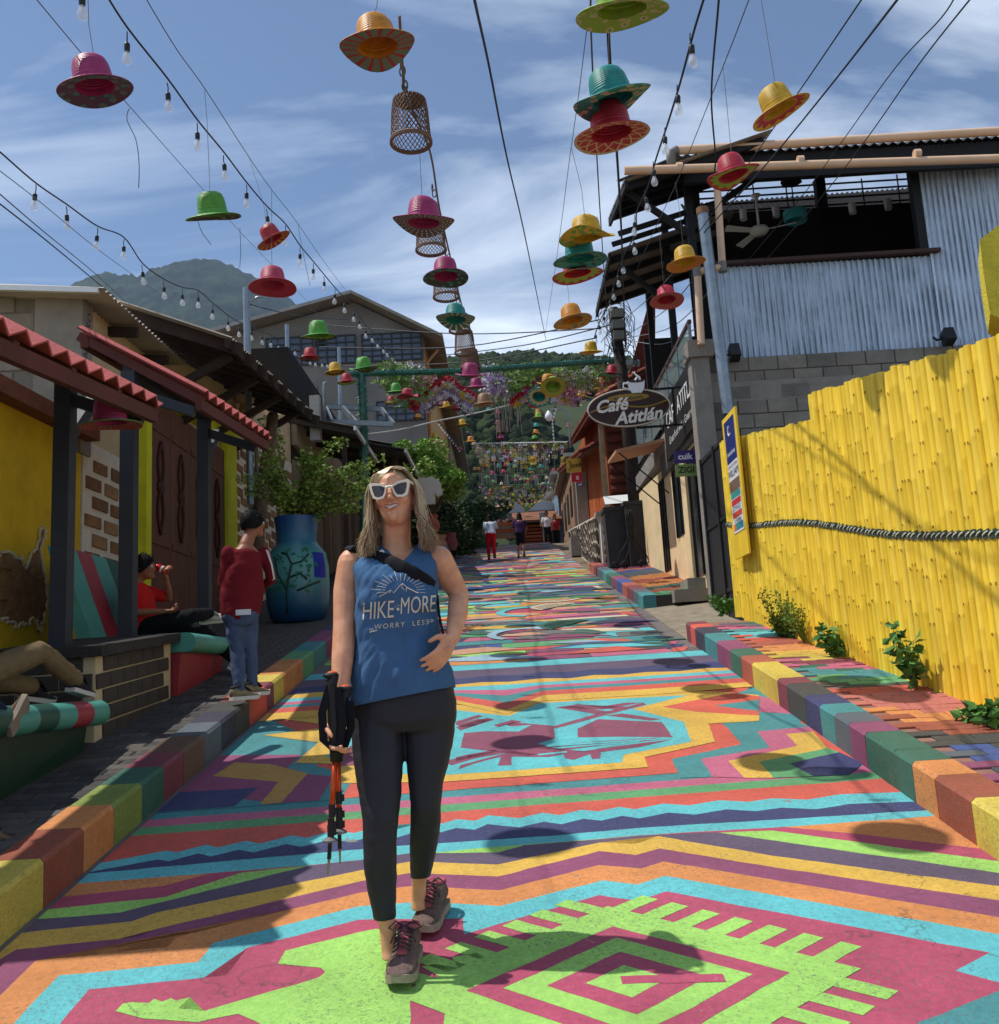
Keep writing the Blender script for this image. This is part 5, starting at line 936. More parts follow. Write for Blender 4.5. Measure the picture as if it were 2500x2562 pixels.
# leafy tree and dark hedge beyond the stalls
tc_ = [P(1065, 1140, 27), P(1110, 1180, 27), P(1035, 1190, 26.5), P(1125, 1225, 27), P(1075, 1215, 26), P(1015, 1150, 26)]
tree('street_tree', 'bright leafy tree standing over the stalls in full sun', G(1085, 1400, HS) + V((0, 0, 0)), P(1080, 1180, 27), [(c, (.62, .7, .5)) for c in tc_], leafB, .13, 7600, trunk=.13)
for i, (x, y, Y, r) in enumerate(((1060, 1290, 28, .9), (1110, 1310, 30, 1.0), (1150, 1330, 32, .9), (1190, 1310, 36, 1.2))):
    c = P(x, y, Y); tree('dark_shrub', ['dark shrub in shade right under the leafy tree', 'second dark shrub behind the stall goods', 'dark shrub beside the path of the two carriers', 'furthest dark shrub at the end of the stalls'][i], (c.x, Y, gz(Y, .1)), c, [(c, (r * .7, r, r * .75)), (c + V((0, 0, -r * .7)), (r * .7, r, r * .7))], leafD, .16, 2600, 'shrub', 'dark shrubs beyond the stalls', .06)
# ------------------------------------------------------------------ right: stone ramp wall, planters, wooden house
stone = [mat('dark_stone_%d' % i, lin(c), .9, .3, 6, .7, 30) for i, c in enumerate(((104, 96, 88), (88, 82, 78), (122, 112, 100)))]
t = thing('stone_ramp_wall', 'sloping wall of dark stones with white joints along the upper street', 'wall', (2.1, 26, gz(26)))
b = MB(); b.hexa([V((2.13, 20.6, gz(20.6) - .1)), V((2.6, 20.6, gz(20.6) - .1)), V((2.9, 34, gz(34) - .1)), V((2.43, 34, gz(34) - .1)), V((2.13, 20.6, gz(20.6, 1.25))), V((2.6, 20.6, gz(20.6, 1.25))), V((2.9, 34, gz(34, .55))), V((2.43, 34, gz(34, .55)))]); b.obj('white_joint_bed', white_mortar, t)
def stone_face(org, ex, ey, L_, hfun, size, n_max, parent):
    """irregular rounded stones set in a wall face"""
    ex, ey = V(ex).normalized(), V(ey).normalized(); nn = ex.cross(ey); u = 0; cnt = 0; rows = 0
    while u < L_ and cnt < n_max:
        w = size * rnd(.8, 1.3); h = hfun(u); v = 0
        while v < h - size * .3 and cnt < n_max:
            hh = size * rnd(.6, 1.0); hh = min(hh, h - v); c = V(org) + ex * (u + w / 2) + ey * (v + hh / 2); b = MB(); m_ = 7; pts = []
            for i in range(m_): a = 2 * math.pi * i / m_ + rnd(-.2, .2); q = rnd(.82, 1.0); pts.append(c + ex * (w * .46 * q * math.copysign(abs(math.cos(a)) ** .7, math.cos(a))) + ey * (hh * .46 * q * math.copysign(abs(math.sin(a)) ** .7, math.sin(a))))
            inner = [lerp(p, c, .25) + nn * .03 for p in pts]; b.add([p - nn * .02 for p in pts] + inner, [(i, (i + 1) % m_, m_ + (i + 1) % m_, m_ + i) for i in range(m_)] + [tuple(range(m_, 2 * m_))]); b.obj('stone', random.choice(stone), parent); v += hh; cnt += 1
        u += w
stone_face((2.125, 20.6, gz(20.6) - .02), (.0224, 1, S), (0, 0, 1), 13.3, lambda u: lerp(1.25, .55, u / 13.4), .36, 150, t)
me_n = t.children
t = thing('stone_planter_wall', 'low end wall of round stones with white joints behind the dark planters', 'wall', (2.4, 20.5, gz(20.5)))
b = MB(); b.box(2.14, 3.4, 20.3, 20.5, gz(20) - .1, gz(20.5, 1.2)); b.obj('white_joint_bed', white_mortar, t); stone_face((2.14, 20.295, gz(20.3)), (1, 0, 0), (0, 0, 1), 1.25, lambda u: 1.2, .26, 40, t)
b = MB(); b.box(2.05, 3.4, 20.2, 20.55, gz(20.5, 1.2), gz(20.5, 1.27)); b.obj('pale_coping', mat('pale_concrete', lin((168, 166, 160)), .9, .2, 4, .4), t)
bin_m = mat('charcoal_planter', lin((58, 58, 60)), .85, .2, 8, .5, 40); iron = mat('black_iron', lin((24, 24, 24)), .5, .1)
for i, (x, y0, w, lab) in enumerate(((2.3, 18.9, .48, 'tapered charcoal planter box at the end of the stone wall'), (2.75, 18.75, .60, 'dark barrel planter with a wire tree beside the cafe'))):
    t = thing('street_planter', lab, 'planter', (x, y0, gz(y0, HS)), 'charcoal planters'); z0 = gz(y0, HS) + .0; b = MB(); h = 1.1 if i == 0 else 1.2
    b.hexa([V((x - w * .42, y0 - .2, z0)), V((x + w * .42, y0 - .2, z0)), V((x + w * .42, y0 + .2, z0 + .05)), V((x - w * .42, y0 + .2, z0 + .05)), V((x - w * .5, y0 - .25, z0 + h)), V((x + w * .5, y0 - .25, z0 + h)), V((x + w * .5, y0 + .25, z0 + h)), V((x - w * .5, y0 + .25, z0 + h))]); b.obj('planter_body', bin_m, t)
    b = MB(); b.box(x - w * .54, x + w * .54, y0 - .28, y0 + .28, z0 + h + .003, z0 + h + .08); b.obj('planter_rim', bin_m, t)
t = thing('iron_stand', 'curly black wrought iron plant stand in front of the dark planters', 'stand', (2.45, 18.3, gz(18.3, HS))); z0 = gz(18.3, HS)
for i in range(6):
    a = i * 1.05; b = MB(); b.tube([V((2.5 + .32 * math.cos(a) * (1 - u) ** 1.5 + .05 * math.sin(u * 9 + i), 18.3 + .15 * math.sin(a) * (1 - u), z0 + u * 1.15)) for u in [j / 10 for j in range(11)]], .012, 5); b.tube([V((2.5 + .34 * math.cos(a) + .07 * math.cos(v), 18.3 + .15 * math.sin(a), z0 + .08 + .07 * math.sin(v))) for v in [j * .7 for j in range(9)]], .01, 5); b.obj('scroll_leg', iron, t, True)
t = thing('menu_lectern', 'small white sloping menu board on the stone end wall', 'menu board', (2.6, 20.2, gz(20.5, 1.27))); b = MB(); b.prism([V((2.25, 20.1, gz(20.5, 1.4))), V((2.95, 20.1, gz(20.5, 1.42))), V((2.95, 20.35, gz(20.5, 1.62))), V((2.25, 20.35, gz(20.5, 1.60)))], (0, .02, .02)); b.obj('board_panel', wh, t); b = MB(); b.tube([(2.6, 20.25, gz(20.5, 1.27)), (2.6, 20.25, gz(20.5, 1.5))], .02, 6); b.obj('stem', iron, t)
# wooden house
XH = 2.65; owood = [mat('orange_plank_%d' % i, lin(c), .6, .25, 3, .2, 30, stretch=(5, 5, .5)) for i, c in enumerate(((176, 92, 48), (160, 80, 42), (188, 104, 58)))]; dwood = mat('dark_red_logs', lin((104, 50, 36)), .65, .25, 3, .2, 30)
t = thing('wooden_house', 'orange brown plank house with red tiled eaves above the stone ramp', 'house', (XH, 26, gz(26)))
b = MB(); b.box(XH + .05, 6, 22.6, 33, 4.4, 8.6); b.obj('wall_core', dwood, t)
mp_ = [mbox(-.02, .02, -.095, .095, 0, 3.1).mesh('plank', m_) for m_ in owood]
for i in range(46): y = 22.7 + i * .2; link('plank', random.choice(mp_), t, (XH + .028 + rnd(-.008, .008), y, 5.15 + .03 * i * .3))
ml = [MB().tube([(0, 0, 0), (3.2, 0, 0)], .12, 8).mesh('log', dwood)]
for i in range(11): link('log', ml[0], t, (XH + .05, 22.62, 5.0 + i * .25))
b = MB(); b.box(XH + .5, XH + 1.1, 22.42, 22.5, 4.9, 6.9); b.obj('door', mat('brown_door_wood', lin((128, 76, 56))), t)
tile_m = [mat('clay_tile_%d' % i, lin(c), .85, .25, 8, .3) for i, c in enumerate(((150, 76, 56), (128, 62, 48), (166, 92, 70)))]
def tile_roof(label, x_e, x_i, y0, y1, z0, slope_y, rise, ny, nr):
    t = thing('tiled_eave', label, 'roof', (x_e, (y0 + y1) / 2, z0), 'clay tiled eaves'); me_ = []
    L_ = (x_i - x_e) / nr * 1.25
    for m_ in tile_m:
        b = MB(); n = 6; vs = [V((s * L_, .105 * math.cos(math.pi * j / n), .07 * math.sin(math.pi * j / n) + s * rise / nr * 1.0)) for s in (0, 1) for j in range(n + 1)]; vs += [v_ - V((0, 0, .018)) for v_ in vs]; m2 = n + 1
        b.add(vs, [(j, j + 1, m2 + j + 1, m2 + j) for j in range(n)] + [(2 * m2 + j + 1, 2 * m2 + j, 3 * m2 + j, 3 * m2 + j + 1) for j in range(n)] + [(j + 1, j, 2 * m2 + j, 2 * m2 + j + 1) for j in range(n)]); me_.append(b.mesh('roof_tile', m_))
    for i in range(ny):
        for j in range(nr): y = lerp(y0, y1, (i + .5) / ny); link('roof_tile', random.choice(me_), t, (lerp(x_e, x_i, j / nr), y, z0 + slope_y * (y - y0) + rise * j / nr + rnd(-.006, .006)))
    b = MB(); b.hexa([V((x_e + .04, y0, z0 - .09)), V((x_i, y0, z0 + rise - .09)), V((x_i, y1, z0 + rise + slope_y * (y1 - y0) - .09)), V((x_e + .04, y1, z0 + slope_y * (y1 - y0) - .09)), V((x_e + .04, y0, z0 - .03)), V((x_i, y0, z0 + rise - .03)), V((x_i, y1, z0 + rise + slope_y * (y1 - y0) - .03)), V((x_e + .04, y1, z0 + slope_y * (y1 - y0) - .03))]); b.obj('roof_boarding', redwood, t)
e1, e2 = PX(1492, 992, 2.15), PX(1422, 1110, 2.15); tile_roof('upper clay tiled eave of the wooden house', 2.15, 3.2, e1.y, e2.y, e1.z, (e2.z - e1.z) / (e2.y - e1.y), .55, 38, 4)
e1, e2 = PX(1450, 1128, 2.05), PX(1394, 1180, 2.05); tile_roof('lower clay tiled eave over the porch column', 2.05, 2.9, e1.y, e2.y, e1.z, (e2.z - e1.z) / (e2.y - e1.y), .35, 36, 3)
c0 = P(1462, 1350, 29); t = thing('porch_column', 'grey porch column on a square plinth below the lower tiled eave', 'column', c0); b = MB(); a_, c_ = P(1463, 1345, 28), P(1452, 1185, 28); b.box(c_.x - .16, c_.x + .16, 27.85, 28.15, a_.z, c_.z); b.obj('shaft', cem, t); b = MB(); b.box(c_.x - .45, c_.x + .45, 27.5, 28.5, gz(28) - .1, a_.z); b.obj('plinth', cem, t)
# leaning timber post, ivy pillar and red gable beam next to the terrace
t = thing('timber_post', 'pale bare tree-trunk post leaning in front of the wooden house', 'post', P(1525, 1330, 20.9)); b = MB(); b.tube([P(x + rnd(-1, 1), y, 21) for x, y in ((1502, 1062), (1506, 1130), (1512, 1200), (1520, 1270), (1527, 1340))], [.055, .06, .065, .07, .075], 8); b.obj('post_shaft', mat('pale_timber', lin((170, 140, 106)), .8, .25, 6), t, True)
t = thing('ivy_pillar', 'narrow pillar wrapped in dark ivy beside the log wall', 'pillar', P(1590, 1300, 21.3)); a_, c_ = P(1600, 1300, 21.4), P(1572, 1075, 21.4); b = MB(); b.beam(a_, c_, .22, .22, V((0, 1, 0))); b.obj('shaft', timber, t); lb = MB(); [leaves(lb, lerp(a_, c_, i / 24), (.17, .17, .12), 34, .07) for i in range(25)]; lb.obj('ivy', leafD, t)
t = thing('red_gable_board', 'dark red sloping gable board between the pole and the terrace', 'board', P(1590, 880, 19.5)); b = MB(); b.prism([P(1560, 985, 20), P(1640, 700, 20), P(1640, 985, 20)], (0, .2, 0)); b.obj('board_panel', mat('oxblood_board', lin((112, 48, 36)), .7, .2, 3), t)
# hanging signs on the wooden house
for i, (x0, y0, x1, y1, col, txt, tc2, lab) in enumerate(((1419, 1146, 1453, 1182, (206, 174, 60), 'José', (70, 40, 20), 'yellow square sign with dark brush lettering under the tiled eave'), (1431, 1182, 1457, 1206, (190, 34, 44), 'a', (240, 236, 230), 'red square sign with a white mark below the yellow one'), (1444, 1208, 1458, 1216, (70, 50, 110), 'cuik', (230, 230, 236), 'tiny purple sign under the red sign'))):
    a_, c_ = P(x0, y1, 24.5 - i * .3), P(x1, y0, 24.5 - i * .3); t = thing('hanging_sign', lab, 'sign', a_, 'hanging signs on the wooden house'); b = MB(); b.box(a_.x, c_.x, a_.y, a_.y + .04, a_.z, c_.z); b.obj('sign_panel', plain('hang_%d' % i, col, .5), t)
    put_text('sign_lettering', txt, (c_.z - a_.z) * (.5 if i == 0 else .8), plain('hangt_%d' % i, tc2, .5), t, ((a_.x + c_.x) / 2 + (.03 if i == 0 else 0), a_.y - .005, (a_.z + c_.z) / 2), (1, 0, .1), (0, 0, 1), shear=.2, bold=.004)
    if i == 0: b = MB(); b.tube([V((a_.x + .06 + .05 * math.cos(u), a_.y - .006, lerp(a_.z, c_.z, .5) + .12 * math.sin(u))) for u in [-2 + j * .45 for j in range(9)]], .012, 5); b.obj('brush_mark', plain('hangt_0', tc2, .5), t)
# ------------------------------------------------------------------ electric pole with its tangle
YP = 19.0; pb, ptp = P(1565, 1000, YP), P(1534, 772, YP)
t = thing('electric_pole', 'wooden electric pole tangled in black wires behind the oval sign', 'pole', (pb.x, YP, gz(YP))); b = MB(); b.tube([V((pb.x + .06, YP, gz(YP))), pb, ptp], [.16, .13, .11], 10); b.obj('pole_shaft', mat('creosote_wood', lin((62, 52, 46)), .9, .3, 8), t, True)
b = MB()
for i in range(26):
    c = lerp(ptp, pb, rnd(.05, .7)); r = rnd(.12, .4); a0 = rnd(0, 6.3); b.tube([c + V((r * math.cos(a0 + u) * rnd(.8, 1.1), rnd(-.1, .1) - .15, r * 1.3 * math.sin(a0 + u))) for u in [j * .45 for j in range(int(rnd(7, 14)))]], .008, 4)
tag(b.obj('wire_tangle', plain('black_cable', (18, 18, 20), .5), t), kind='stuff')
b = MB(); a_, c_ = P(1548, 912, YP), P(1600, 908, YP); b.tube([a_, c_], .07, 10); b.obj('pvc_arm', plain('grey_white_pvc', (176, 176, 174), .4), t, True, 50)
for i in range(3): b = MB(); c = lerp(ptp, pb, .1 + .12 * i); b.box(c.x - .1, c.x + .16, YP - .28, YP - .14, c.z - .09, c.z + .09); b.obj('junction_box', plain('grey_box_paint', (120, 118, 110)), t)
# street lamp on a curved arm
t = thing('street_lamp', 'white globe lamp on a thin curved arm over the upper street', 'street lamp', P(1425, 1100, 26)); b = MB(); c = P(1373, 1040, 26); b.tube([P(1428, 1120, 26), P(1420, 1030, 26), P(1405, 1022, 26), P(1378, 1024, 26)], .02, 6); b.obj('lamp_arm', galv, t); b = MB(); b.lathe([(.03, .14), (.05, .1), (.10, .02), (.11, -.06), (.07, -.13), (.01, -.16)], 14, c); b.obj('lamp_globe', plain('milk_glass', (230, 232, 236), .3), t, True)
# ------------------------------------------------------------------ end of the street: kiosk, canopies, houses
ZC = road_z(CREST)
t = thing('slatted_kiosk', 'brown roofed kiosk of horizontal slats at the top of the street', 'kiosk', (1.6, 46, ZC)); kx0, kx1 = P(1300, 1330, 46).x, P(1402, 1330, 46).x
b = MB(); b.prism([V((kx0 - .3, 45.4, ZC + 2.0)), V((kx1 + .2, 45.4, ZC + 2.0)), V((kx1 + .2, 48.5, ZC + 2.9)), V((kx0 - .3, 48.5, ZC + 2.9))], (0, 0, .12)); b.obj('roof_panel', mat('brown_tile_roof', lin((130, 86, 62)), .85, .25, 2), t)
b = MB(); b.box(kx0, kx1, 48, 48.2, ZC, ZC + 2.5); b.obj('back_wall', dark_in, t)
for i in range(9): b = MB(); b.box(kx0, kx0 + 1.4, 46.0, 46.05, ZC + .5 + i * .17, ZC + .61 + i * .17); b.obj('slat', owood[i % 3], t)
for i, (x0, y0, x1, w, c_) in enumerate(((1272, 1284, 1315, 1, (206, 206, 204)), (1322, 1278, 1400, 1.4, (222, 222, 220)))):
    a_ = P(x0, y0, 50); e_ = P(x1, y0 - 4, 50); t = thing('white_canopy', ('small' if i == 0 else 'long') + ' white market canopy at the top of the street', 'canopy', a_, 'white canopies'); b = MB(); b.prism([a_, e_, e_ + V((-.2, 0, .35)), lerp(a_, e_, .4) + V((0, 0, .6)), a_ + V((.3, 0, .25))], (0, 2.5, 0)); b.obj('canopy_cloth', plain('canopy_%d' % i, c_, .7), t); b = MB(); [b.tube([p_ + V((0, .1, 0)), V((p_.x, p_.y + .1, ZC))], .03, 5) for p_ in (a_, e_)]; tag(b.obj('canopy_pole', galv, t), kind='stuff')
farw = [mat('far_wall_%d' % i, lin(c), .9, .2, .4) for i, c in enumerate(((150, 120, 96), (128, 150, 176), (104, 98, 92), (150, 134, 114), (190, 182, 168)))]
for i, (x0, x1, y0, y1, z1, m_, lab) in enumerate(((3.0, 7, 38, 46, 3.4, 0, 'pale house past the wooden house on the upper street'), (2.9, 7, 46.2, 56, 4.4, 1, 'light blue house further along the upper street'), (3.4, 8, 56.2, 72, 5.5, 4, 'cream house at the far end of the row'), (-14, -3.2, 78, 95, 7, 2, 'grey house closing the street on the shaded side'), (-2.5, 6, 98, 106, 5.0, 3, 'tan house facing down the street from the far end'))):
    t = thing('far_house', lab, 'house', ((x0 + x1) / 2, y0, ZC), 'houses at the top of the street'); b = MB(); b.box(x0, x1, y0, y1, ZC - .2, ZC + z1); b.obj('wall', farw[m_], t); b = MB(); b.box(x0 - .3, x1 + .3, y0 - .3, y1 + .3, ZC + z1 + .002, ZC + z1 + .15); b.obj('roof', tin, t)
    for j in range(4):
        b = MB(); f = (j + .3) / 4
        if x0 > 0 and y1 - y0 < 40: b.box(x0 - .03, x0 + .01, lerp(y0, y1, f), lerp(y0, y1, f) + 1.0, ZC + 1.2, ZC + 2.4)
        else: b.box(lerp(x0, x1, f), lerp(x0, x1, f) + .9, y0 - .03, y0 + .01, ZC + 1.5, ZC + 2.8)
        b.obj('window', mull, t)
t = thing('street_sign', 'small round topped street sign on a post near the kiosk', 'sign', (1.2, 40, ZC)); c = P(1358, 1300, 40); b = MB(); b.tube([c, V((c.x, 40, ZC))], .03, 6); b.obj('post', galv, t); b = MB(); b.beam(c + V((0, 0, -.3)), c + V((0, 0, .3)), .25, .03, V((0, 1, 0))); b.obj('sign_panel', plain('grey_sign', (150, 150, 150), .5), t)
# ------------------------------------------------------------------ hills
hill_m = mat('forest_floor', lin((58, 70, 42)), .95, .35, .03, .0)
def crown_meshes(n=4, sub=2):
    out = []
    for k in range(n):
        bm = bmesh.new(); bmesh.ops.create_icosphere(bm, subdivisions=sub, radius=1)
        for v_ in bm.verts:
            q = 1 + .45 * noise.noise(v_.co * 1.7 + V((k * 9, 0, 0))) + .5 * noise.noise(v_.co * 4.5 + V((0, k * 7, 0))); v_.co = V((v_.co.x * q, v_.co.y * q, v_.co.z * q * .85))
        out.append(([v_.co.copy() for v_ in bm.verts], [tuple(x.index for x in f.verts) for f in bm.faces])); bm.free()
    return out
CR = crown_meshes(6, 3)
def forest_mat(name, c0, c1, s1, s2):
    m, tt, bb = newmat(name); n = tt.nodes.new; l = tt.links.new; co = n('ShaderNodeNewGeometry').outputs['Position']
    a = n('ShaderNodeTexNoise'); a.inputs['Scale'].default_value = s1; a.inputs['Detail'].default_value = 5; l(co, a.inputs['Vector']); r = n('ShaderNodeValToRGB'); r.color_ramp.elements[0].position = .35; r.color_ramp.elements[1].position = .68; r.color_ramp.elements[0].color = (*lin(c0), 1); r.color_ramp.elements[1].color = (*lin(c1), 1); l(a.outputs[0], r.inputs[0]); l(r.outputs[0], bb.inputs['Base Color']); bb.inputs['Roughness'].default_value = .9; bb.inputs['Specular IOR Level'].default_value = .1
    d = n('ShaderNodeTexNoise'); d.inputs['Scale'].default_value = s2; d.inputs['Detail'].default_value = 6; d.inputs['Roughness'].default_value = .7; l(co, d.inputs['Vector']); bp = n('ShaderNodeBump'); bp.inputs['Strength'].default_value = 1; bp.inputs['Distance'].default_value = 1.2 / s2; l(d.outputs[0], bp.inputs['Height']); l(bp.outputs[0], bb.inputs['Normal']); return m
fm1 = forest_mat('hill_foliage', (30, 42, 28), (70, 84, 50), .09, 1.6)
ridge = [(1000, 935), (1080, 905), (1130, 887), (1225, 872), (1300, 868), (1360, 858), (1405, 850), (1440, 853), (1520, 868), (1620, 880), (1900, 905), (2600, 960)]
def hill_z(x, y):
    """wooded hill behind the village: climbs from the last houses to the ridge at y = 420"""
    s = x / y; px_ = 1250 + FPX * s
    for (xa_, ya_), (xb2, yb2) in zip(ridge, ridge[1:]):
        if px_ <= xb2: break
    f = max(0, min(1, (px_ - xa_) / (xb2 - xa_))); zr = P(px_, lerp(ya_, yb2, f), 420).z - 9
    u = max(0, (y - 112) / (420 - 112)); return lerp(ZC + 2, zr, min(1, u) ** .8) - max(0, u - 1) * 60 + 7 * noise.noise(V((x * .012, y * .012, 1))) * min(1, u * 3) * (1 if u < .9 else .3)
b = MB(); nx, ny = 46, 36
for j in range(ny + 1):
    for i in range(nx + 1): y = 108 + j * 10; x = lerp(-1.0, 1.0, i / nx) * y * .62; b.v.append((x, y, hill_z(x, y)))
for j in range(ny):
    for i in range(nx): q = j * (nx + 1) + i; b.f.append((q, q + 1, q + nx + 2, q + nx + 1)); b.m.append(0)
struct(b.obj('hill', hill_m, None, True))
b = MB()
for k in range(3600):
    y = 115 + (rnd(0, 1) ** .8) * 318; x = rnd(-.22, .34) * y
    if noise.noise(V((x * .02, y * .02, 5))) > .33: continue
    z = hill_z(x, y); r = rnd(1.5, 3.6) * (.5 + y / 560); vs, fs = random.choice(CR); a = rnd(0, 6.28); ca, sa = math.cos(a), math.sin(a)
    b.add([(x + r * (v_.x * ca - v_.y * sa), y + r * (v_.x * sa + v_.y * ca), z + r * .7 + r * v_.z * rnd(.95, 1.05)) for v_ in vs], fs)
tag(b.obj('wooded_slope', fm1, None, True), 'dense wood covering the hill behind the village', 'wood', kind='stuff')
# volcano shoulder in the distance
fm2 = forest_mat('mountain_forest', (20, 32, 28), (58, 76, 54), .02, .11)
prof = [(-400, 905), (0, 770), (130, 725), (190, 694), (235, 682), (320, 692), (365, 676), (410, 660), (470, 648), (500, 646), (540, 652), (590, 672), (640, 694), (700, 722), (760, 772), (800, 810), (870, 850), (1000, 900), (1300, 960)]
YM = 1900.0
def prof_y(px_):
    for (xa_, ya_), (xb2, yb2) in zip(prof, prof[1:]):
        if px_ <= xb2: break
    return lerp(ya_, yb2, max(0, min(1, (px_ - xa_) / (xb2 - xa_))))
b = MB(); nx, ny = 240, 64
for j in range(ny + 1):
    for i in range(nx + 1):
        px_ = lerp(-400, 1300, i / nx); v_ = j / ny; Y = 700 + 1200 * v_ if v_ <= 1 else 0; top = P(px_, prof_y(px_), YM); x = (px_ - 1250) / FPX * Y
        z = lerp(60, top.z, v_ ** 1.15); q = V((x * .004, Y * .0022, 0)); rdg = (1 - abs(noise.noise(q * 2.2))) * 60 + noise.noise(q * 9) * 22 + noise.noise(q * 40) * 9
        z += (rdg - 45) * (math.sin(v_ * math.pi) ** .6 if v_ < 1 else 0) + (noise.noise(V((px_ * .06, 0, 4))) * 9 + noise.noise(V((px_ * .3, 0, 8))) * 5 if j == ny else 0); b.v.append((x, Y, z))
for j in range(ny):
    for i in range(nx): q = j * (nx + 1) + i; b.f.append((q, q + 1, q + nx + 2, q + nx + 1)); b.m.append(0)
struct(b.obj('mountain', fm2, None, True))
b = MB(); b.quad((-4000, 100, -14), (4000, 100, -14), (4000, 3000, 20), (-4000, 3000, 20)); struct(b.obj('terrain', hill_m))
HAZE = True
if HAZE:
    b = MB(); b.box(-2300, 2300, -40, 2150, -40, 980); m_ = bpy.data.materials.new('haze_air'); m_.use_nodes = True; tt = m_.node_tree; tt.nodes.clear(); vo = tt.nodes.new('ShaderNodeVolumePrincipled'); vo.inputs['Density'].default_value = .0001; vo.inputs['Color'].default_value = (.55, .74, 1.0, 1); vo.inputs['Anisotropy'].default_value = .2; oo = tt.nodes.new('ShaderNodeOutputMaterial'); tt.links.new(vo.outputs[0], oo.inputs['Volume'])
    tag(b.obj('haze', m_), kind='stuff')
# ------------------------------------------------------------------ hats over the street
HC_ = dict(magenta=(176, 52, 112), green=(92, 170, 64), red=(186, 42, 54), yellow=(226, 180, 40), orange=(222, 148, 36), teal=(34, 148, 140), pink=(196, 70, 100), straw=(170, 128, 92), lime=(150, 190, 60), purple=(92, 70, 100), cream=(214, 200, 160), dark=(60, 62, 60), crimson=(196, 44, 66))
HC_ = {k: tuple(int(c * .93) for c in v_) for k, v_ in HC_.items()}
def straw(col):
    nm = 'painted_straw_' + col
    if nm in MATS: return MATS[nm]
    m, t, b = newmat(nm); n = t.nodes.new; l = t.links.new; co = n('ShaderNodeTexCoord').outputs['Object']
    sp = n('ShaderNodeSeparateXYZ'); l(co, sp.inputs[0]); ln_ = n('ShaderNodeVectorMath'); ln_.operation = 'LENGTH'; l(co, ln_.inputs[0])
    nz = n('ShaderNodeTexNoise'); nz.inputs['Scale'].default_value = 22; nz.inputs['Detail'].default_value = 5; l(co, nz.inputs['Vector'])
    a1 = n('ShaderNodeMath'); a1.operation = 'MULTIPLY_ADD'; a1.inputs[1].default_value = 1250; l(ln_.outputs['Value'], a1.inputs[0]); l(nz.outputs[0], a1.inputs[2])
    sn = n('ShaderNodeMath'); sn.operation = 'SINE'; l(a1.outputs[0], sn.inputs[0])
    mr = n('ShaderNodeMapRange'); mr.inputs[1].default_value = -1; mr.inputs[2].default_value = 1; mr.inputs[3].default_value = .86; mr.inputs[4].default_value = 1.06; l(sn.outputs[0], mr.inputs[0])
    m2 = n('ShaderNodeMapRange'); m2.inputs[1].default_value = .3; m2.inputs[2].default_value = .7; m2.inputs[3].default_value = .75; m2.inputs[4].default_value = 1.15; l(nz.outputs[0], m2.inputs[0])
    x1 = n('ShaderNodeMath'); x1.operation = 'MULTIPLY'; l(mr.outputs[0], x1.inputs[0]); l(m2.outputs[0], x1.inputs[1])
    mu = n('ShaderNodeMix'); mu.data_type = 'RGBA'; mu.blend_type = 'MULTIPLY'; mu.inputs[0].default_value = 1; mu.inputs[6].default_value = (*lin(HC_[col]), 1); l(x1.outputs[0], mu.inputs[7]); l(mu.outputs[2], b.inputs['Base Color'])
    b.inputs['Roughness'].default_value = .45; b.inputs['Specular IOR Level'].default_value = .4
    bp = n('ShaderNodeBump'); bp.inputs['Strength'].default_value = .5; bp.inputs['Distance'].default_value = .002; l(sn.outputs[0], bp.inputs['Height']); l(bp.outputs[0], b.inputs['Normal'])
    return m
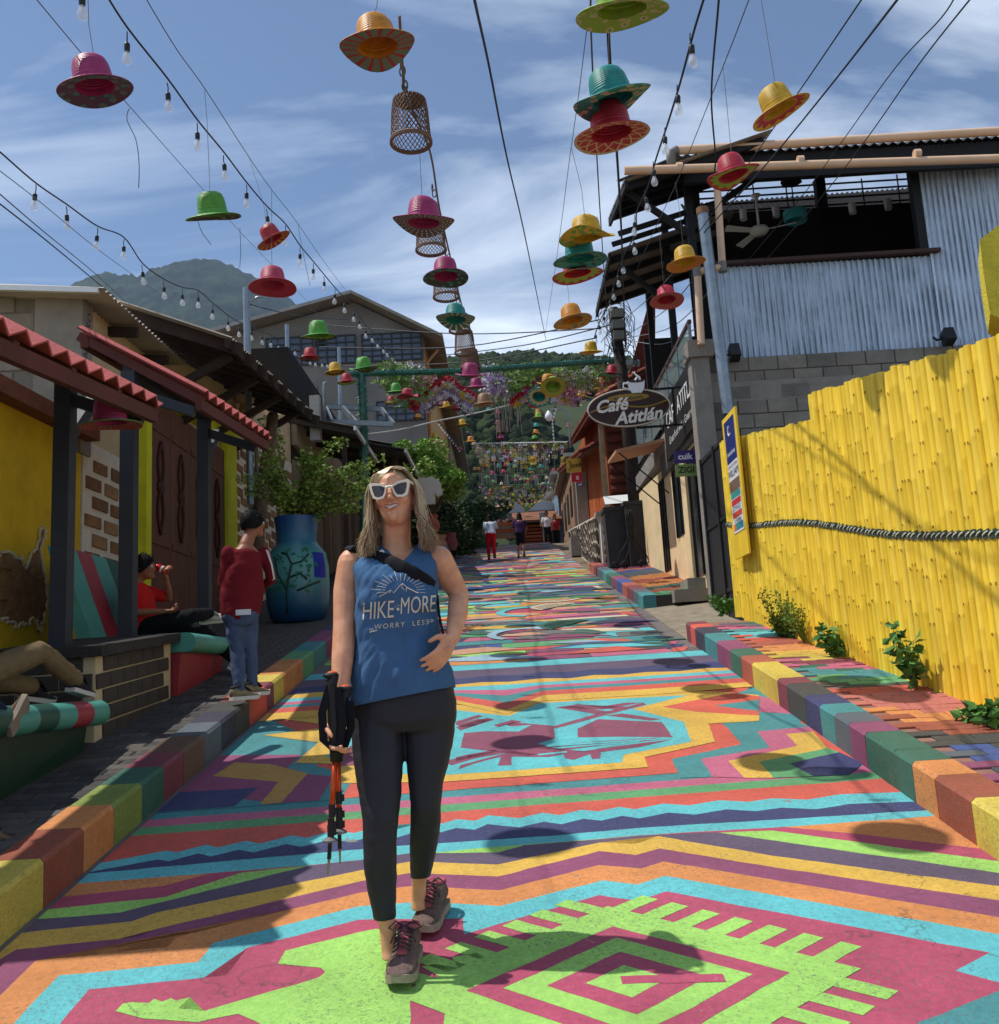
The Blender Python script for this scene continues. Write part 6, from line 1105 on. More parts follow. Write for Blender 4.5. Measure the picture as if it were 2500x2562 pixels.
def under(kind, ca, cb, cc):
    """hand-painted underside of a brim: petals, diamonds, spokes or flowers, laid out round the crown"""
    nm = 'brim_%s_%s_%s_%s' % (kind, ca, cb, cc)
    if nm in MATS: return MATS[nm]
    m, t, b = newmat(nm); n = t.nodes.new; l = t.links.new; co = n('ShaderNodeTexCoord').outputs['Object']; sp = n('ShaderNodeSeparateXYZ'); l(co, sp.inputs[0])
    def mt(op, a, c=None, v=None, d=None):
        q = n('ShaderNodeMath'); q.operation = op
        for i, s in enumerate((a, c, d)):
            if s is None: continue
            if isinstance(s, (int, float)): q.inputs[i].default_value = s
            else: l(s, q.inputs[i])
        return q.outputs[0]
    x, y = sp.outputs[0], sp.outputs[1]; r = mt('SQRT', mt('ADD', mt('MULTIPLY', x, x), mt('MULTIPLY', y, y))); a = mt('ARCTAN2', y, x)
    def mixc(f, c0, c1):
        q = n('ShaderNodeMix'); q.data_type = 'RGBA'; l(f, q.inputs[0])
        for i, c in ((6, c0), (7, c1)):
            if isinstance(c, tuple): q.inputs[i].default_value = (*c, 1)
            else: l(c, q.inputs[i])
        return q.outputs[2]
    A, B, C2 = lin(HC_[ca]), lin(HC_[cb]), lin(HC_[cc])
    if kind == 'petal': f = mt('GREATER_THAN', r, mt('MULTIPLY_ADD', mt('ABSOLUTE', mt('SINE', mt('MULTIPLY', a, 7))), .035, None, .142)); c0 = mixc(f, A, B); f2 = mt('LESS_THAN', r, .118); out = mixc(f2, c0, C2)
    elif kind == 'diamond':
        z = mt('ABSOLUTE', mt('SUBTRACT', mt('FRACT', mt('MULTIPLY', a, 2.23)), .5)); rr = mt('MULTIPLY_ADD', mt('SUBTRACT', r, .148), 12, None, 0); d1 = mt('ABSOLUTE', mt('SUBTRACT', mt('ABSOLUTE', rr), z)); f = mt('LESS_THAN', d1, .075); out = mixc(mt('GREATER_THAN', r, .182), mixc(f, A, B), B)
    elif kind == 'spoke': f = mt('GREATER_THAN', mt('SINE', mt('MULTIPLY', a, 17)), .55); f2 = mt('GREATER_THAN', mt('SINE', mt('MULTIPLY', r, 420)), .0); out = mixc(f, mixc(f2, A, C2), B)
    elif kind == 'dash': f = mt('MULTIPLY', mt('GREATER_THAN', mt('SINE', mt('MULTIPLY', a, 30)), .2), mt('GREATER_THAN', mt('SINE', mt('MULTIPLY', r, 260)), .1)); out = mixc(f, A, B)
    else:
        v = n('ShaderNodeTexVoronoi'); v.inputs['Scale'].default_value = 20; l(co, v.inputs['Vector']); f = mt('LESS_THAN', v.outputs['Distance'], .40); f2 = mt('LESS_THAN', v.outputs['Distance'], .16); out = mixc(f2, mixc(f, A, B), C2)
    ring = mt('SINE', mt('MULTIPLY', r, 900)); mr = n('ShaderNodeMapRange'); mr.inputs[1].default_value = -1; mr.inputs[2].default_value = 1; mr.inputs[3].default_value = .7; mr.inputs[4].default_value = 1.05; l(ring, mr.inputs[0])
    mu = n('ShaderNodeMix'); mu.data_type = 'RGBA'; mu.blend_type = 'MULTIPLY'; mu.inputs[0].default_value = 1; l(out, mu.inputs[6]); l(mr.outputs[0], mu.inputs[7]); l(mu.outputs[2], b.inputs['Base Color']); b.inputs['Roughness'].default_value = .6
    bp = n('ShaderNodeBump'); bp.inputs['Strength'].default_value = .5; bp.inputs['Distance'].default_value = .003; l(ring, bp.inputs['Height']); l(bp.outputs[0], b.inputs['Normal']); return m
HM = {}
def hat_mesh(shape, part):
    if (shape, part) in HM: return HM[(shape, part)]
    rs = random.Random(shape * 7 + 1); ph = [rs.uniform(0, 6.28) for _ in range(4)]; amp = (.006, .022, .03, .012)[shape % 4]; droop = (.02, .0, -.015, .03)[shape % 4]
    def bz(r, a): u = (r - .09) / .105; return -droop * u * u + amp * u * math.sin(2 * a + ph[0]) + amp * .4 * u * math.sin(3 * a + ph[1])
    b = MB()
    if part == 'crown':
        pr = [(.107, .0), (.105, .024), (.101, .066), (.096, .108), (.087, .136), (.068, .152), (.038, .158), (.004, .15)]
        def wob(p, r, a, i):
            z = p.z + (bz(.099, a) if i == 0 else 0); pin = 1 - (.16 if shape % 2 else .05) * (p.z / .158) ** 2 * max(0, math.cos(a + ph[2])) ** 2; dent = -.022 * (1 if shape % 3 else .3) * math.exp(-((p.x * math.cos(ph[3]) + p.y * math.sin(ph[3])) / .02) ** 2) * max(0, (p.z - .12) / .038); return V((p.x * pin, p.y * pin, z + dent))
        b.lathe(pr, 28, wob=wob); inn = [(r - .004, z - .004) for r, z in pr]; b.lathe(inn[::-1], 28, wob=lambda p, r, a, i: wob(p, r, a, 7 - i))
    elif part == 'brim':
        b.lathe([(.105, 0), (.12, 0), (.15, 0), (.175, 0), (.195, 0), (.197, -.003), (.195, -.005)], 36, wob=lambda p, r, a, i: V((p.x, p.y, p.z + bz(r, a))))
    else: b.lathe([(.195, -.005), (.175, -.005), (.15, -.005), (.12, -.005), (.104, -.005)], 36, wob=lambda p, r, a, i: V((p.x, p.y, p.z + bz(r, a))))
    HM[(shape, part)] = b; return b
HMC = {}
def hat_data(shape, part, m_):
    k = (shape, part, m_.name)
    if k not in HMC: me = hat_mesh(shape, part).mesh('hat_' + part, m_); me.shade_smooth(); HMC[k] = me
    return HMC[k]
thread = plain('grey_thread', (110, 106, 100), .7); HATS = []
def hat(px_, py_, w, col, und, label, roll=0, tilt=0, shape=None, cord=None, brimcol=None, Y=None, grp='straw hats hung over the street', place=None):
    Y = Y or FPX * .39 / w; c = place or P(px_, py_, Y); shape = random.randrange(8) if shape is None else shape
    o = bpy.data.objects.new('straw_hat', None); COL.objects.link(o); o['_loc'] = 1; tag(o, label, 'hat', grp); o.empty_display_size = .1
    tilt -= 11 if py_ < 350 else (5 if py_ < 600 else 0)
    o.location = c; o.rotation_euler = (math.radians(-tilt), math.radians(-roll), rnd(0, 6.28) if not roll and not tilt else 0)
    link('crown', hat_data(shape, 'crown', straw(col)), o); link('brim', hat_data(shape, 'brim', straw(brimcol or col)), o); link('brim_underside', hat_data(shape, 'under', und), o)
    if cord:
        inv = o.rotation_euler.to_matrix().inverted(); b = MB(); q = [V((0, 0, .15))] + [inv @ (P(x, y, Y) - c) for x, y in cord]; b.tube(q, .0022 if w > 60 else .005, 4); me = b.mesh('cord', thread); link('cord', me, o)
    del o['_loc']; HATS.append(o); return o
UF = under
hat(237, 216, 200, 'magenta', UF('floral', 'purple', 'teal', 'crimson'), 'large magenta hat highest on the left, floral underside', 9, 0, 0, [(233, 130), (222, 60), (220, -20)])
hat(533, 536, 145, 'green', UF('floral', 'dark', 'green', 'lime'), 'tall green hat hanging between the light strings', 3, -16, 4, [(524, 440), (518, 300), (512, 225)])
hat(683, 597, 96, 'red', UF('spoke', 'crimson', 'yellow', 'red'), 'sharply tilted red hat among the bulbs on the left', 27, -6, 0, [(662, 520), (650, 480), (622, 390)])
hat(682, 714, 124, 'pink', UF('dash', 'crimson', 'purple', 'red'), 'raspberry red hat in front of the mountain', 0, 2, 4, [(680, 640), (680, 475)])
hat(797, 838, 93, 'green', UF('petal', 'lime', 'dark', 'green'), 'bright green hat in front of the gable windows', 0, -10, 4, [(790, 780), (775, 770)])
hat(776, 893, 60, 'red', UF('floral', 'dark', 'red', 'cream'), 'small red hat left of the galvanised pole', 2, -4, 0)
hat(839, 929, 58, 'yellow', UF('petal', 'dark', 'yellow', 'orange'), 'yellow hat with dark scallops beside the green garland', 6, -4, 0)
hat(911, 922, 76, 'green', UF('dash', 'dark', 'lime', 'green'), 'green hat in front of the garland post', 2, -10, 5)
hat(868, 954, 52, 'red', UF('floral', 'lime', 'green', 'red'), 'red hat with lime underside next to the garland post', 4, -5, 0)
hat(991, 978, 50, 'green', UF('floral', 'dark', 'green', 'lime'), 'green hat low over the red cowboy hat', 2, -10, 0)
hat(1020, 993, 56, 'crimson', UF('floral', 'red', 'dark', 'red'), 'red cowboy-shaped hat before the flower garland', 3, -8, 2)
hat(980, 1006, 40, 'red', UF('petal', 'lime', 'red', 'yellow'), 'little red hat with yellow brim under the cowboy hat', 0, -5, 0, brimcol='orange')
small = [(1075, 1012, 34, 'magenta'), (1106, 1010, 33, 'magenta'), (1047, 1046, 29, 'orange'), (1095, 1046, 22, 'pink'), (1117, 1018, 36, 'yellow'), (1141, 1023, 26, 'crimson'), (1148, 1039, 18, 'purple'), (1157, 1062, 33, 'yellow'), (1088, 1094, 27, 'yellow'), (1125, 1093, 15, 'pink'), (1172, 1086, 19, 'purple'), (1178, 1103, 30, 'orange'), (1186, 1112, 20, 'cream'), (1150, 1125, 20, 'pink'), (1197, 1126, 21, 'yellow'), (1215, 1143, 18, 'yellow'), (1219, 1152, 26, 'cream'), (1236, 1153, 20, 'orange')]
wd = ['first', 'second', 'third', 'fourth', 'fifth', 'sixth', 'seventh', 'eighth', 'ninth', 'tenth', 'eleventh', 'twelfth', 'thirteenth', 'fourteenth', 'fifteenth', 'sixteenth', 'seventeenth', 'eighteenth', 'nineteenth', 'twentieth']
for i, (x, y, w, c) in enumerate(small): hat(x, y, w, c, UF('floral', 'dark', c, 'cream'), 'small %s hat, %s down the stepped line of hats left of the centre' % (c, wd[i]), rnd(-4, 4), rnd(-8, 0))
# middle column
hat(945, 116, 208, 'orange', UF('spoke', 'teal', 'red', 'straw'), 'big golden hat with green and red spoked underside, top of the middle column', 5, 4, 1, [(944, 10), (944, -30)])
hat(1060, 556, 164, 'magenta', UF('dash', 'purple', 'cream', 'magenta'), 'wide magenta hat in the middle column below the first basket', -4, -2, 1, [(1056, 490), (1050, 380)])
hat(1115, 690, 120, 'magenta', UF('floral', 'dark', 'teal', 'red'), 'magenta hat with flowered brim, second in the middle column', 0, 2, 4)
hat(1140, 799, 103, 'teal', UF('spoke', 'teal', 'cream', 'dark'), 'teal hat with white spoked underside in the middle column', -3, 3, 1)
hat(1177, 938, 79, 'magenta', UF('floral', 'dark', 'red', 'magenta'), 'magenta cowboy hat overlapping the green garland bar', -3, -14, 1)
hat(1192, 966, 56, 'magenta', UF('floral', 'dark', 'red', 'magenta'), 'magenta hat just under the cowboy hat in the middle column', 0, -10, 0)
hat(1212, 1008, 62, 'straw', UF('dash', 'straw', 'dark', 'orange'), 'plain natural straw hat near the foot of the middle column', 4, -6, 0)
for i, (x, y, w, c) in enumerate(((1224, 1030, 27, 'teal'), (1246, 1034, 23, 'pink'), (1247, 1062, 28, 'magenta'), (1254, 1098, 27, 'magenta'), (1263, 1112, 18, 'straw'), (1263, 1125, 21, 'orange'), (1267, 1134, 26, 'pink'), (1268, 1143, 24, 'pink'), (1273, 1153, 26, 'red'))): hat(x, y, w, c, UF('floral', 'dark', c, 'cream'), 'tiny %s hat, %s from the top in the far tail of the middle column' % (c, wd[i]), rnd(-4, 4), rnd(-6, 4))
# right of centre
hat(1556, 22, 258, 'lime', UF('floral', 'lime', 'cream', 'green'), 'huge lime hat with white flowers cut off by the top edge', 3, -8, 0, [(1555, -60)])
hat(1533, 250, 214, 'teal', UF('floral', 'teal', 'cream', 'red'), 'big teal hat with white painted flowers under the brim', 12, 0, 1, [(1524, 155), (1522, 0)])
hat(1530, 332, 206, 'crimson', UF('diamond', 'crimson', 'cream', 'red'), 'red hat with a white diamond pattern under the big teal hat', 5, 3, 0)
hat(1469, 596, 148, 'yellow', UF('floral', 'yellow', 'green', 'orange'), 'yellow hat above the teal and red pair', 3, -4, 2, [(1463, 540), (1455, 470), (1430, 370)])
hat(1451, 645, 143, 'teal', UF('floral', 'teal', 'dark', 'purple'), 'flat dark teal hat pressed under the yellow hat', 2, -6, 4)
hat(1445, 682, 136, 'crimson', UF('petal', 'lime', 'red', 'orange'), 'red hat with lime petals below the dark teal hat', 5, -6, 0)
hat(1432, 800, 103, 'orange', UF('floral', 'orange', 'teal', 'red'), 'golden hat alone against the sky above the wooded hill', 8, 2, 4, [(1424, 750), (1418, 690)])
hat(1372, 958, 60, 'orange', UF('floral', 'orange', 'dark', 'red'), 'tall golden hat on top of the painted flower brim', 0, -16, 1)
hat(1384, 966, 66, 'lime', UF('petal', 'lime', 'orange', 'red'), 'hat showing a lime and red flower underside', -4, 34, 0)
hat(1349, 992, 62, 'teal', UF('petal', 'cream', 'teal', 'orange'), 'hat showing a pale teal underside with an orange centre', -14, 34, 0)
hat(1340, 1012, 42, 'teal', UF('floral', 'crimson', 'red', 'cream'), 'teal hat with red underside behind the pale one', -4, 0, 0)
for i, (x, y, w, c) in enumerate(((1346, 1033, 24, 'orange'), (1347, 1043, 30, 'lime'), (1342, 1068, 26, 'teal'), (1341, 1083, 24, 'orange'), (1338, 1099, 26, 'green'), (1341, 1113, 18, 'purple'), (1339, 1124, 24, 'yellow'), (1343, 1132, 22, 'lime'), (1341, 1141, 20, 'pink'), (1336, 1151, 27, 'orange'), (1335, 1162, 26, 'cream'))): hat(x, y, w, c, UF('floral', 'dark', c, 'cream'), 'tiny %s hat, %s from the top in the column over the street lamp side' % (c, wd[i]), rnd(-4, 4), rnd(-6, 4))
# right side
hat(1951, 272, 163, 'yellow', UF('petal', 'crimson', 'yellow', 'orange'), 'yellow hat with red petals beneath, tilted before the open sky', 22, 6, 0, [(1940, 210), (1930, 150), (1905, 0)])
hat(1836, 437, 140, 'crimson', UF('petal', 'lime', 'crimson', 'red'), 'red hat with lime triangles in front of the cream gutter', 11, 0, 1, [(1830, 380), (1810, 170)])
hat(1716, 655, 104, 'yellow', UF('dash', 'orange', 'red', 'yellow'), 'yellow hat with orange brim before the dark terrace', 6, -2, 0, [(1709, 610), (1700, 520), (1690, 455)], brimcol='orange')
hat(1668, 749, 90, 'crimson', UF('dash', 'crimson', 'cream', 'red'), 'red hat with cream dotted brim below the terrace', 0, 8, 4, [(1660, 700), (1648, 560)])
hat(1479, 878, 62, 'yellow', UF('floral', 'orange', 'yellow', 'dark'), 'yellow hat beside the electric pole', 0, -10, 0)
hat(1532, 934, 54, 'crimson', UF('dash', 'teal', 'green', 'dark'), 'red hat just above the oval sign', -4, -6, 1)
for i, (x, y, w, c) in enumerate(((1505, 957, 32, 'orange'), (1494, 966, 37, 'red'), (1490, 975, 36, 'yellow'), (1464, 986, 34, 'red'), (1456, 990, 40, 'yellow'), (1444, 1015, 24, 'yellow'), (1425, 1067, 25, 'straw'), (1398, 1127, 20, 'pink'))): hat(x, y, w, c, UF('floral', 'dark', c, 'cream'), 'small %s hat, %s down the chain of hats beside the oval sign' % (c, wd[i]), rnd(-6, 6), rnd(-10, 0))
far_cols = ['yellow', 'green', 'orange', 'cream', 'red', 'teal', 'pink']
rs_ = random.Random(5)
for i in range(64):
    x, y = (rs_.gauss((1280, 1338, 1215, 1395)[i % 4], 16), rs_.uniform(1165, 1268)); Y_h = 40 + (y - 1160) * .45
    hat(x, y, 14, far_cols[i % 7], UF('floral', 'dark', 'cream', 'red'), 'distant tiny %s hat over the top of the street' % far_cols[i % 7], 0, 0, 0, Y=Y_h, grp='distant hats over the top of the street')
hl = hat(276, 1056, 150, 'magenta', UF('dash', 'crimson', 'green', 'red'), 'green brimmed magenta hat hung as a lamp under the shelter roof', 2, -6, 4, [(277, 1010), (278, 990)], brimcol='green', Y=5.95)
# ------------------------------------------------------------------ baskets hung in the middle column
wick = mat('brown_wicker', lin((120, 96, 80)), .75, .25, 20)
def basket(px_, py_, w, label, hgt=1.15, n=26, full=False):
    Y = FPX * .25 / w; c = P(px_, py_, Y); t = thing('wicker_basket', label, 'basket', c, 'wicker baskets in the middle column'); R = .125; H_ = .25 * hgt; b = MB()
    def rad(u): return R * (.86 + .14 * (1 - u)) if u < .82 else R * (.86 - .5 * (u - .82) ** 1.3)
    for s_ in (1, -1):
        for i in range(n):
            a0 = 2 * math.pi * i / n; b.tube([c + V((rad(u) * math.cos(a0 + s_ * u * 1.7), rad(u) * math.sin(a0 + s_ * u * 1.7), u * H_)) for u in [j / 7 for j in range(8)]], .0034, 3, caps=False)
    b.obj('woven_side', wick, t); b = MB()
    for z, r in ((0, R), (.012, R * .995)): b.tube([c + V((r * math.cos(a), r * math.sin(a), z)) for a in [2 * math.pi * i / 24 for i in range(25)]], .009, 5)
    b.obj('rim', wick, t, True); b = MB(); b.lathe([(.002, H_), (R * .5, H_), (rad(.98), H_ * .985)], 20, c); b.obj('basket_top', wick, t)
    if full: b = MB(); b.lathe([(R * .97, 0), (rad(.5) * .97, H_ * .5), (rad(1) * .97, H_)], 20, c); b.obj('lining', wick, t)
basket(1029, 357, 110, 'large open wicker basket hanging under the golden hat'); basket(1079, 626, 80, 'wicker basket under the wide magenta hat', 1.0); basket(1117, 744, 68, 'wicker basket above the teal hat', 1.2); basket(1151, 828, 56, 'wicker basket half hidden by the teal hat', .8); basket(1164, 884, 54, 'wicker basket second below the teal hat', 1.1); basket(1177, 922, 50, 'wicker basket behind the magenta cowboy hat', 1.0, full=True); basket(1254, 1083, 24, 'tiny far basket under the tail of magenta hats', 1.3, 14, True)
# ------------------------------------------------------------------ chain, wires and cables
cable = plain('black_cable', (18, 18, 20), .5); thinw = plain('thin_wire', (84, 86, 90), .5)
def pline(pts, k=6):
    """smooth line through (px, py, Y) stations"""
    q = [P(*p) for p in pts]; out = []
    for i in range(len(q) - 1):
        a, b_, c, d = q[max(i - 1, 0)], q[i], q[i + 1], q[min(i + 2, len(q) - 1)]
        for j in range(k):
            u = j / k; out.append(.5 * ((2 * b_) + (c - a) * u + (2 * a - 5 * b_ + 4 * c - d) * u * u + (3 * b_ - a - 3 * c + d) * u ** 3))
    return out + [q[-1]]
def wire(label, pts, r, m_=cable, k=6): o = MB().tube(pline(pts, k), r, 5).obj('overhead_wire', m_, None, True); tag(o, label, 'wire', 'overhead wires'); return o
t = thing('hanging_chain', 'rusty chain and rope holding the middle column of hats and baskets', 'chain', P(1010, 200, 4.6)); ch = mat('rusty_chain', lin((96, 84, 76)), .6, .2, 20, 0, 60, .4)
lk = pline([(1000, 40, 4.5), (1008, 170, 4.8), (1018, 245, 5.2), (1075, 375, 6.2), (1096, 500, 6.8), (1108, 560, 7.2), (1138, 690, 8.5), (1160, 780, 9.6), (1186, 860, 11.5), (1195, 900, 13), (1215, 940, 15)], 9)
b = MB(); b.tube(lk, .008, 5); b.obj('rope', mat('grey_rope', lin((110, 102, 96)), .8), t, True)
for i, (x, y) in enumerate(((1004, 160), (1007, 178), (1010, 196), (1013, 214), (1017, 230), (1018, 244), (1082, 470), (1087, 484), (1115, 636), (1122, 644), (1140, 745), (1146, 752))):
    c = P(x, y, 5.0 + max(0, (y - 230)) * .008); b = MB(); a_ = (V((1, 0, .2)) if i % 2 else V((.2, 1, 0))).normalized(); b.tube([c + a_ * .016 * math.cos(v) + V((0, 0, .032 * math.sin(v))) for v in [j * .5236 for j in range(13)]], .005, 5); b.obj('chain_link', ch, t, True)
wire('straight black cable rising through the open middle of the sky', [(1180, -60, 4), (1188, 0, 4.4), (1225, 170, 6), (1270, 400, 9), (1320, 620, 14), (1366, 850, 30)], .009)
wire('thin wire slanting from the top left corner behind the magenta hat', [(60, -40, 4), (210, 140, 5), (310, 250, 6), (500, 465, 9), (620, 600, 12), (780, 765, 20)], .003, thinw)
wire('thin wire running beside the upper string of bulbs', [(350, -30, 5.5), (440, 120, 6.5), (515, 225, 7.5), (620, 388, 9.5), (680, 475, 11), (740, 552, 13), (815, 660, 17), (885, 752, 30)], .004, thinw)
wire('cable under the lower string of bulbs toward the tin roof', [(-30, 405, 6), (100, 505, 8), (240, 620, 10), (350, 700, 14), (440, 765, 20)], .004, thinw)
wire('lower left cable running down behind the block gable wall', [(-30, 460, 6), (110, 580, 8), (235, 682, 11), (320, 760, 15)], .005)
wire('lowest left cable ending at the scalloped tin eave', [(-30, 487, 6), (120, 605, 7.5), (285, 742, 10)], .006)
wire('upper right cable falling to the terrace, first of four', [(2180, -40, 5), (2155, 0, 5.3), (2000, 228, 8), (1880, 400, 10.5), (1735, 600, 11.8)], .006)
wire('thick upper right cable falling to the steel pole, second of four', [(2268, -30, 5), (2245, 0, 5.3), (2070, 225, 8), (1910, 420, 10.5), (1762, 582, 11.8)], .009)
wire('right cable crossing the gutter pipes, third of four', [(2400, -30, 5), (2355, 45, 5.6), (2240, 170, 7), (2110, 350, 9.5), (2000, 500, 11), (1860, 665, 12.3)], .005)
wire('rightmost cable crossing the open upper window, last of four', [(2450, -30, 5), (2300, 160, 7), (2170, 345, 9.5), (2050, 500, 11), (1900, 668, 12.3)], .006)
wire('dark cable dropping behind the red and lime hat', [(1800, -20, 6), (1797, 20, 6.2), (1780, 240, 8), (1790, 385, 9.5), (1788, 430, 10)], .009)
wire('thin wire from the upper right down to the electric pole', [(1885, -30, 5), (1810, 165, 6.5), (1700, 440, 9), (1645, 560, 11), (1600, 660, 14), (1560, 760, 19)], .004, thinw)
wire('strap cable behind the big teal and red hats', [(1478, -20, 5.5), (1480, 100, 6), (1492, 360, 8), (1505, 580, 11), (1520, 800, 18)], .007, thinw)
wire('dark strap cable running down through the right hats to the pole', [(1520, -20, 5), (1526, 150, 5.6), (1545, 400, 8), (1556, 600, 11), (1562, 780, 16), (1565, 870, 19)], .012)
wire('thin cord left of the yellow hat in the right stack', [(1470, 60, 5.5), (1445, 260, 7), (1425, 400, 8), (1402, 580, 10), (1385, 700, 13), (1365, 830, 20)], .003, thinw)
for i, (a_, c_, s_) in enumerate((((800, 812, 26), (1500, 822, 19), 18), ((800, 868, 26), (1500, 800, 19), 34), ((830, 915, 24), (1490, 846, 19), 26), ((620, 760, 15), (880, 800, 26), 10), ((1100, 890, 30), (1530, 812, 19), 12))):
    wire('black cable sagging across the street near the gable, %s from the top' % wd[i], [a_, ((a_[0] + c_[0]) / 2, (a_[1] + c_[1]) / 2 + s_, (a_[2] + c_[2]) / 2), c_], .014 if i != 3 else .01)
wire('white cable looping across the street below the flower garlands', [(905, 1088, 22), (1000, 1075, 23), (1100, 1052, 24), (1180, 1036, 25), (1290, 1010, 26), (1400, 985, 24)], .018, plain('white_cable', (200, 198, 190), .6))
for i, (p_, q_, s_) in enumerate((((1568, 838, 19), (1780, 640, 12.8), 30), ((1568, 845, 19), (1800, 700, 12.8), 44), ((1566, 850, 19), (1745, 820, 13), 26), ((1560, 800, 19), (1700, 665, 12.6), 8))): wire('service cable from the electric pole to the terrace, %s from above' % wd[i], [p_, ((p_[0] + q_[0]) / 2, (p_[1] + q_[1]) / 2 + s_, 16), q_], .008, plain('grey_cable', (120, 118, 116), .6))
for i, pts in enumerate(([(323, 270, 5.5), (318, 300, 5.5), (340, 350, 5.5), (348, 410, 5.5), (347, 470, 5.5)], [(495, 552, 7), (505, 580, 7), (528, 612, 7)], [(600, 568, 8), (602, 620, 8), (600, 670, 8)], [(745, 560, 10), (760, 640, 10), (776, 715, 10)])): wire('loose dangling wire end, %s from the left' % wd[i], pts, .0028, thinw)
# ------------------------------------------------------------------ strings of bulbs
sockm = plain('black_socket', (20, 22, 24), .45); bglass = glass('clear_bulb_glass', (236, 240, 246), .05, .32); filam = plain('pale_filament', (226, 220, 206), .4)
BM = {}
def bulb_parts():
    s = MB(); s.lathe([(.004, .0), (.015, -.004), (.017, -.012), (.016, -.05), (.013, -.055)], 10); g = MB(); g.lathe([(.012, -.053), (.016, -.066), (.026, -.092), (.028, -.108), (.022, -.126), (.004, -.135)], 12); f = MB(); f.lathe([(.003, -.055), (.007, -.08), (.003, -.1)], 6)
    for nm, b, m_ in (('socket', s, sockm), ('glass_bulb', g, bglass), ('filament_stem', f, filam)): me = b.mesh(nm, m_); me.shade_smooth(); BM[nm] = me
    d = MB().tube([(0, 0, .07), (.004, 0, .035), (0, 0, 0)], .004, 5).mesh('drop_cord', sockm); BM['drop_cord'] = d
bulb_parts()
def string(label, blabel, pts, stations, r=.007, sc_=1.0):
    """cable through stations; a bulb hangs at each (px, py, Y) of `stations` (bulb socket position)"""
    o = MB().tube(pline(pts), r, 6).obj('light_string', cable, None, True); tag(o, label, 'light string', 'strings of light bulbs')
    for i, (x, y, Y) in enumerate(stations):
        e = bpy.data.objects.new('light_bulb', None); COL.objects.link(e); e['_loc'] = 1; e.location = P(x, y, Y); e.empty_display_size = .05; e.rotation_euler = (rnd(-.08, .08), rnd(-.08, .08), rnd(0, 6)); e.scale = (sc_,) * 3; tag(e, blabel + (', %s from its upper end' % (wd + ['twenty-first', 'twenty-second', 'twenty-third'])[i]), 'light bulb', blabel + 's')
        for nm in BM: link(nm, BM[nm], e)
        del e['_loc']
def along(pts, drop): return [(x, y - drop * f, Y) for (x, y, Y), f in zip(pts, [7.0 / p[2] for p in pts])]
A_ = [(318, 107, 6.4), (420, 232, 7.2), (494, 331, 8.0), (561, 410, 8.8), (617, 482, 9.6), (669, 541, 10.4), (714, 582, 11.2), (751, 635, 12), (784, 673, 12.9), (811, 705, 13.8), (838, 736, 14.8), (862, 760, 15.8), (886, 783, 16.8), (899, 802, 18), (915, 826, 19.2), (930, 838, 20.2), (944, 853, 21), (959, 867, 22), (969, 876, 22.6), (981, 888, 23.4), (989, 897, 24)]
string('long string of bulbs falling from the top left toward the gable', 'clear bulb on the long upper string', [(250, -40, 5.8)] + along(A_, 36), [(205, -12, 5.6)] + A_, .008, 1.3)
B_ = [(88, 484, 8.6), (167, 537, 9.2), (243, 589, 9.9), (310, 616, 10.6), (357, 680, 11.3), (410, 718, 12), (456, 737, 12.8), (496, 744, 13.6), (532, 774, 14.5), (571, 804, 15.6), (599, 820, 16.6), (629, 830, 17.6), (656, 842, 18.6), (678, 850, 19.6), (697, 858, 20.6), (719, 864, 21.5), (739, 872, 22.4), (757, 880, 23), (775, 897, 23.6), (790, 901, 24), (806, 903, 24.5), (818, 905, 25)]
string('lower left string of bulbs leading past the mountain', 'clear bulb on the lower left string', [(-60, 330, 7.6), (0, 380, 8)] + along(B_, 34), B_, .008, 1.3)
D_ = [(1808, 0, 5.6), (1730, 112, 6.3), (1696, 238, 7.2), (1664, 342, 8.2), (1636, 425, 9.2), (1616, 494, 10), (1588, 556, 11), (1586, 606, 11.8), (1559, 656, 12.6), (1547, 690, 13.4), (1535, 724, 14.2), (1527, 753, 15), (1511, 792, 16), (1500, 815, 16.8), (1491, 838, 17.4), (1483, 862, 18)]
string('right string of bulbs falling in front of the terrace', 'clear bulb on the right string', [(1780, -60, 5.4)] + [(x + 10 * 6 / Y, y, Y) for x, y, Y in along(D_[1:], 40)], D_[1:], .009, 1.3)
E_ = [(lerp(1001, 1056, i / 13), lerp(906, 958, i / 13), 24 + i * .3) for i in range(14)]; string('dense garland of bulbs before the creeper flowers on the left', 'bulb of the dense left garland', along(E_, 16), E_, .012, 1.2)
F_ = [(lerp(1468, 1408, i / 13), lerp(905, 948, i / 13) + 4 * math.sin(i), 20 + i * .3) for i in range(14)]; string('dense garland of bulbs slanting left from the yellow hat by the pole', 'bulb of the dense right garland', along(F_, 16), F_, .012, 1.2)
H2 = [(1390 - 2 * math.sin(i * .45) * 3 - (i / 14) ** 2 * 22, 1016 + i * 9, 26 + i * .5) for i in range(15)]; string('white bulb garland dropping along the wooded hill', 'bulb of the hanging white garland', along(H2, 8), H2, .012, 1.1)
I2 = [(lerp(1098, 1150, i / 10), lerp(1055, 1122, i / 10), 28 + i) for i in range(11)]; string('bulb garland slanting down between the small left hats', 'bulb of the slanting left garland', along(I2, 8), I2, .012, 1.1)
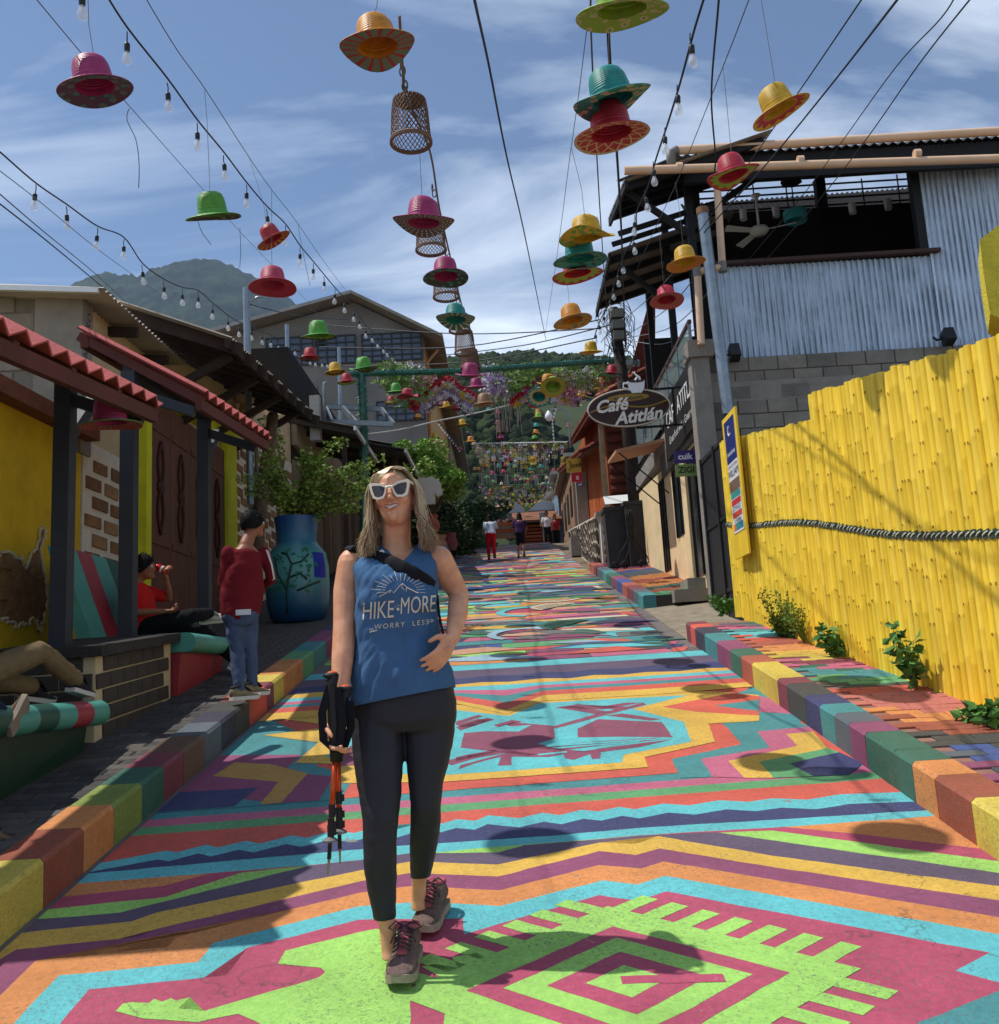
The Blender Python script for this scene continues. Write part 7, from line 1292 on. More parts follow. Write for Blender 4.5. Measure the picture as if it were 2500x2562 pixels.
# ------------------------------------------------------------------ green tinsel arch and flower garlands
tin_g = mat('green_tinsel', lin((26, 92, 68)), .35, .3, 12, spec=.6)
def tinsel(b, pts, r, n):
    b.tube(pts, r * .7, 7)
    L_ = len(pts) - 1
    for _ in range(n):
        u = rnd(0, L_ - .001); i = int(u); p = lerp(pts[i], pts[i + 1], u - i); d = V((rnd(-1, 1), rnd(-1, 1), rnd(-1, 1))).normalized(); w = d.orthogonal() * .012; b.add([p - w, p + w, p + d * r * rnd(1.1, 1.7)], [(0, 1, 2)])
t = thing('tinsel_arch', 'street arch wrapped in shaggy green tinsel across the upper street', 'arch', G(910, 1420, 0)); YA = 19.6
for nm, pts in (('arch_post', [P(908, 1420, YA), P(912, 1250, YA), P(911, 1100, YA), P(905, 935, YA)]), ('arch_bar', [P(870, 936, YA), P(1000, 932, YA), P(1150, 929, YA), P(1300, 918, YA), P(1450, 908, YA), P(1560, 903, YA)])): b = MB(); tinsel(b, pts, .12 if nm == 'arch_post' else .09, 1800); b.obj(nm, tin_g, t)
flm = {k: mat('petal_' + k, lin(c), .7, .15, 20) for k, c in dict(red=(190, 36, 58), white=(226, 220, 222), yellow=(226, 196, 60), lilac=(170, 140, 186), pink=(222, 150, 170), green=(110, 140, 60), plum=(110, 50, 90)).items()}
def petals(b, p, s):
    n0 = V((rnd(-1, 1), rnd(-1.4, -.2), rnd(-1, 1))).normalized(); u = n0.orthogonal().normalized(); w = n0.cross(u)
    for i in range(4): a = i * 1.57; d = u * math.cos(a) + w * math.sin(a); e = -u * math.sin(a) + w * math.cos(a); b.add([p, p + d * s + e * s * .4 + n0 * s * .3, p + d * s - e * s * .4 + n0 * s * .3], [(0, 1, 2)])
def garland(label, lines, name='flower_garland'):
    t = thing(name, label, 'garland', P(*lines[0][1][0]), 'flower garlands under the arch')
    for col, pts, n, sp, s in lines:
        q = [P(*p) for p in pts]; b = MB(); L_ = len(q) - 1; b.tube(q, .015, 4)
        for _ in range(n): u = rnd(0, L_ - .001); i = int(u); petals(b, lerp(q[i], q[i + 1], u - i) + V((rnd(-sp, sp), rnd(-sp, sp), rnd(-sp, sp))), s * rnd(.7, 1.2))
        tag(b.obj('flower_row', flm[col], t), kind='stuff')
YF = 21.0
def chev(x, y, w, h, dy): return [(x - w, y + h + dy, YF), (x, y + dy, YF), (x + w, y + h + dy, YF)]
garland('house-shaped flower garland with a red roof line, left of the middle column', [('red', chev(1120, 947, 68, 48, 0), 420, .045, .05), ('white', chev(1120, 947, 62, 45, 9), 260, .06, .045), ('yellow', chev(1120, 947, 60, 45, 17), 220, .06, .045), ('lilac', chev(1120, 947, 60, 46, 25), 240, .07, .045), ('white', chev(1120, 947, 56, 44, 34), 200, .09, .045), ('plum', chev(1120, 947, 56, 44, 42), 60, .1, .04)])
garland('house-shaped flower garland with a dark red roof line, right of the middle column', [('red', [(1282, 1008, YF), (1348, 946, YF)], 330, .05, .05), ('lilac', [(1300, 1006, YF), (1352, 958, YF), (1440, 1010, YF)], 260, .1, .045), ('plum', [(1352, 948, YF), (1440, 1006, YF)], 260, .08, .05), ('yellow', [(1292, 1014, YF), (1312, 992, YF)], 60, .06, .05), ('yellow', [(1400, 985, YF), (1430, 1012, YF)], 60, .08, .05), ('white', [(1360, 985, YF), (1440, 1008, YF)], 120, .12, .045)])
garland('loose mass of white and lilac flowers hanging at the centre of the arch', [('white', [(1215, 930, YF + .3), (1235, 960, YF), (1250, 985, YF)], 330, .28, .035), ('lilac', [(1225, 945, YF), (1255, 975, YF)], 220, .22, .05), ('green', [(1225, 950, YF + .4), (1260, 985, YF + .4)], 260, .3, .05)])
garland('trailing pale creeper with pink blossoms at the garland post', [('green', [(965, 935, YF), (1000, 950, YF), (1060, 962, YF), (1000, 1000, YF)], 520, .3, .06), ('pink', [(1010, 985, YF), (1050, 955, YF), (1085, 938, YF)], 190, .12, .05), ('white', [(1010, 925, YF), (1060, 950, YF)], 110, .2, .04), ('red', [(1030, 1010, YF), (1045, 1022, YF)], 80, .09, .05)])
garland('dark leafy swag with small white flowers below the bar on the right', [('green', [(1260, 945, YF), (1340, 950, YF), (1420, 940, YF), (1500, 950, YF)], 700, .3, .06), ('pink', [(1390, 945, YF), (1450, 975, YF), (1400, 1000, YF)], 200, .22, .04), ('white', [(1400, 930, YF), (1480, 945, YF), (1440, 975, YF)], 220, .2, .04)])
for i, (y0, Y, x0, x1) in enumerate(((1110, 34, 1190, 1420), (1215, 46, 1200, 1400), (1240, 58, 1240, 1400))):
    t = thing('far_garland', ('nearest', 'middle', 'furthest')[i] + ' of the thin garlands crossing the top of the street', 'garland', P(x0, y0, Y), 'far garlands'); q = [P(lerp(x0, x1, j / 8), y0 - 4 * j / 8, Y) for j in range(9)]; b = MB(); b.tube(q, .025, 5); b.obj('garland_line', tin_g if i else plain('white_cable', (200, 198, 190)), t)
    for col, dz in (('plum', .4), ('white', .7), ('green', .3), ('yellow', .9)): b = MB(); [petals(b, lerp(q[0], q[-1], rnd(0, 1)) - V((0, 0, rnd(0, dz))), .08) for _ in range(60)]; tag(b.obj('flower_row', flm[col], t), kind='stuff')
for i, (y0, Y, x0, x1, n) in enumerate(((985, 22, 1215, 1300, 26), (1125, 36, 1200, 1400, 60), (1190, 50, 1200, 1400, 60))):
    t = thing('ribbon_fringe', ('near', 'middle', 'far')[i] + ' fringe of thin hanging ribbons and wires across the upper street', 'fringe', P(x0, y0, Y), 'ribbon fringes'); b = MB()
    for j in range(n): p = P(rnd(x0, x1), y0 + rnd(-6, 4), Y + rnd(-1.5, 1.5)); b.tube([p, p - V((rnd(-.03, .03), 0, rnd(.3, 1.1)))], .008, 3)
    b.tube([P(x0 - 20, y0 - 6, Y), P((x0 + x1) / 2, y0 + 2, Y), P(x1 + 20, y0 - 8, Y)], .012, 4); tag(b.obj('ribbons', mat('pale_ribbon', lin((176, 168, 160)), .8, .2), t), kind='stuff')
# ------------------------------------------------------------------ people
def remesh(b, voxel, smooth=4, name='body', disp=None):
    """fuse overlapping closed pieces into one continuous skin"""
    me = b.mesh(name, MATS['skin_fair']); bm = bmesh.new(); bm.from_mesh(me); bmesh.ops.recalc_face_normals(bm, faces=bm.faces); bm.to_mesh(me); bm.free()
    o = bpy.data.objects.new('tmp', me); md = o.modifiers.new('r', 'REMESH'); md.mode = 'VOXEL'; md.voxel_size = voxel; md.adaptivity = 0; ms = o.modifiers.new('s', 'SMOOTH'); ms.factor = .5; ms.iterations = smooth
    out = evaluated(o); bpy.data.meshes.remove(me); out.name = name
    if disp:
        cs = [(v_.co.copy(), v_.normal.copy()) for v_ in out.vertices]
        for v_, (c_, n_) in zip(out.vertices, cs): v_.co = disp(c_, n_)
    out.shade_smooth(); return out
def setmat(me, *ms): me.materials.clear(); [me.materials.append(m_) for m_ in ms]; return me
def ell(b, c, r, n=16, k=10, M=None):
    c = V(c); prof = [(math.sin(math.pi * i / k), -math.cos(math.pi * i / k)) for i in range(k + 1)]; prof[0] = (.01, -1); prof[-1] = (.01, 1)
    b.lathe(prof, n, (0, 0, 0), cap=True); st = len(b.v) - n * (k + 1)
    for i in range(st, len(b.v)): p = V(b.v[i]); p = V((p.x * r[0], p.y * r[1], p.z * r[2])); p = M @ p if M else p; b.v[i] = tuple(p + c)
def loft(b, rings, n=20):
    """rings: (centre, half-width vector, half-depth vector); closed ends"""
    vs = []
    for c, ax, ay in rings:
        for j in range(n): a = 2 * math.pi * j / n; vs.append(V(c) + V(ax) * math.copysign(abs(math.cos(a)) ** .9, math.cos(a)) + V(ay) * math.copysign(abs(math.sin(a)) ** .9, math.sin(a)))
    k = len(rings); b.add(vs, [(i * n + j, i * n + (j + 1) % n, (i + 1) * n + (j + 1) % n, (i + 1) * n + j) for i in range(k - 1) for j in range(n)] + [tuple(range(n - 1, -1, -1)), tuple(range((k - 1) * n, k * n))])
def taper(b, pts, rs, n=10):
    """tube along joints with in-between stations so that limbs swell and taper"""
    q, r = [], []
    for i in range(len(pts) - 1):
        for j in range(4): u = j / 4; q.append(lerp(V(pts[i]), V(pts[i + 1]), u)); r.append(lerp(rs[i], rs[i + 1], u))
    q.append(V(pts[-1])); r.append(rs[-1]); b.tube(q, r, n); ell(b, pts[0], (rs[0],) * 3, 10, 6); ell(b, pts[-1], (rs[-1],) * 3, 10, 6)
def skin(name, rgb):
    m, t, bb = newmat(name); n = t.nodes.new; l = t.links.new; co = n('ShaderNodeNewGeometry').outputs['Position']; nz = n('ShaderNodeTexNoise'); nz.inputs['Scale'].default_value = 22; nz.inputs['Detail'].default_value = 5; l(co, nz.inputs['Vector'])
    r = n('ShaderNodeValToRGB'); c = lin(rgb); r.color_ramp.elements[0].position = .3; r.color_ramp.elements[1].position = .7; r.color_ramp.elements[0].color = (c[0] * .84, c[1] * .76, c[2] * .74, 1); r.color_ramp.elements[1].color = (min(1, c[0] * 1.08), c[1] * 1.06, c[2] * 1.06, 1); l(nz.outputs[0], r.inputs[0]); l(r.outputs[0], bb.inputs['Base Color'])
    bb.inputs['Roughness'].default_value = .48; bb.inputs['Specular IOR Level'].default_value = .35; bb.inputs['Subsurface Weight'].default_value = .12; bb.inputs['Subsurface Radius'].default_value = (.012, .005, .003); bb.inputs['Subsurface Scale'].default_value = .6
    bp = n('ShaderNodeBump'); bp.inputs['Strength'].default_value = .12; bp.inputs['Distance'].default_value = .002; n2 = n('ShaderNodeTexNoise'); n2.inputs['Scale'].default_value = 180; l(co, n2.inputs['Vector']); l(n2.outputs[0], bp.inputs['Height']); l(bp.outputs[0], bb.inputs['Normal']); return m
skin('skin_fair', (222, 166, 130)); skin('skin_brown', (150, 98, 70))
def cloth(name, rgb, var=.15, rough=.9): return mat(name, lin(rgb), rough, var, 26, .12, 260, 0, .15)
def hand(b, wrist, d, pn, L_=.17, curl=.5, thumb=1, spread=.12):
    """palm and five fingers: d points along the hand, pn out of the palm; thumb side = +1/-1"""
    wrist, d, pn = V(wrist), V(d).normalized(), V(pn); pn = (pn - d * pn.dot(d)).normalized(); sd = d.cross(pn) * thumb; pl = L_ * .52
    loft(b, [(wrist, sd * .024, pn * .018), (wrist + d * pl * .35, sd * .034, pn * .016), (wrist + d * pl * .8, sd * .04, pn * .014), (wrist + d * pl, sd * .038, pn * .011)], 12)
    for i, (o_, fl) in enumerate(((.029, .44), (.010, .5), (-.010, .47), (-.028, .37))):
        p = wrist + d * pl * .93 + sd * o_; a = 0; pts = [p]; dd = (d + sd * spread * (o_ / .029)).normalized()
        for k in range(3): a += curl * (1.0, .9, .7)[k]; pts.append(pts[-1] + (dd * math.cos(a) + pn * math.sin(a)) * L_ * fl * (.44, .32, .26)[k])
        taper(b, pts, [.0092, .009, .0082, .0068], 8)
    p = wrist + d * pl * .25 + sd * .026; taper(b, [p, p + (d * .6 + sd * .8 + pn * .25).normalized() * L_ * .22, p + (d * .8 + sd * .55 + pn * (.3 + curl * .4)).normalized() * L_ * .40], [.013, .0105, .0085], 8)
HEADP = [(-.107, .018, .064, .0), (-.098, .032, .076, .012), (-.08, .046, .081, .035), (-.055, .057, .083, .06), (-.03, .065, .085, .08), (0, .071, .085, .092), (.03, .073, .087, .098), (.06, .070, .082, .094), (.085, .056, .064, .072), (.1, .034, .038, .042), (.107, .006, .006, .006)]
def head(b, c, ex, ey, ez, s=1.0):
    """c head centre; ex to the person's side, ey the way the face looks, ez up"""
    n = 24; vs = []
    for z, w, f, k in HEADP:
        cy = (f - k) / 2; d = (f + k) / 2
        for j in range(n): a = 2 * math.pi * j / n; vs.append(c + (ex * (w * math.cos(a)) + ey * (cy + d * math.sin(a)) + ez * z) * s)
    m_ = len(HEADP); b.add(vs, [(i * n + j, i * n + (j + 1) % n, (i + 1) * n + (j + 1) % n, (i + 1) * n + j) for i in range(m_ - 1) for j in range(n)] + [tuple(range(n - 1, -1, -1)), tuple(range((m_ - 1) * n, m_ * n))])
    for (x, y, z, r) in ((0, .088, .012, .011), (0, .095, -.004, .0105), (0, .103, -.017, .0105), (.010, .094, -.022, .0078), (-.010, .094, -.022, .0078), (0, .083, -.055, .018), (0, .082, -.085, .02), (.038, .066, -.018, .022), (-.038, .066, -.018, .022), (.03, .078, .026, .013), (-.03, .078, .026, .013)): ell(b, c + (ex * x + ey * y + ez * z) * s, (r * s,) * 3, 10, 6)
    for sg in (1, -1): M = Matrix((ex, ey, ez)).transposed(); ell(b, c + (ex * sg * .074 + ey * (-.008) + ez * (-.008)) * s, (.009 * s, .019 * s, .031 * s), 10, 8, M)
def hair_cap(c, ex, ey, ez, s, m_, parent, low=-.05, front=.045, name='hair', n=420):
    """short hair: cap of many small overlapping locks"""
    b = MB(); M = Matrix((ex, ey, ez)).transposed(); hh = MB(); prof = []
    nn, k = 20, 9; vs = []
    for i in range(k + 1):
        th = math.pi * .66 * i / k
        for j in range(nn):
            a = 2 * math.pi * j / nn; fr = max(0, math.sin(a)); lim = lerp(1.0, .58, fr ** 1.5); t_ = th * lim; r = V((.083 * math.sin(t_) * math.cos(a), .102 * math.sin(t_) * math.sin(a) - .006, .118 * math.cos(t_) + .006)) * (1 + .04 * noise.noise(V((a * 2, th * 4, 3)))); vs.append(c + M @ (r * s))
    b.add(vs, [(i * nn + j, (i + 1) * nn + j, (i + 1) * nn + (j + 1) % nn, i * nn + (j + 1) % nn) for i in range(k) for j in range(nn)])
    for _ in range(n): i = random.randrange(len(vs)); p = vs[i]; o = (p - c).normalized(); d = (V((rnd(-1, 1), rnd(-1, 1), rnd(-1, 1))) - o * .3).normalized() * .02 * s; w = o.cross(d).normalized() * .004; b.add([p - w, p + w, p + d + o * .003], [(0, 1, 2)])
    o = b.obj(name, m_, parent, True); return o
def shoe(parent, heel, toe, ang_up, mats, w=.047, name='shoe', laces=None, h=.105):
    """trainer from heel to toe: sole, upper, collar, tongue and laces"""
    heel, toe = V(heel), V(toe); L_ = (toe - heel).length; f = (toe - heel).normalized(); up = V(ang_up); up = (up - f * up.dot(f)).normalized(); sd = f.cross(up)
    st = [(0, .66, .0, .86), (.06, .82, 0, .98), (.2, .88, 0, 1.0), (.34, .84, 0, .98), (.5, .92, 0, .72), (.66, 1.04, 0, .56), (.8, 1.04, .0, .46), (.92, .86, .006, .38), (.985, .5, .012, .27), (1.0, .25, .016, .2)]
    b = MB(); n = 14; vs = []
    for u, ww, lift, hh in st:
        for j in range(n):
            a = 2 * math.pi * j / n; x = math.cos(a); z = math.sin(a); vs.append(heel + f * (u * L_) + sd * (w * ww * x * (1 if z < .2 else (1 - .42 * (z - .2)))) + up * (lift + .02 + (hh * h - .02) * (z * .5 + .5) if z > -.99 else lift))
    k = len(st); b.add(vs, [(i * n + j, i * n + (j + 1) % n, (i + 1) * n + (j + 1) % n, (i + 1) * n + j) for i in range(k - 1) for j in range(n)] + [tuple(range(n - 1, -1, -1)), tuple(range((k - 1) * n, k * n))]); sh = b.obj(name, mats[0], parent, True)
    b = MB(); so = []
    for s_ in (1, -1):
        for u, ww, lift, hh in (st if s_ > 0 else st[::-1]): so.append(heel + f * (u * L_) + sd * (w * (ww + .06) * s_) + up * lift)
    b.prism(so, up * .026); sub(b, 'sole', mats[1], sh, True, 40)
    b = MB(); b.tube([heel + f * (L_ * (.19 + .17 * math.cos(v_))) + sd * (.034 * math.sin(v_)) + up * (h * .97 + .008 * math.cos(v_)) for v_ in [j * .5236 for j in range(13)]], .009, 6); sub(b, 'collar', mats[2], sh, True)
    b = MB(); b.prism([heel + f * L_ * .68 - sd * .016 + up * h * .60, heel + f * L_ * .68 + sd * .016 + up * h * .60, heel + f * L_ * .36 + sd * .024 + up * h * 1.13, heel + f * L_ * .36 - sd * .024 + up * h * 1.13], up * .008); sub(b, 'tongue', mats[2], sh)
    if laces:
        b = MB()
        for i in range(6):
            u = .40 + .05 * i; z = h * lerp(1.06, .70, i / 5) + .008; p = heel + f * L_ * u + up * z; b.tube([p - sd * .028 - up * .01, p - sd * .01 + up * .004 + f * .012, p + sd * .01 + up * .004, p + sd * .028 - up * .01 + f * .014], .0032, 5)
        p = heel + f * L_ * .38 + up * (h * 1.12)
        for s_ in (1, -1): b.tube([p, p + sd * s_ * .03 + up * .018, p + sd * s_ * .055 - up * .004, p + sd * s_ * .03 - up * .006 + f * .02, p], .003, 5); b.tube([p, p + sd * s_ * .03 - up * .006 + f * .03, p + sd * s_ * .042 - up * .035 + f * .05], .0026, 5)
        sub(b, 'laces', laces, sh, True)
    return sh
def eyes(c, ex, ey, ez, s, parent, iris=(60, 40, 30), mouth=True):
    ew = plain('eye_white', (226, 222, 216), .25); ei = plain('eye_brown', iris, .2)
    for sg in (1, -1):
        b = MB(); p = c + (ex * sg * .031 + ey * .076 + ez * .004) * s; ell(b, p, (.0135 * s,) * 3, 12, 8); e = b.obj('eyeball', ew, parent, True); b = MB(); ell(b, p + ey * .0095 * s, (.006 * s,) * 3, 10, 6); sub(b, 'iris', ei, e, True)
        b = MB(); b.tube([c + (ex * (sg * (.014 + .034 * u)) + ey * (.088 - .012 * u) + ez * (.026 + .008 * math.sin(u * 3))) * s for u in (0, .33, .66, 1)], .0035 * s, 5); b.obj('eyebrow', plain('dark_brow', (40, 28, 22), .8), parent)
    if not mouth: return
    b = MB(); b.tube([c + (ex * x + ey * (.101 - abs(x) * .35) + ez * (-.056 + abs(x) * .1)) * s for x in (-.024, -.012, 0, .012, .024)], [.003 * s, .006 * s, .0065 * s, .006 * s, .003 * s], 6); b.obj('lips', plain('lips_brown', (140, 72, 64), .4), parent, True)
def figure(label, loc, J, R, top, trousers, hair, shoes=None, face=(0, -1, 0), hs=1.0, skn='skin_brown', sleeves=1.0, group=None, voxel=.012, hands=True, curl=.7, long_hair=0.0, leg_end=1.0, up=(0, 0, 1), toes=None):
    """a clothed person from joint positions; one continuous body, clothes and hair as parts"""
    J = {k: V(v_) for k, v_ in J.items()}; t = thing('person', label, 'person', loc, group); ez = V(up).normalized(); ey = V(face); ey = (ey - ez * ey.dot(ez)).normalized(); ex = ey.cross(ez); b = MB(); g_ = R.get('g', 1.0)
    if 'head' in J:
        head(b, J['head'], ex, ey, ez, hs); taper(b, [J['neck'], J['head'] - ez * .06 * hs - ey * .01], [.058 * hs, .05 * hs])
        ct, cp = J['neck'], J['pel']; sx = (J['shR'] - J['shL']); sxn = sx.normalized(); ax = (ct - cp).normalized(); fw = sxn.cross(ax); fw = fw if fw.dot(ey) > 0 else -fw
        ch = sx.length * .5; w0, w1, w2 = ch * .9, R['waist'], R['hip']; dp = R['depth']
        rings = [(cp - ax * .06, sxn * w2 * .8, fw * dp * .8), (cp, sxn * w2, fw * dp), (lerp(cp, ct, .35), sxn * w1, fw * dp * .92), (lerp(cp, ct, .7), sxn * w0 * .98, fw * dp), (lerp(cp, ct, .9), sxn * w0 * .9, fw * dp * .7), (ct, sxn * w0 * .45, fw * dp * .5)]
        loft(b, rings)
    for s_ in 'LR':
        if 'sh' + s_ in J:
            taper(b, [J['sh' + s_], J['el' + s_], J['ha' + s_]], [.047 * g_, .036 * g_, .025 * g_])
            if hands: d = (J['ha' + s_] - J['el' + s_]).normalized(); hand(b, J['ha' + s_], d, ey if abs(d.dot(ey)) < .85 else ez, .16 * hs, curl, 1 if s_ == 'L' else -1)
        if 'hip' + s_ in J: taper(b, [J['hip' + s_], J['kn' + s_], J['an' + s_]], [.085 * g_, .056 * g_, .036 * g_])
    body = setmat(remesh(b, voxel * .8, 4), MATS[skn]); link('body', body, t)
    if 'head' in J:
        b = MB(); loft(b, [(c, a * 1.09, d * 1.09) for c, a, d in rings[:-1]] + [(rings[-1][0] - ax * .015, rings[-1][1] * 1.02, rings[-1][2] * 1.05)])
        for s_ in 'LR':
            if 'sh' + s_ in J and sleeves > 0:
                p, q, r_ = J['sh' + s_], J['el' + s_], J['ha' + s_]
                if sleeves >= 1: taper(b, [p, q, lerp(q, r_, min(.97, sleeves - .05))], [.060 * g_, .05 * g_, .040 * g_])
                else: taper(b, [p, lerp(p, q, sleeves)], [.064 * g_, .062 * g_])
        link('top', setmat(remesh(b, voxel, 3, 'top', lambda c, n_: c + n_ * (.007 * noise.noise(c * 9) + .004 * noise.noise(c * 26))), top), t)
    b = MB()
    if 'pel' in J: loft(b, [(cp - ax * .09, sxn * w2 * .75, fw * dp * .85), (cp - ax * .02, sxn * w2 * 1.05, fw * dp * 1.06), (cp + ax * .07, sxn * w2 * 1.0, fw * dp * 1.0)])
    for s_ in 'LR':
        if 'hip' + s_ in J: k_, a_ = J['kn' + s_], J['an' + s_]; e_ = lerp(k_, a_, leg_end) if leg_end < 1 else a_; taper(b, [J['hip' + s_], k_, e_], [.094 * g_, .068 * g_, .056 * g_])
    if trousers is not None and b.v: link('trousers', setmat(remesh(b, voxel, 3, 'trousers', lambda c, n_: c + n_ * (.007 * noise.noise(c * 10) + .005 * noise.noise(c * 24))), trousers), t)
    if 'head' in J:
        hair_cap(J['head'], ex, ey, ez, hs, hair, t); eyes(J['head'], ex, ey, ez, hs, t)
        if long_hair:
            b = MB()
            for _ in range(90): a = rnd(.2, math.pi - .2); x = .075 * math.cos(a); y = -.085 * math.sin(a); L2 = long_hair * rnd(.8, 1.05); b.tube([J['head'] + ex * x * hs + ey * y * hs + ez * .05, J['head'] + ex * x * 1.15 * hs + ey * (y * 1.1) * hs - ez * .06, J['head'] + ex * x * 1.1 + ey * (y * 1.1 - .02) - ez * (L2 * .6), J['head'] + ex * x * .8 + ey * (y - .03) - ez * L2], [.01, .011, .01, .004], 4)
            b.obj('long_hair', hair, t, True)
    if shoes:
        for s_ in 'LR':
            if 'an' + s_ in J and 'to' + s_ in J: sf = (J['to' + s_] - J['an' + s_]); sf.z = 0 if not toes else sf.z; d = sf.normalized(); u = V((0, 0, 1)) if not toes else V(toes[s_]); base = J['an' + s_] - u * .085 - d * .065; shoe(t, base, base + d * .25 * hs, u, shoes, .044 * hs, h=.1)
    return t
blackhair = mat('black_hair', lin((20, 17, 17)), .7, .2, 60, spec=.15)
whsole = plain('white_sole', (206, 202, 196), .6)
# ---- the hiker
YW = 3.45
def W(x, y, Y=YW): return P(x, y, Y)
k = YW / FPX
t = woman = thing('person', 'blonde woman in white sunglasses, blue HIKE MORE tank top and black leggings holding trekking poles', 'person', G(1010, 2440))
hc = W(989, 1246, 3.43); tilt_ = math.radians(-4.5); ez = V((math.sin(tilt_) * -1 * -1, 0.0, math.cos(tilt_))); ez = V((-.05, .02, 1)).normalized(); ey = V((-.07, -1, -.12)); ey = (ey - ez * ey.dot(ez)).normalized(); ex = ey.cross(ez); HSs = .98
ex = -ex if ex.x < 0 else ex
X_, Y_, Z_ = V((1, 0, 0)), V((0, 1, 0)), V((0, 0, 1))
def row(y, xl, xr, Y, d): return (W((xl + xr) / 2, y, Y), X_ * ((xr - xl) / 2 * Y / FPX), Y_ * d)
b = MB(); head(b, hc, ex, ey, ez, HSs)
taper(b, [W(993, 1400, 3.49), W(992, 1350, 3.475), hc - ez * .05 + Y_ * .02], [.062, .052, .052], 14)
torso = [(1760, 878, 1138, 3.50, .125), (1690, 884, 1128, 3.49, .122), (1600, 893, 1098, 3.48, .105), (1520, 897, 1090, 3.47, .118), (1470, 898, 1090, 3.46, .125), (1420, 893, 1088, 3.48, .105), (1390, 905, 1075, 3.50, .07), (1375, 950, 1035, 3.505, .05)]
loft(b, [(row(*r)[0], row(*r)[1] * .93, row(*r)[2] * .9) for r in torso], 24)
aR = [W(880, 1408, 3.50), W(866, 1480, 3.49), W(862, 1560, 3.46), W(858, 1640, 3.42), W(850, 1735, 3.38), W(843, 1800, 3.36)]
taper(b, aR, [.052, .047, .041, .040, .031, .025], 14)
aL = [W(1098, 1400, 3.50), W(1122, 1440, 3.54), W(1148, 1487, 3.58), W(1146, 1530, 3.50), W(1137, 1575, 3.43), W(1132, 1598, 3.405)]
taper(b, aL, [.052, .046, .038, .038, .030, .025], 14)
hand(b, W(842, 1800, 3.36), V((-.12, -.25, -1)), V((.9, -.5, 0)), .165, .75, 1)
hand(b, W(1132, 1596, 3.405), V((-.42, -.42, -.66)), V((-.8, .5, -.0)), .16, .34, -1)
legs = {'R': [(1780, 880, 1006, 3.50, .095), (1840, 882, 1008, 3.48, .098), (1896, 886, 1008, 3.46, .092), (1995, 901, 1002, 3.43, .078), (2044, 909, 997, 3.41, .066), (2093, 910, 991, 3.41, .062), (2150, 911, 991, 3.42, .064), (2200, 917, 991, 3.43, .058), (2250, 926, 990, 3.43, .047), (2300, 937, 990, 3.43, .041)],
        'L': [(1780, 1006, 1140, 3.52, .095), (1840, 1012, 1136, 3.52, .098), (1896, 1018, 1126, 3.51, .092), (1960, 1024, 1108, 3.50, .08), (2020, 1029, 1102, 3.49, .068), (2060, 1028, 1102, 3.51, .062), (2110, 1026, 1095, 3.56, .060), (2155, 1027, 1086, 3.60, .052), (2195, 1028, 1075, 3.64, .043)]}
sk = {'R': [(2280, 946, 988, 3.43, .034), (2330, 951, 990, 3.43, .031), (2375, 956, 992, 3.43, .036), (2400, 958, 994, 3.42, .036)], 'L': [(2180, 1031, 1070, 3.63, .036), (2215, 1031, 1066, 3.66, .032), (2250, 1030, 1064, 3.68, .036), (2275, 1030, 1066, 3.68, .036)]}
for s_ in 'RL': loft(b, [(row(*r)[0], row(*r)[1] * .92, row(*r)[2] * .92) for r in legs[s_]], 16); loft(b, [row(*r) for r in sk[s_]], 16)
body = setmat(remesh(b, .0052, 3), MATS['skin_fair']); link('body', body, t)
# face: lips, teeth, sunglasses
def hp(x, y, z): return hc + (ex * x + ey * y + ez * z) * HSs
lipm = mat('rose_lips', lin((176, 98, 86)), .4, .1); 
b = MB(); b.add([hp(x, .1045 - abs(x) ** 1.6 * 5.5, -.051 + abs(x) * .28 + dz * (1 - (x / .027) ** 2)) for dz in (-.0085, .0045) for x in [-.025 + .05 * i / 10 for i in range(11)]], [(i, i + 1, 12 + i, 11 + i) for i in range(10)]); b.obj('teeth', plain('teeth_white', (214, 202, 188), .3), t, True)
b = MB()
for dz, r in ((.0058, .0028), (-.0102, .0036)): b.tube([hp(x, .107 - abs(x) ** 1.6 * 5.5, -.051 + abs(x) * .30 + dz * (1 - (x / .0315) ** 2)) for x in [-.03 + .06 * i / 10 for i in range(11)]], [r * (1 - .75 * abs(i - 5) / 5) for i in range(11)], 6)
b.obj('lips', lipm, t, True)
frame = mat('ivory_acetate', lin((236, 224, 200)), .25, .05, 10, spec=.5); lens = glass('smoke_lens', (40, 28, 28), .03, .95)
b = MB(); lb = MB()
for sg in (1, -1):
    op = [(.009, .018), (.034, .030), (.067, .036), (.076, .030), (.071, .004), (.063, -.022), (.046, -.030), (.023, -.027), (.014, -.010)]
    inn = [(.015, .012), (.034, .021), (.060, .025), (.065, .021), (.062, .003), (.056, -.015), (.044, -.021), (.027, -.019), (.020, -.008)]
    yy = lambda x: .108 - .010 * (x / .07) ** 2; n = len(op)
    vs = [hp(sg * x, yy(x) + dy, z + .008) for dy in (0, -.007) for ring in (op, inn) for x, z in ring]
    fs = []
    for i in range(n): j = (i + 1) % n; fs += [(i, j, n + j, n + i), (2 * n + j, 2 * n + i, 3 * n + i, 3 * n + j), (j, i, 2 * n + i, 2 * n + j), (n + i, n + j, 3 * n + j, 3 * n + i)]
    b.add(vs, fs); b.tube([hp(sg * .071, .096, .036), hp(sg * .078, .05, .034), hp(sg * .080, -.01, .026)], .0045, 6)
    lb.add([hp(sg * x, yy(x) - .003, z + .008) for x, z in inn], [tuple(range(n))])
b.tube([hp(-.012, .109, .018), hp(0, .111, .021), hp(.012, .109, .018)], .0055, 6); gls = b.obj('sunglasses', frame, t, True, 35); sub(lb, 'lens', lens, gls)
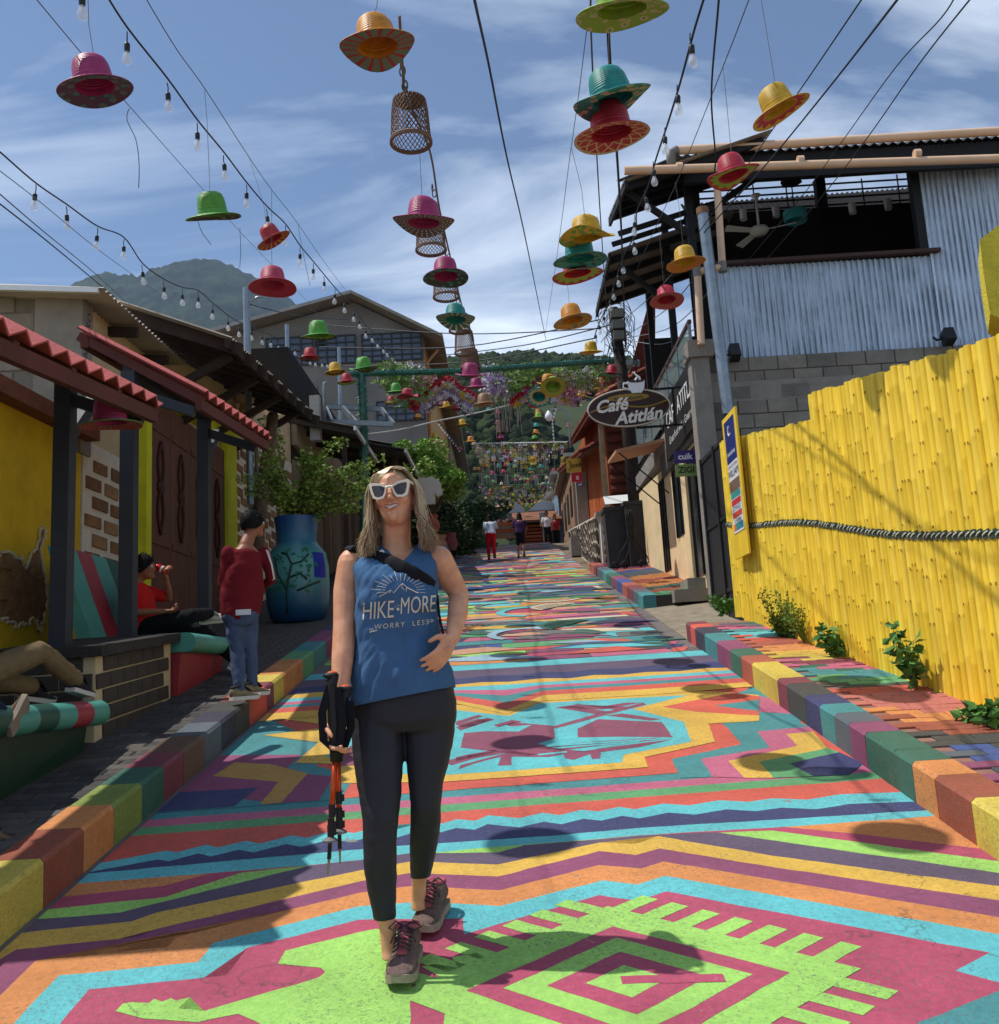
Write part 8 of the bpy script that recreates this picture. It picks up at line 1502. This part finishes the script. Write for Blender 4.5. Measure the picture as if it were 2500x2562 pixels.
eyes(hc, ex, ey, ez, HSs, t, (70, 80, 80), False); b = MB(); b.tube([hp(-.078, .01, -.04), hp(-.081, .012, -.07)], .0016, 4); b.obj('earring', plain('silver', (210, 206, 196), .2, .9), t)
# hair
hm = [mat('hair_root', lin((124, 100, 76)), .42, .2, 90, spec=.5), mat('hair_honey', lin((184, 154, 114)), .4, .2, 90, spec=.5), mat('hair_light', lin((222, 200, 160)), .38, .15, 90, spec=.5)]
b = MB(); nn, kk = 24, 9; vs = []
for i in range(kk + 1):
    th = math.pi * .62 * i / kk
    for j in range(nn): a = 2 * math.pi * j / nn; fr = max(0, math.sin(a)); t_ = th * lerp(1, .42, fr ** 1.2); vs.append(hp(.083 * math.sin(t_) * math.cos(a), .100 * math.sin(t_) * math.sin(a) - .006, .112 * math.cos(t_) + .004))
b.add(vs, [(i * nn + j, (i + 1) * nn + j, (i + 1) * nn + (j + 1) % nn, i * nn + (j + 1) % nn) for i in range(kk) for j in range(nn)], 1)
def spl(p, n=3):
    out = []
    for i in range(len(p) - 1):
        a, b_, c, d = p[max(i - 1, 0)], p[i], p[i + 1], p[min(i + 2, len(p) - 1)]
        for j in range(n): u = j / n; out.append(.5 * ((2 * b_) + (c - a) * u + (2 * a - 5 * b_ + 4 * c - d) * u * u + (3 * b_ - a - 3 * c + d) * u ** 3))
    return out + [p[-1]]
for i in range(3000):
    sg = 1 if i % 2 else -1; f = rnd(0, 1) ** .75; y0 = lerp(.072, -.095, f); out = rnd(-.002, .010); side = lerp(.046, -.085, f) + rnd(-.006, .006); zt = .113 - 1.6 * max(0, y0 - .01) ** 1.6 - 1.4 * max(0, -y0 - .03) ** 1.5
    L_ = rnd(0, 1); fl = rnd(-.006, .036) * (1 if f < .6 else .5); wv = rnd(-.009, .009); x0 = sg * rnd(0, .010) + .008
    pts = [hp(x0, y0 * .92, zt + .004), hp(x0 + sg * .028, lerp(y0, side, .22), zt - .004), hp(sg * (.060 + out * .5), lerp(y0, side, .5), .074 + out), hp(sg * (.079 + out), lerp(y0, side, .85), .030), hp(sg * (.083 + out), side, -.02), hp(sg * (.084 + out * 1.3) + wv, side + .004, -.075), hp(sg * (.088 + out + fl * .8) - wv, side * .85 + .012, -.125), hp(sg * (.088 + out + fl * 1.6) + wv, side * .7 + rnd(.0, .035), -.15 - .065 * L_)]
    r0 = rnd(.0009, .0018); q = spl(pts, 2); b.tube(q, [r0 * .9] + [r0] * (len(q) - 4) + [r0 * .8, r0 * .5, r0 * .2], 3, mi=random.choices((0, 1, 2), (2.2, 4, 3.2))[0], caps=False)
for i in range(40):   # side-swept fringe and fly-away strands
    u = rnd(0, 1); b.tube(spl([hp(.012, .068, .103), hp(.0 - .03 * u, .084, .088), hp(-.022 - .03 * u, .088, .066), hp(-.045 - .025 * u, .076, .04 - .02 * u)], 2), .0012, 3, mi=random.choice((1, 2)), caps=False)
for i in range(60): sg = random.choice((-1, 1)); a = rnd(-.06, .06); b.tube(spl([hp(sg * .07, a, .07), hp(sg * rnd(.09, .105), a, rnd(-.02, .03)), hp(sg * rnd(.09, .125), a + rnd(-.02, .02), rnd(-.15, -.07))]), .0007, 3, mi=2, caps=False)
b.obj('hair', hm, t, True)
# tank top
heather = mat('heather_blue_jersey', lin((70, 104, 142)), .92, .10, 9, .14, 380, spec=.12, wear=(lin((104, 138, 170)), .075, 170))
def drape(c, n_):
    f = 1.0 if c.z < hc.z - .16 else .5; q = V((c.x * 10 + c.z * 5, c.y * 8, c.z * 4)); q2 = V((c.x * 14 - c.z * 9, c.y * 10, c.z * 5)); return c + n_ * (.013 * noise.noise(q) + .008 * (abs(noise.noise(q2 * 1.4)) - .2) + .004 * noise.noise(q2 * 4)) * f
b = MB(); tp = [(1790, 872, 1146, 3.50, .146), (1755, 874, 1143, 3.50, .142), (1690, 880, 1133, 3.49, .134), (1640, 884, 1118, 3.485, .126), (1600, 887, 1106, 3.48, .118), (1540, 893, 1094, 3.47, .124), (1490, 896, 1092, 3.46, .135), (1450, 894, 1091, 3.465, .130), (1420, 886, 1093, 3.48, .110), (1394, 884, 1090, 3.50, .080), (1378, 902, 1078, 3.505, .060), (1368, 925, 1052, 3.51, .048)]
loft(b, [row(*r) for r in tp], 28); ell(b, W(945, 1500, 3.40), (.070, .062, .066)); ell(b, W(1045, 1494, 3.40), (.070, .062, .066)); ell(b, W(1005, 1690, 3.42), (.11, .07, .09)); shirt = remesh(b, .0075, 4, 'tank_top', drape)
bm = bmesh.new(); bm.from_mesh(shirt)
def pxof(c): v_ = c - CAM; z = v_.dot(FW); return 1250 + FPX * v_.dot(RT) / z, 1281 - FPX * v_.dot(UP) / z
kill = []
for v_ in bm.verts:
    x, y = pxof(v_.co); hem = 1768 - .0 * x + 10 * math.sin((x - 875) / 268 * math.pi) - max(0, (x - 940)) * .36
    front = v_.co.y < 3.5
    if y < 1372 and 958 < x < 1042 and not front: kill.append(v_)
bmesh.ops.delete(bm, geom=kill, context='VERTS')
VN = [ray(948, 1352).cross(ray(1002, 1412)), ray(1002, 1412).cross(ray(1056, 1352))]     # V neck: cut along two planes, then drop the wedge
for no in VN: fs = [f for f in bm.faces if f.calc_center_median().y < 3.53 and pxof(f.calc_center_median())[1] < 1430]; ge = set(fs); [ge.update(f.verts, f.edges) for f in fs]; bmesh.ops.bisect_plane(bm, geom=list(ge), plane_co=CAM, plane_no=no)
sg_ = [1 if (ray(1002, 1380).dot(no) > 0) else -1 for no in VN]
bmesh.ops.delete(bm, geom=[f for f in bm.faces if f.calc_center_median().y < 3.56 and pxof(f.calc_center_median())[1] < 1430 and all(s_ * (f.calc_center_median() - CAM).dot(no) > 0 for s_, no in zip(sg_, VN))], context='FACES')
h0, h1 = W(875, 1768, 3.36), W(1143, 1716, 3.40); bmesh.ops.bisect_plane(bm, geom=bm.verts[:] + bm.edges[:] + bm.faces[:], plane_co=h0, plane_no=(h1 - h0).cross(V((0, 1, -.03))) * (1 if (h1 - h0).cross(V((0, 1, -.03))).z < 0 else -1), clear_outer=True)
bm.to_mesh(shirt); bm.free(); shirt.shade_smooth(); setmat(shirt, heather)
so = link('tank_top', shirt, t); bm = bmesh.new(); bm.from_mesh(shirt); SB = BVHTree.FromBMesh(bm); bm.free()
md = so.modifiers.new('thickness', 'SOLIDIFY'); md.thickness = .003; md.offset = -1
def onshirt(x, y, lift=.003):
    d = ray(x, y).normalized(); h = SB.ray_cast(CAM, d); return (h[0] - d * lift) if h[0] else P(x, y, 3.36)
prnt = mat('cream_print', lin((214, 208, 192)), .8, .06, 30)
def ptext(txt, x, y, size, slope, sx=1.0, **kw):
    me = text_mesh(txt, size, **kw); bm = bmesh.new(); bm.from_mesh(me); bmesh.ops.triangulate(bm, faces=bm.faces); bmesh.ops.subdivide_edges(bm, edges=[e for e in bm.edges if e.calc_length() > size * .25], cuts=2, use_grid_fill=False); bmesh.ops.triangulate(bm, faces=bm.faces)
    for v_ in bm.verts: v_.co = onshirt(x + v_.co.x * sx + v_.co.y * -slope * .6, y - v_.co.y + v_.co.x * sx * slope)
    bm.to_mesh(me); bm.free(); setmat(me, prnt); o = link('shirt_print', me, None); o.parent = so; return o
ptext('HIKE', 946, 1529, 62, -.075, .62); ptext('MORE', 1046, 1515, 60, -.075, .56); ptext('WORRY  LESS', 1005, 1563, 18, -.10, spacing=1.3)
b = MB()
def stroke(pts, r): b.tube([onshirt(x, y, .002) for x, y in pts], r, 4)
for i in range(17):
    a = math.radians(188 - i * 12.2); r0, r1 = 34, 34 + (30 if i % 2 else 20); stroke([(1003 + r * math.cos(a) * 1.15, 1480 - r * math.sin(a) * .78 - 2) for r in (r0, (r0 + r1) / 2, r1)], .0011)
for pts in ([(948, 1494), (962, 1486), (978, 1476), (985, 1484), (1000, 1466), (1008, 1460), (1018, 1470), (1030, 1476), (1046, 1484)], [(1008, 1460), (1005, 1470), (1012, 1476)], [(978, 1476), (974, 1484)], [(1018, 1470), (1016, 1480)], [(925, 1582), (945, 1577)], [(1070, 1556), (1084, 1552)], [(1078, 1549), (1086, 1552), (1080, 1557)]): stroke(pts, .0016)
for i in range(3): stroke([(924 + i * 4, 1572), (927 + i * 4, 1581)], .0012)
for (x, y, r) in ((996, 1524, .006), (990, 1518, .0022), (995, 1514, .0022), (1000, 1515, .0022), (1004, 1520, .0022), (984, 1526, .0018), (986, 1512, .0015)): c = onshirt(x, y, .0015); b.lathe([(.0003, 0), (r, 0), (r * .9, .001)], 8, c, M=Matrix.Rotation(math.radians(90), 3, 'X'))
o = b.obj('shirt_print', prnt, None); o.parent = so
# neckline and armhole edging
b = MB(); b.tube([onshirt(x, y, .0) + V((0, .004, 0)) for x, y in ((956, 1366), (966, 1376), (984, 1396), (1002, 1415), (1020, 1396), (1036, 1377), (1046, 1364))], .004, 5); sub(b, 'neck_binding', heather, so, True)
# leggings
legm = mat('black_leggings', lin((40, 41, 48)), .62, .08, 14, .1, 200, spec=.35); b = MB()
loft(b, [row(1700, 886, 1128, 3.50, .115), row(1760, 877, 1140, 3.505, .128), row(1800, 878, 1141, 3.505, .124), row(1830, 884, 1134, 3.505, .10)], 24)
for s_ in 'RL': loft(b, [row(*r) for r in legs[s_]], 18)
link('leggings', setmat(remesh(b, .0062, 4, 'leggings', lambda c, n_: c + n_ * (.0022 * noise.noise(V((c.x * 20, c.y * 20, c.z * 34))))), legm), t)
# sling strap over the shoulder
bagm = cloth('black_nylon', (24, 25, 30), .1, .7); b = MB(); path = [(903, 1384, 30), (925, 1388, 33), (950, 1396, 36), (980, 1408, 38), (1010, 1422, 38), (1040, 1437, 36), (1065, 1451, 32), (1086, 1464, 24)]; rg = []
pp = [onshirt(x, y, .006) for x, y, w in path]; pp[0:0] = [W(868, 1372, 3.52), W(884, 1372, 3.46)]; ww = [20, 28] + [w for *_, w in path]
for i, p in enumerate(pp): tn = (pp[min(i + 1, len(pp) - 1)] - pp[max(i - 1, 0)]).normalized(); nn_ = V((0, -1, 0)) if i > 1 else V((-.3, -.5, .8)); sd_ = tn.cross(nn_).normalized(); rg.append((p, sd_ * ww[i] / 2 * k, sd_.cross(tn).normalized() * .009))
loft(b, rg, 12); link('sling_strap', setmat(remesh(b, .005, 4), bagm), t)
b = MB(); q = onshirt(956, 1382, .024); b.lathe([(.001, 0), (.010, 0), (.010, .003)], 10, q, M=Matrix.Rotation(math.radians(90), 3, 'X')); b.obj('strap_badge', plain('white_badge', (230, 228, 222), .5), t)
b = MB(); b.tube([W(1094, 1490, 3.42), W(1099, 1540, 3.40), W(1106, 1575, 3.385), W(1110, 1592, 3.38)], .005, 5); b.obj('strap_cord', bagm, t, True)
b = MB(); b.tube([W(1119, 1622, 3.355), W(1124, 1617, 3.350), W(1130, 1617, 3.352)], .004, 6); b.obj('ring', plain('silver', (210, 206, 196)), t)
# trainers
tm = [mat('dusty_trainer', lin((112, 92, 86)), .85, .3, 30, .5, 120, wear=(lin((150, 136, 122)), .08, 40)), mat('dusty_sole', lin((158, 144, 128)), .9, .25, 30), mat('rose_lining', lin((168, 84, 96)), .85, .2, 30)]; lace = plain('dark_lace', (54, 44, 46), .8)
f1 = G(978, 2398); f1e = G(984, 2496); shoe(t, V((-.385, 3.505, gz(3.505) + .006)), V((-.402, 3.225, gz(3.225) + .022)), V((0, .05, 1)), tm, .047, 'trainer', lace, .112)
shoe(t, V((-.305, 3.86, gz(3.86) + .012)), V((-.36, 3.585, gz(3.585) + .018)), V((0, .05, 1)), tm, .047, 'trainer', lace, .112)
# trekking poles in her hand
oran = mat('orange_anodised', lin((196, 76, 34)), .3, .08, 20, 0, 60, .5); rub = plain('black_rubber', (24, 24, 24), .6); stl2 = plain('steel_tip', (150, 150, 150), .3, .8)
for i, (gx, gy, sx, sy, bx, by, Yp) in enumerate(((828, 1690, 838, 1905, 821, 2190, 3.31), (862, 1724, 846, 1905, 851, 2160, 3.34))):
    tp_ = thing('trekking_pole', ('longer' if i == 0 else 'shorter') + ' orange trekking pole hanging from the hiker\'s hand', 'trekking pole', P(bx, by, Yp), 'trekking poles'); g0, g1, e = P(gx, gy, Yp), P(sx, sy, Yp), P(bx, by, Yp)
    b = MB(); b.tube([g0 + V((.012, 0, 0)), lerp(g0, g1, .1), lerp(g0, g1, .3), lerp(g0, g1, .6), g1], [.016, .02, .017, .018, .015], 10); ell(b, g0, (.028, .02, .012)); b.obj('grip', rub, tp_, True)
    b = MB(); ell(b, g0 + V((.004, 0, .008)), (.018, .014, .007)); b.obj('grip_cap', mat('orange_cap', lin((214, 92, 48)), .5), tp_, True)
    b = MB(); b.tube([g1, lerp(g1, e, .52)], .0092, 8); b.obj('upper_shaft', oran, tp_, True); b = MB(); b.tube([lerp(g1, e, .5), lerp(g1, e, .86)], .0068, 8); b.obj('lower_shaft', rub, tp_, True)
    for u in (.36 if i else .44, .52 if i else .56, .62): c = lerp(g1, e, u); b = MB(); b.tube([c + V((0, 0, .02)), c - V((0, 0, .02))], .0115, 8); b.box(c.x + .006, c.x + .018, c.y - .006, c.y + .006, c.z - .012, c.z + .010); b.obj('clamp', rub, tp_, True, 40)
    c = lerp(g1, e, .70); b = MB(); b.lathe([(.008, .014), (.026, .002), (.025, -.003), (.008, -.006)], 14, c, cap=True); b.obj('basket', plain('grey_plastic', (110, 108, 106), .6), tp_, True, 40); b = MB(); b.tube([lerp(g1, e, .72), e], [.007, .0025], 8); b.obj('tip', stl2, tp_, True)
    b = MB(); pts = [g0 + V((.0, -.012, -.03)), g0 + V((-.03, -.012, -.12)), lerp(g0, g1, .75) + V((-.032, -.012, 0)), lerp(g0, g1, .9) + V((.012, -.014, 0)), lerp(g0, g1, .55) + V((.035, -.012, 0)), g0 + V((.02, -.012, -.04))]
    vs = []; 
    for p in pts: vs += [p + V((-.014, 0, 0)), p + V((.014, 0, 0))]
    b.add(vs, [(2 * j, 2 * j + 1, 2 * j + 3, 2 * j + 2) for j in range(len(pts) - 1)]); o = b.obj('wrist_strap', bagm, tp_); m_ = o.modifiers.new('thick', 'SOLIDIFY'); m_.thickness = .004
# ------------------------------------------------------------------ other people
def Jp(**k): return {a: (P(*v_) if len(v_) == 3 and v_[0] > 20 else V(v_)) for a, v_ in k.items()}
snk = [plain('pale_sneaker', (176, 170, 160), .7), whsole, plain('grey_lining', (96, 92, 88), .8)]; blk3 = [plain('black_sneaker', (28, 30, 36), .7), whsole, plain('black_lining', (30, 30, 32), .8)]
# boy in red on the bench
J = dict(head=(-3.10, 8.24, P(357, 1420, 8.24).z), neck=(-3.2, 8.25, 2.50), pel=(-3.1, 8.27, 2.10), shR=(-3.2, 8.10, 2.45), shL=(-3.2, 8.40, 2.45), elR=(-3.14, 8.03, 2.22), haR=(-2.86, 8.07, 2.22), elL=(-2.94, 8.42, 2.36), haL=(-2.93, 8.30, 2.53), hipR=(-3.05, 8.18, 2.10), hipL=(-3.05, 8.36, 2.10), knR=(-2.62, 8.08, 2.17), anR=(-2.58, 8.36, 2.20), knL=(-2.66, 8.42, 2.06), anL=(-2.36, 8.46, 1.78), toR=(-2.40, 8.40, 2.22), toL=(-2.2, 8.5, 1.70))
figure('dark haired boy in a red shirt seated on the teal bench drinking from a can', (-3.1, 8.25, 2.0), J, dict(waist=.15, hip=.155, depth=.125, g=.95), cloth('red_polo', (196, 34, 34)), cloth('black_trousers', (24, 24, 28)), blackhair, snk, face=(1, .05, -.05), hs=.98, sleeves=.75, curl=.8, toes=dict(R=(.3, -.6, .75), L=(.35, 0, 1)))
c = V((-2.955, 8.27, 2.60)); t = thing('drink_can', 'red drink can held at the seated boy\'s mouth', 'can', c); M_ = Matrix.Rotation(math.radians(-62), 3, 'Y'); b = MB(); b.lathe([(.024, -.06), (.032, -.052), (.033, .045), (.026, .058), (.025, .054), (.002, .054)], 16, c, M=M_, cap=True); b.obj('can_body', plain('red_can', (186, 24, 34), .3, .3), t, True, 50); b = MB(); b.lathe([(.0335, -.012), (.0335, .008)], 16, c, M=M_); b.obj('white_wave', plain('can_white', (220, 216, 210), .3), t, True)
# boy standing at the kerb
J = Jp(head=(632, 1310, 7.22), neck=(614, 1366, 7.15), pel=(602, 1535, 7.12), shL=(572, 1382, 7.08), shR=(660, 1382, 7.24), elL=(556, 1462, 7.08), haL=(590, 1490, 7.34), elR=(680, 1450, 7.30), haR=(652, 1470, 7.46), hipL=(585, 1548, 7.10), hipR=(622, 1548, 7.2), knL=(594, 1632, 7.10), knR=(626, 1630, 7.22), anL=(598, 1722, 7.06), anR=(630, 1712, 7.26), toL=(640, 1722, 7.16), toR=(672, 1712, 7.40))
bs = figure('boy with his back turned in a maroon jacket and faded jeans standing on the kerb', G(612, 1752, HS), J, dict(waist=.15, hip=.135, depth=.11, g=.82), cloth('maroon_jersey', (110, 26, 36)), mat('faded_denim', lin((76, 92, 124)), .9, .25, 9, .4, 200), blackhair, [mat('khaki_trainer', lin((136, 120, 96)), .8, .2), whsole, plain('black_lining', (30, 30, 32))], face=(.72, .66, -.22), hs=.92, sleeves=1.9, curl=.9)
b = MB()
for dx in (0, .022): b.tube([V(J['shR']) + V((.040 - dx * .3, -.036 - dx, .01)), lerp(V(J['shR']), V(J['elR']), .5) + V((.040, -.028 - dx, 0)), V(J['elR']) + V((.028, -.024 - dx, .0)), lerp(V(J['elR']), V(J['haR']), .5) + V((.028, -.024 - dx, -.01))], .0045, 5)
b.obj('sleeve_stripes', plain('white_stripe', (226, 224, 220), .8), bs, True)
b = MB(); p = P(608, 1532, 6.99); b.box(p.x - .05, p.x + .06, p.y - .012, p.y - .004, p.z - .02, p.z + .02); b.obj('pocket_packet', plain('foil_packet', (206, 206, 214), .3, .4), bs)
# two people lounging on the near bench, mostly outside the frame
k1, a1, e1 = PX(100, 1632, -2.68), PX(186, 1700, -2.62), PX(262, 1726, -2.58); sz = 1.56
figure('person in khaki trousers and black sneakers reclining along the green bench', (-2.9, 4.9, 1.5), dict(head=(-3.15, 4.1, 2.15), neck=(-3.1, 4.2, 2.0), pel=(-2.9, 4.85, sz + .08), shL=(-3.0, 4.1, 1.95), shR=(-3.2, 4.35, 1.95), elL=(-2.85, 4.4, 1.8), haL=(-2.75, 4.75, 1.85), elR=(-3.2, 4.65, 1.8), haR=(-3.0, 4.95, 1.85), hipL=(-2.8, 4.95, sz + .09), hipR=(-3.0, 4.95, sz + .09), knL=k1, anL=a1, knR=(-2.95, 5.3, sz + .12), anR=PX(75, 1715, -2.8), toL=e1, toR=PX(125, 1722, -2.75)), dict(waist=.16, hip=.16, depth=.12, g=1.0), cloth('grey_shirt', (110, 110, 112)), cloth('khaki_cotton', (122, 104, 76)), blackhair, blk3, face=(0, 1, 0), sleeves=.7, toes=dict(L=(0, -.2, 1), R=(.2, -.3, 1)))
fz = G(10, 2085, HS)
figure('person in dark jeans and brown shoes at the near end of the green bench', (-2.7, 4.2, 1.4), dict(head=(-3.2, 3.4, 2.2), neck=(-3.15, 3.45, 2.05), pel=(-2.95, 3.85, sz + .06), shL=(-3.1, 3.25, 2.0), shR=(-3.1, 3.65, 2.0), elL=(-2.9, 3.3, 1.8), haL=(-2.7, 3.5, 1.72), elR=(-2.9, 3.75, 1.8), haR=(-2.7, 4.0, 1.75), hipL=(-2.85, 3.78, sz + .05), hipR=(-2.85, 3.95, sz + .07), knL=(-2.46, 3.75, sz + .06), anL=(fz.x - .10, fz.y - .10, fz.z + .085), knR=(-2.62, 4.25, sz + .22), anR=PX(8, 1800, -2.5), toL=(fz.x + .1, fz.y + .03, fz.z), toR=PX(60, 1712, -2.5)), dict(waist=.16, hip=.16, depth=.12, g=1.0), cloth('navy_shirt', (30, 36, 60)), cloth('dark_denim', (30, 36, 60)), blackhair, [mat('brown_shoe', lin((110, 88, 70)), .8, .2), mat('grey_brown_sole', lin((140, 128, 114)), .9, .2), plain('black_lining', (30, 30, 32))], face=(.6, .8, 0), sleeves=.7, toes=dict(L=(0, 0, 1), R=(-.85, .1, .25)))
# two women carrying a planted crate up the hill
def walker(label, x, yf, yh, Y, top, trs, lean, skirt, hair_len, leg_end, face):
    g0 = P(x, yf, Y); z0 = gz(Y); s = (P(x, yh, Y).z - z0) / 1.58; q = lambda dx, dy, h: (g0.x + dx * s, Y + dy * s, z0 + h * s)
    t = figure(label, q(0, 0, 0), dict(head=q(0, .06 + lean, 1.46), neck=q(0, lean, 1.30), pel=q(0, 0, .86), shL=q(-.17, lean, 1.25), shR=q(.17, lean, 1.25), elL=q(-.22, lean + .05, 1.0), haL=q(-.12 if x > 1270 else -.18, lean + .25, .86), elR=q(.23, lean + .05, 1.0), haR=q(.18 if x > 1270 else .26, lean + .25, .86), hipL=q(-.08, 0, .82), hipR=q(.08, 0, .82), knL=q(-.09, .05, .46), knR=q(.09, -.05, .46), anL=q(-.09, .02, .09), anR=q(.1, -.16, .13), toL=q(-.09, .2, 0), toR=q(.1, .1, 0)), dict(waist=.15 * s, hip=.18 * s, depth=.12 * s, g=s), top, trs, blackhair, [plain('dark_sandal', (60, 40, 36), .8), plain('dark_sandal_sole', (40, 30, 28), .8), plain('black_lining', (30, 30, 32))], face=face, hs=s, sleeves=.6, voxel=.02, long_hair=hair_len, leg_end=leg_end); return t
walker('woman in red trousers and a white and blue top carrying the crate uphill', 1231, 1402, 1283, 27.6, cloth('white_blue_top', (190, 204, 216), .3), cloth('red_trousers', (196, 24, 40)), .16, 0, .38, 1.0, (.3, 1, -.3))
walker('woman in a dark purple top and black shorts carrying the crate uphill', 1305, 1398, 1281, 27.8, cloth('dark_purple_top', (60, 40, 78)), cloth('black_shorts', (26, 24, 30)), .05, 0, .42, .0, (-.2, 1, -.1))
t = thing('planted_crate', 'brown wooden crate topped with flowers carried between the two women', 'crate', P(1268, 1345, 28.2)); a_, c_ = P(1240, 1345, 28.1), P(1296, 1306, 28.1); hgt = c_.z - a_.z
for i in range(4): b = MB(); z0 = a_.z + hgt * i / 4; b.box(a_.x, c_.x, 27.98, 28.01, z0 + .004, z0 + hgt / 4 - .004); b.obj('board', owood[i % 3] if i % 2 else planks[2], t)
b = MB(); b.box(a_.x, c_.x, 28.02, 28.45, a_.z, c_.z - .03); b.obj('crate_body', planks[0], t); lb = MB(); [leaves(lb, V((lerp(a_.x, c_.x, i / 9), 28.2, c_.z + .03)), (.06, .12, .06), 40, .06) for i in range(10)]; lb.obj('foliage', leafD, t); b = MB(); [petals(b, V((rnd(a_.x, c_.x), rnd(28.0, 28.4), c_.z + rnd(.02, .1))), .03) for _ in range(60)]; tag(b.obj('flowers', flm['pink'], t), kind='stuff')
for i, (x, y, Y, tc3, lab) in enumerate(((1372, 1362, 39.5, (214, 206, 204), 'distant passer-by in a pale top at the top of the street'), (1392, 1360, 40.5, (150, 40, 48), 'distant passer-by in a red top beside the pale one'), (1150, 1385, 33, (120, 34, 40), 'shopper in dark red standing in the shade of the stalls'), (1133, 1386, 31, (190, 176, 150), 'shopper in a pale top among the stall goods'))):
    g0 = P(x, y, Y); z0 = gz(Y) if Y < 38 else ZC; q = lambda dx, dy, h: (g0.x + dx, Y + dy, z0 + h); s = .95
    figure(lab, q(0, 0, 0), dict(head=q(0, 0, 1.42), neck=q(0, 0, 1.26), pel=q(0, 0, .84), shL=q(-.16, 0, 1.22), shR=q(.16, 0, 1.22), elL=q(-.2, -.03, .98), haL=q(-.17, -.12, .8), elR=q(.2, -.03, .98), haR=q(.17, -.12, .8), hipL=q(-.08, 0, .8), hipR=q(.08, 0, .8), knL=q(-.09, -.04, .45), knR=q(.09, .04, .45), anL=q(-.09, -.05, .09), anR=q(.1, .08, .09), toL=q(-.09, -.2, 0), toR=q(.1, -.1, 0)), dict(waist=.15, hip=.16, depth=.11, g=.95), cloth('passer_top_%d' % i, tc3), cloth('black_trousers', (24, 24, 28)), blackhair, blk3, face=(0, -1, 0), hs=s, sleeves=.7, voxel=.03, hands=False, group='people further up the street')
bpy.data.scenes.remove(WORK)
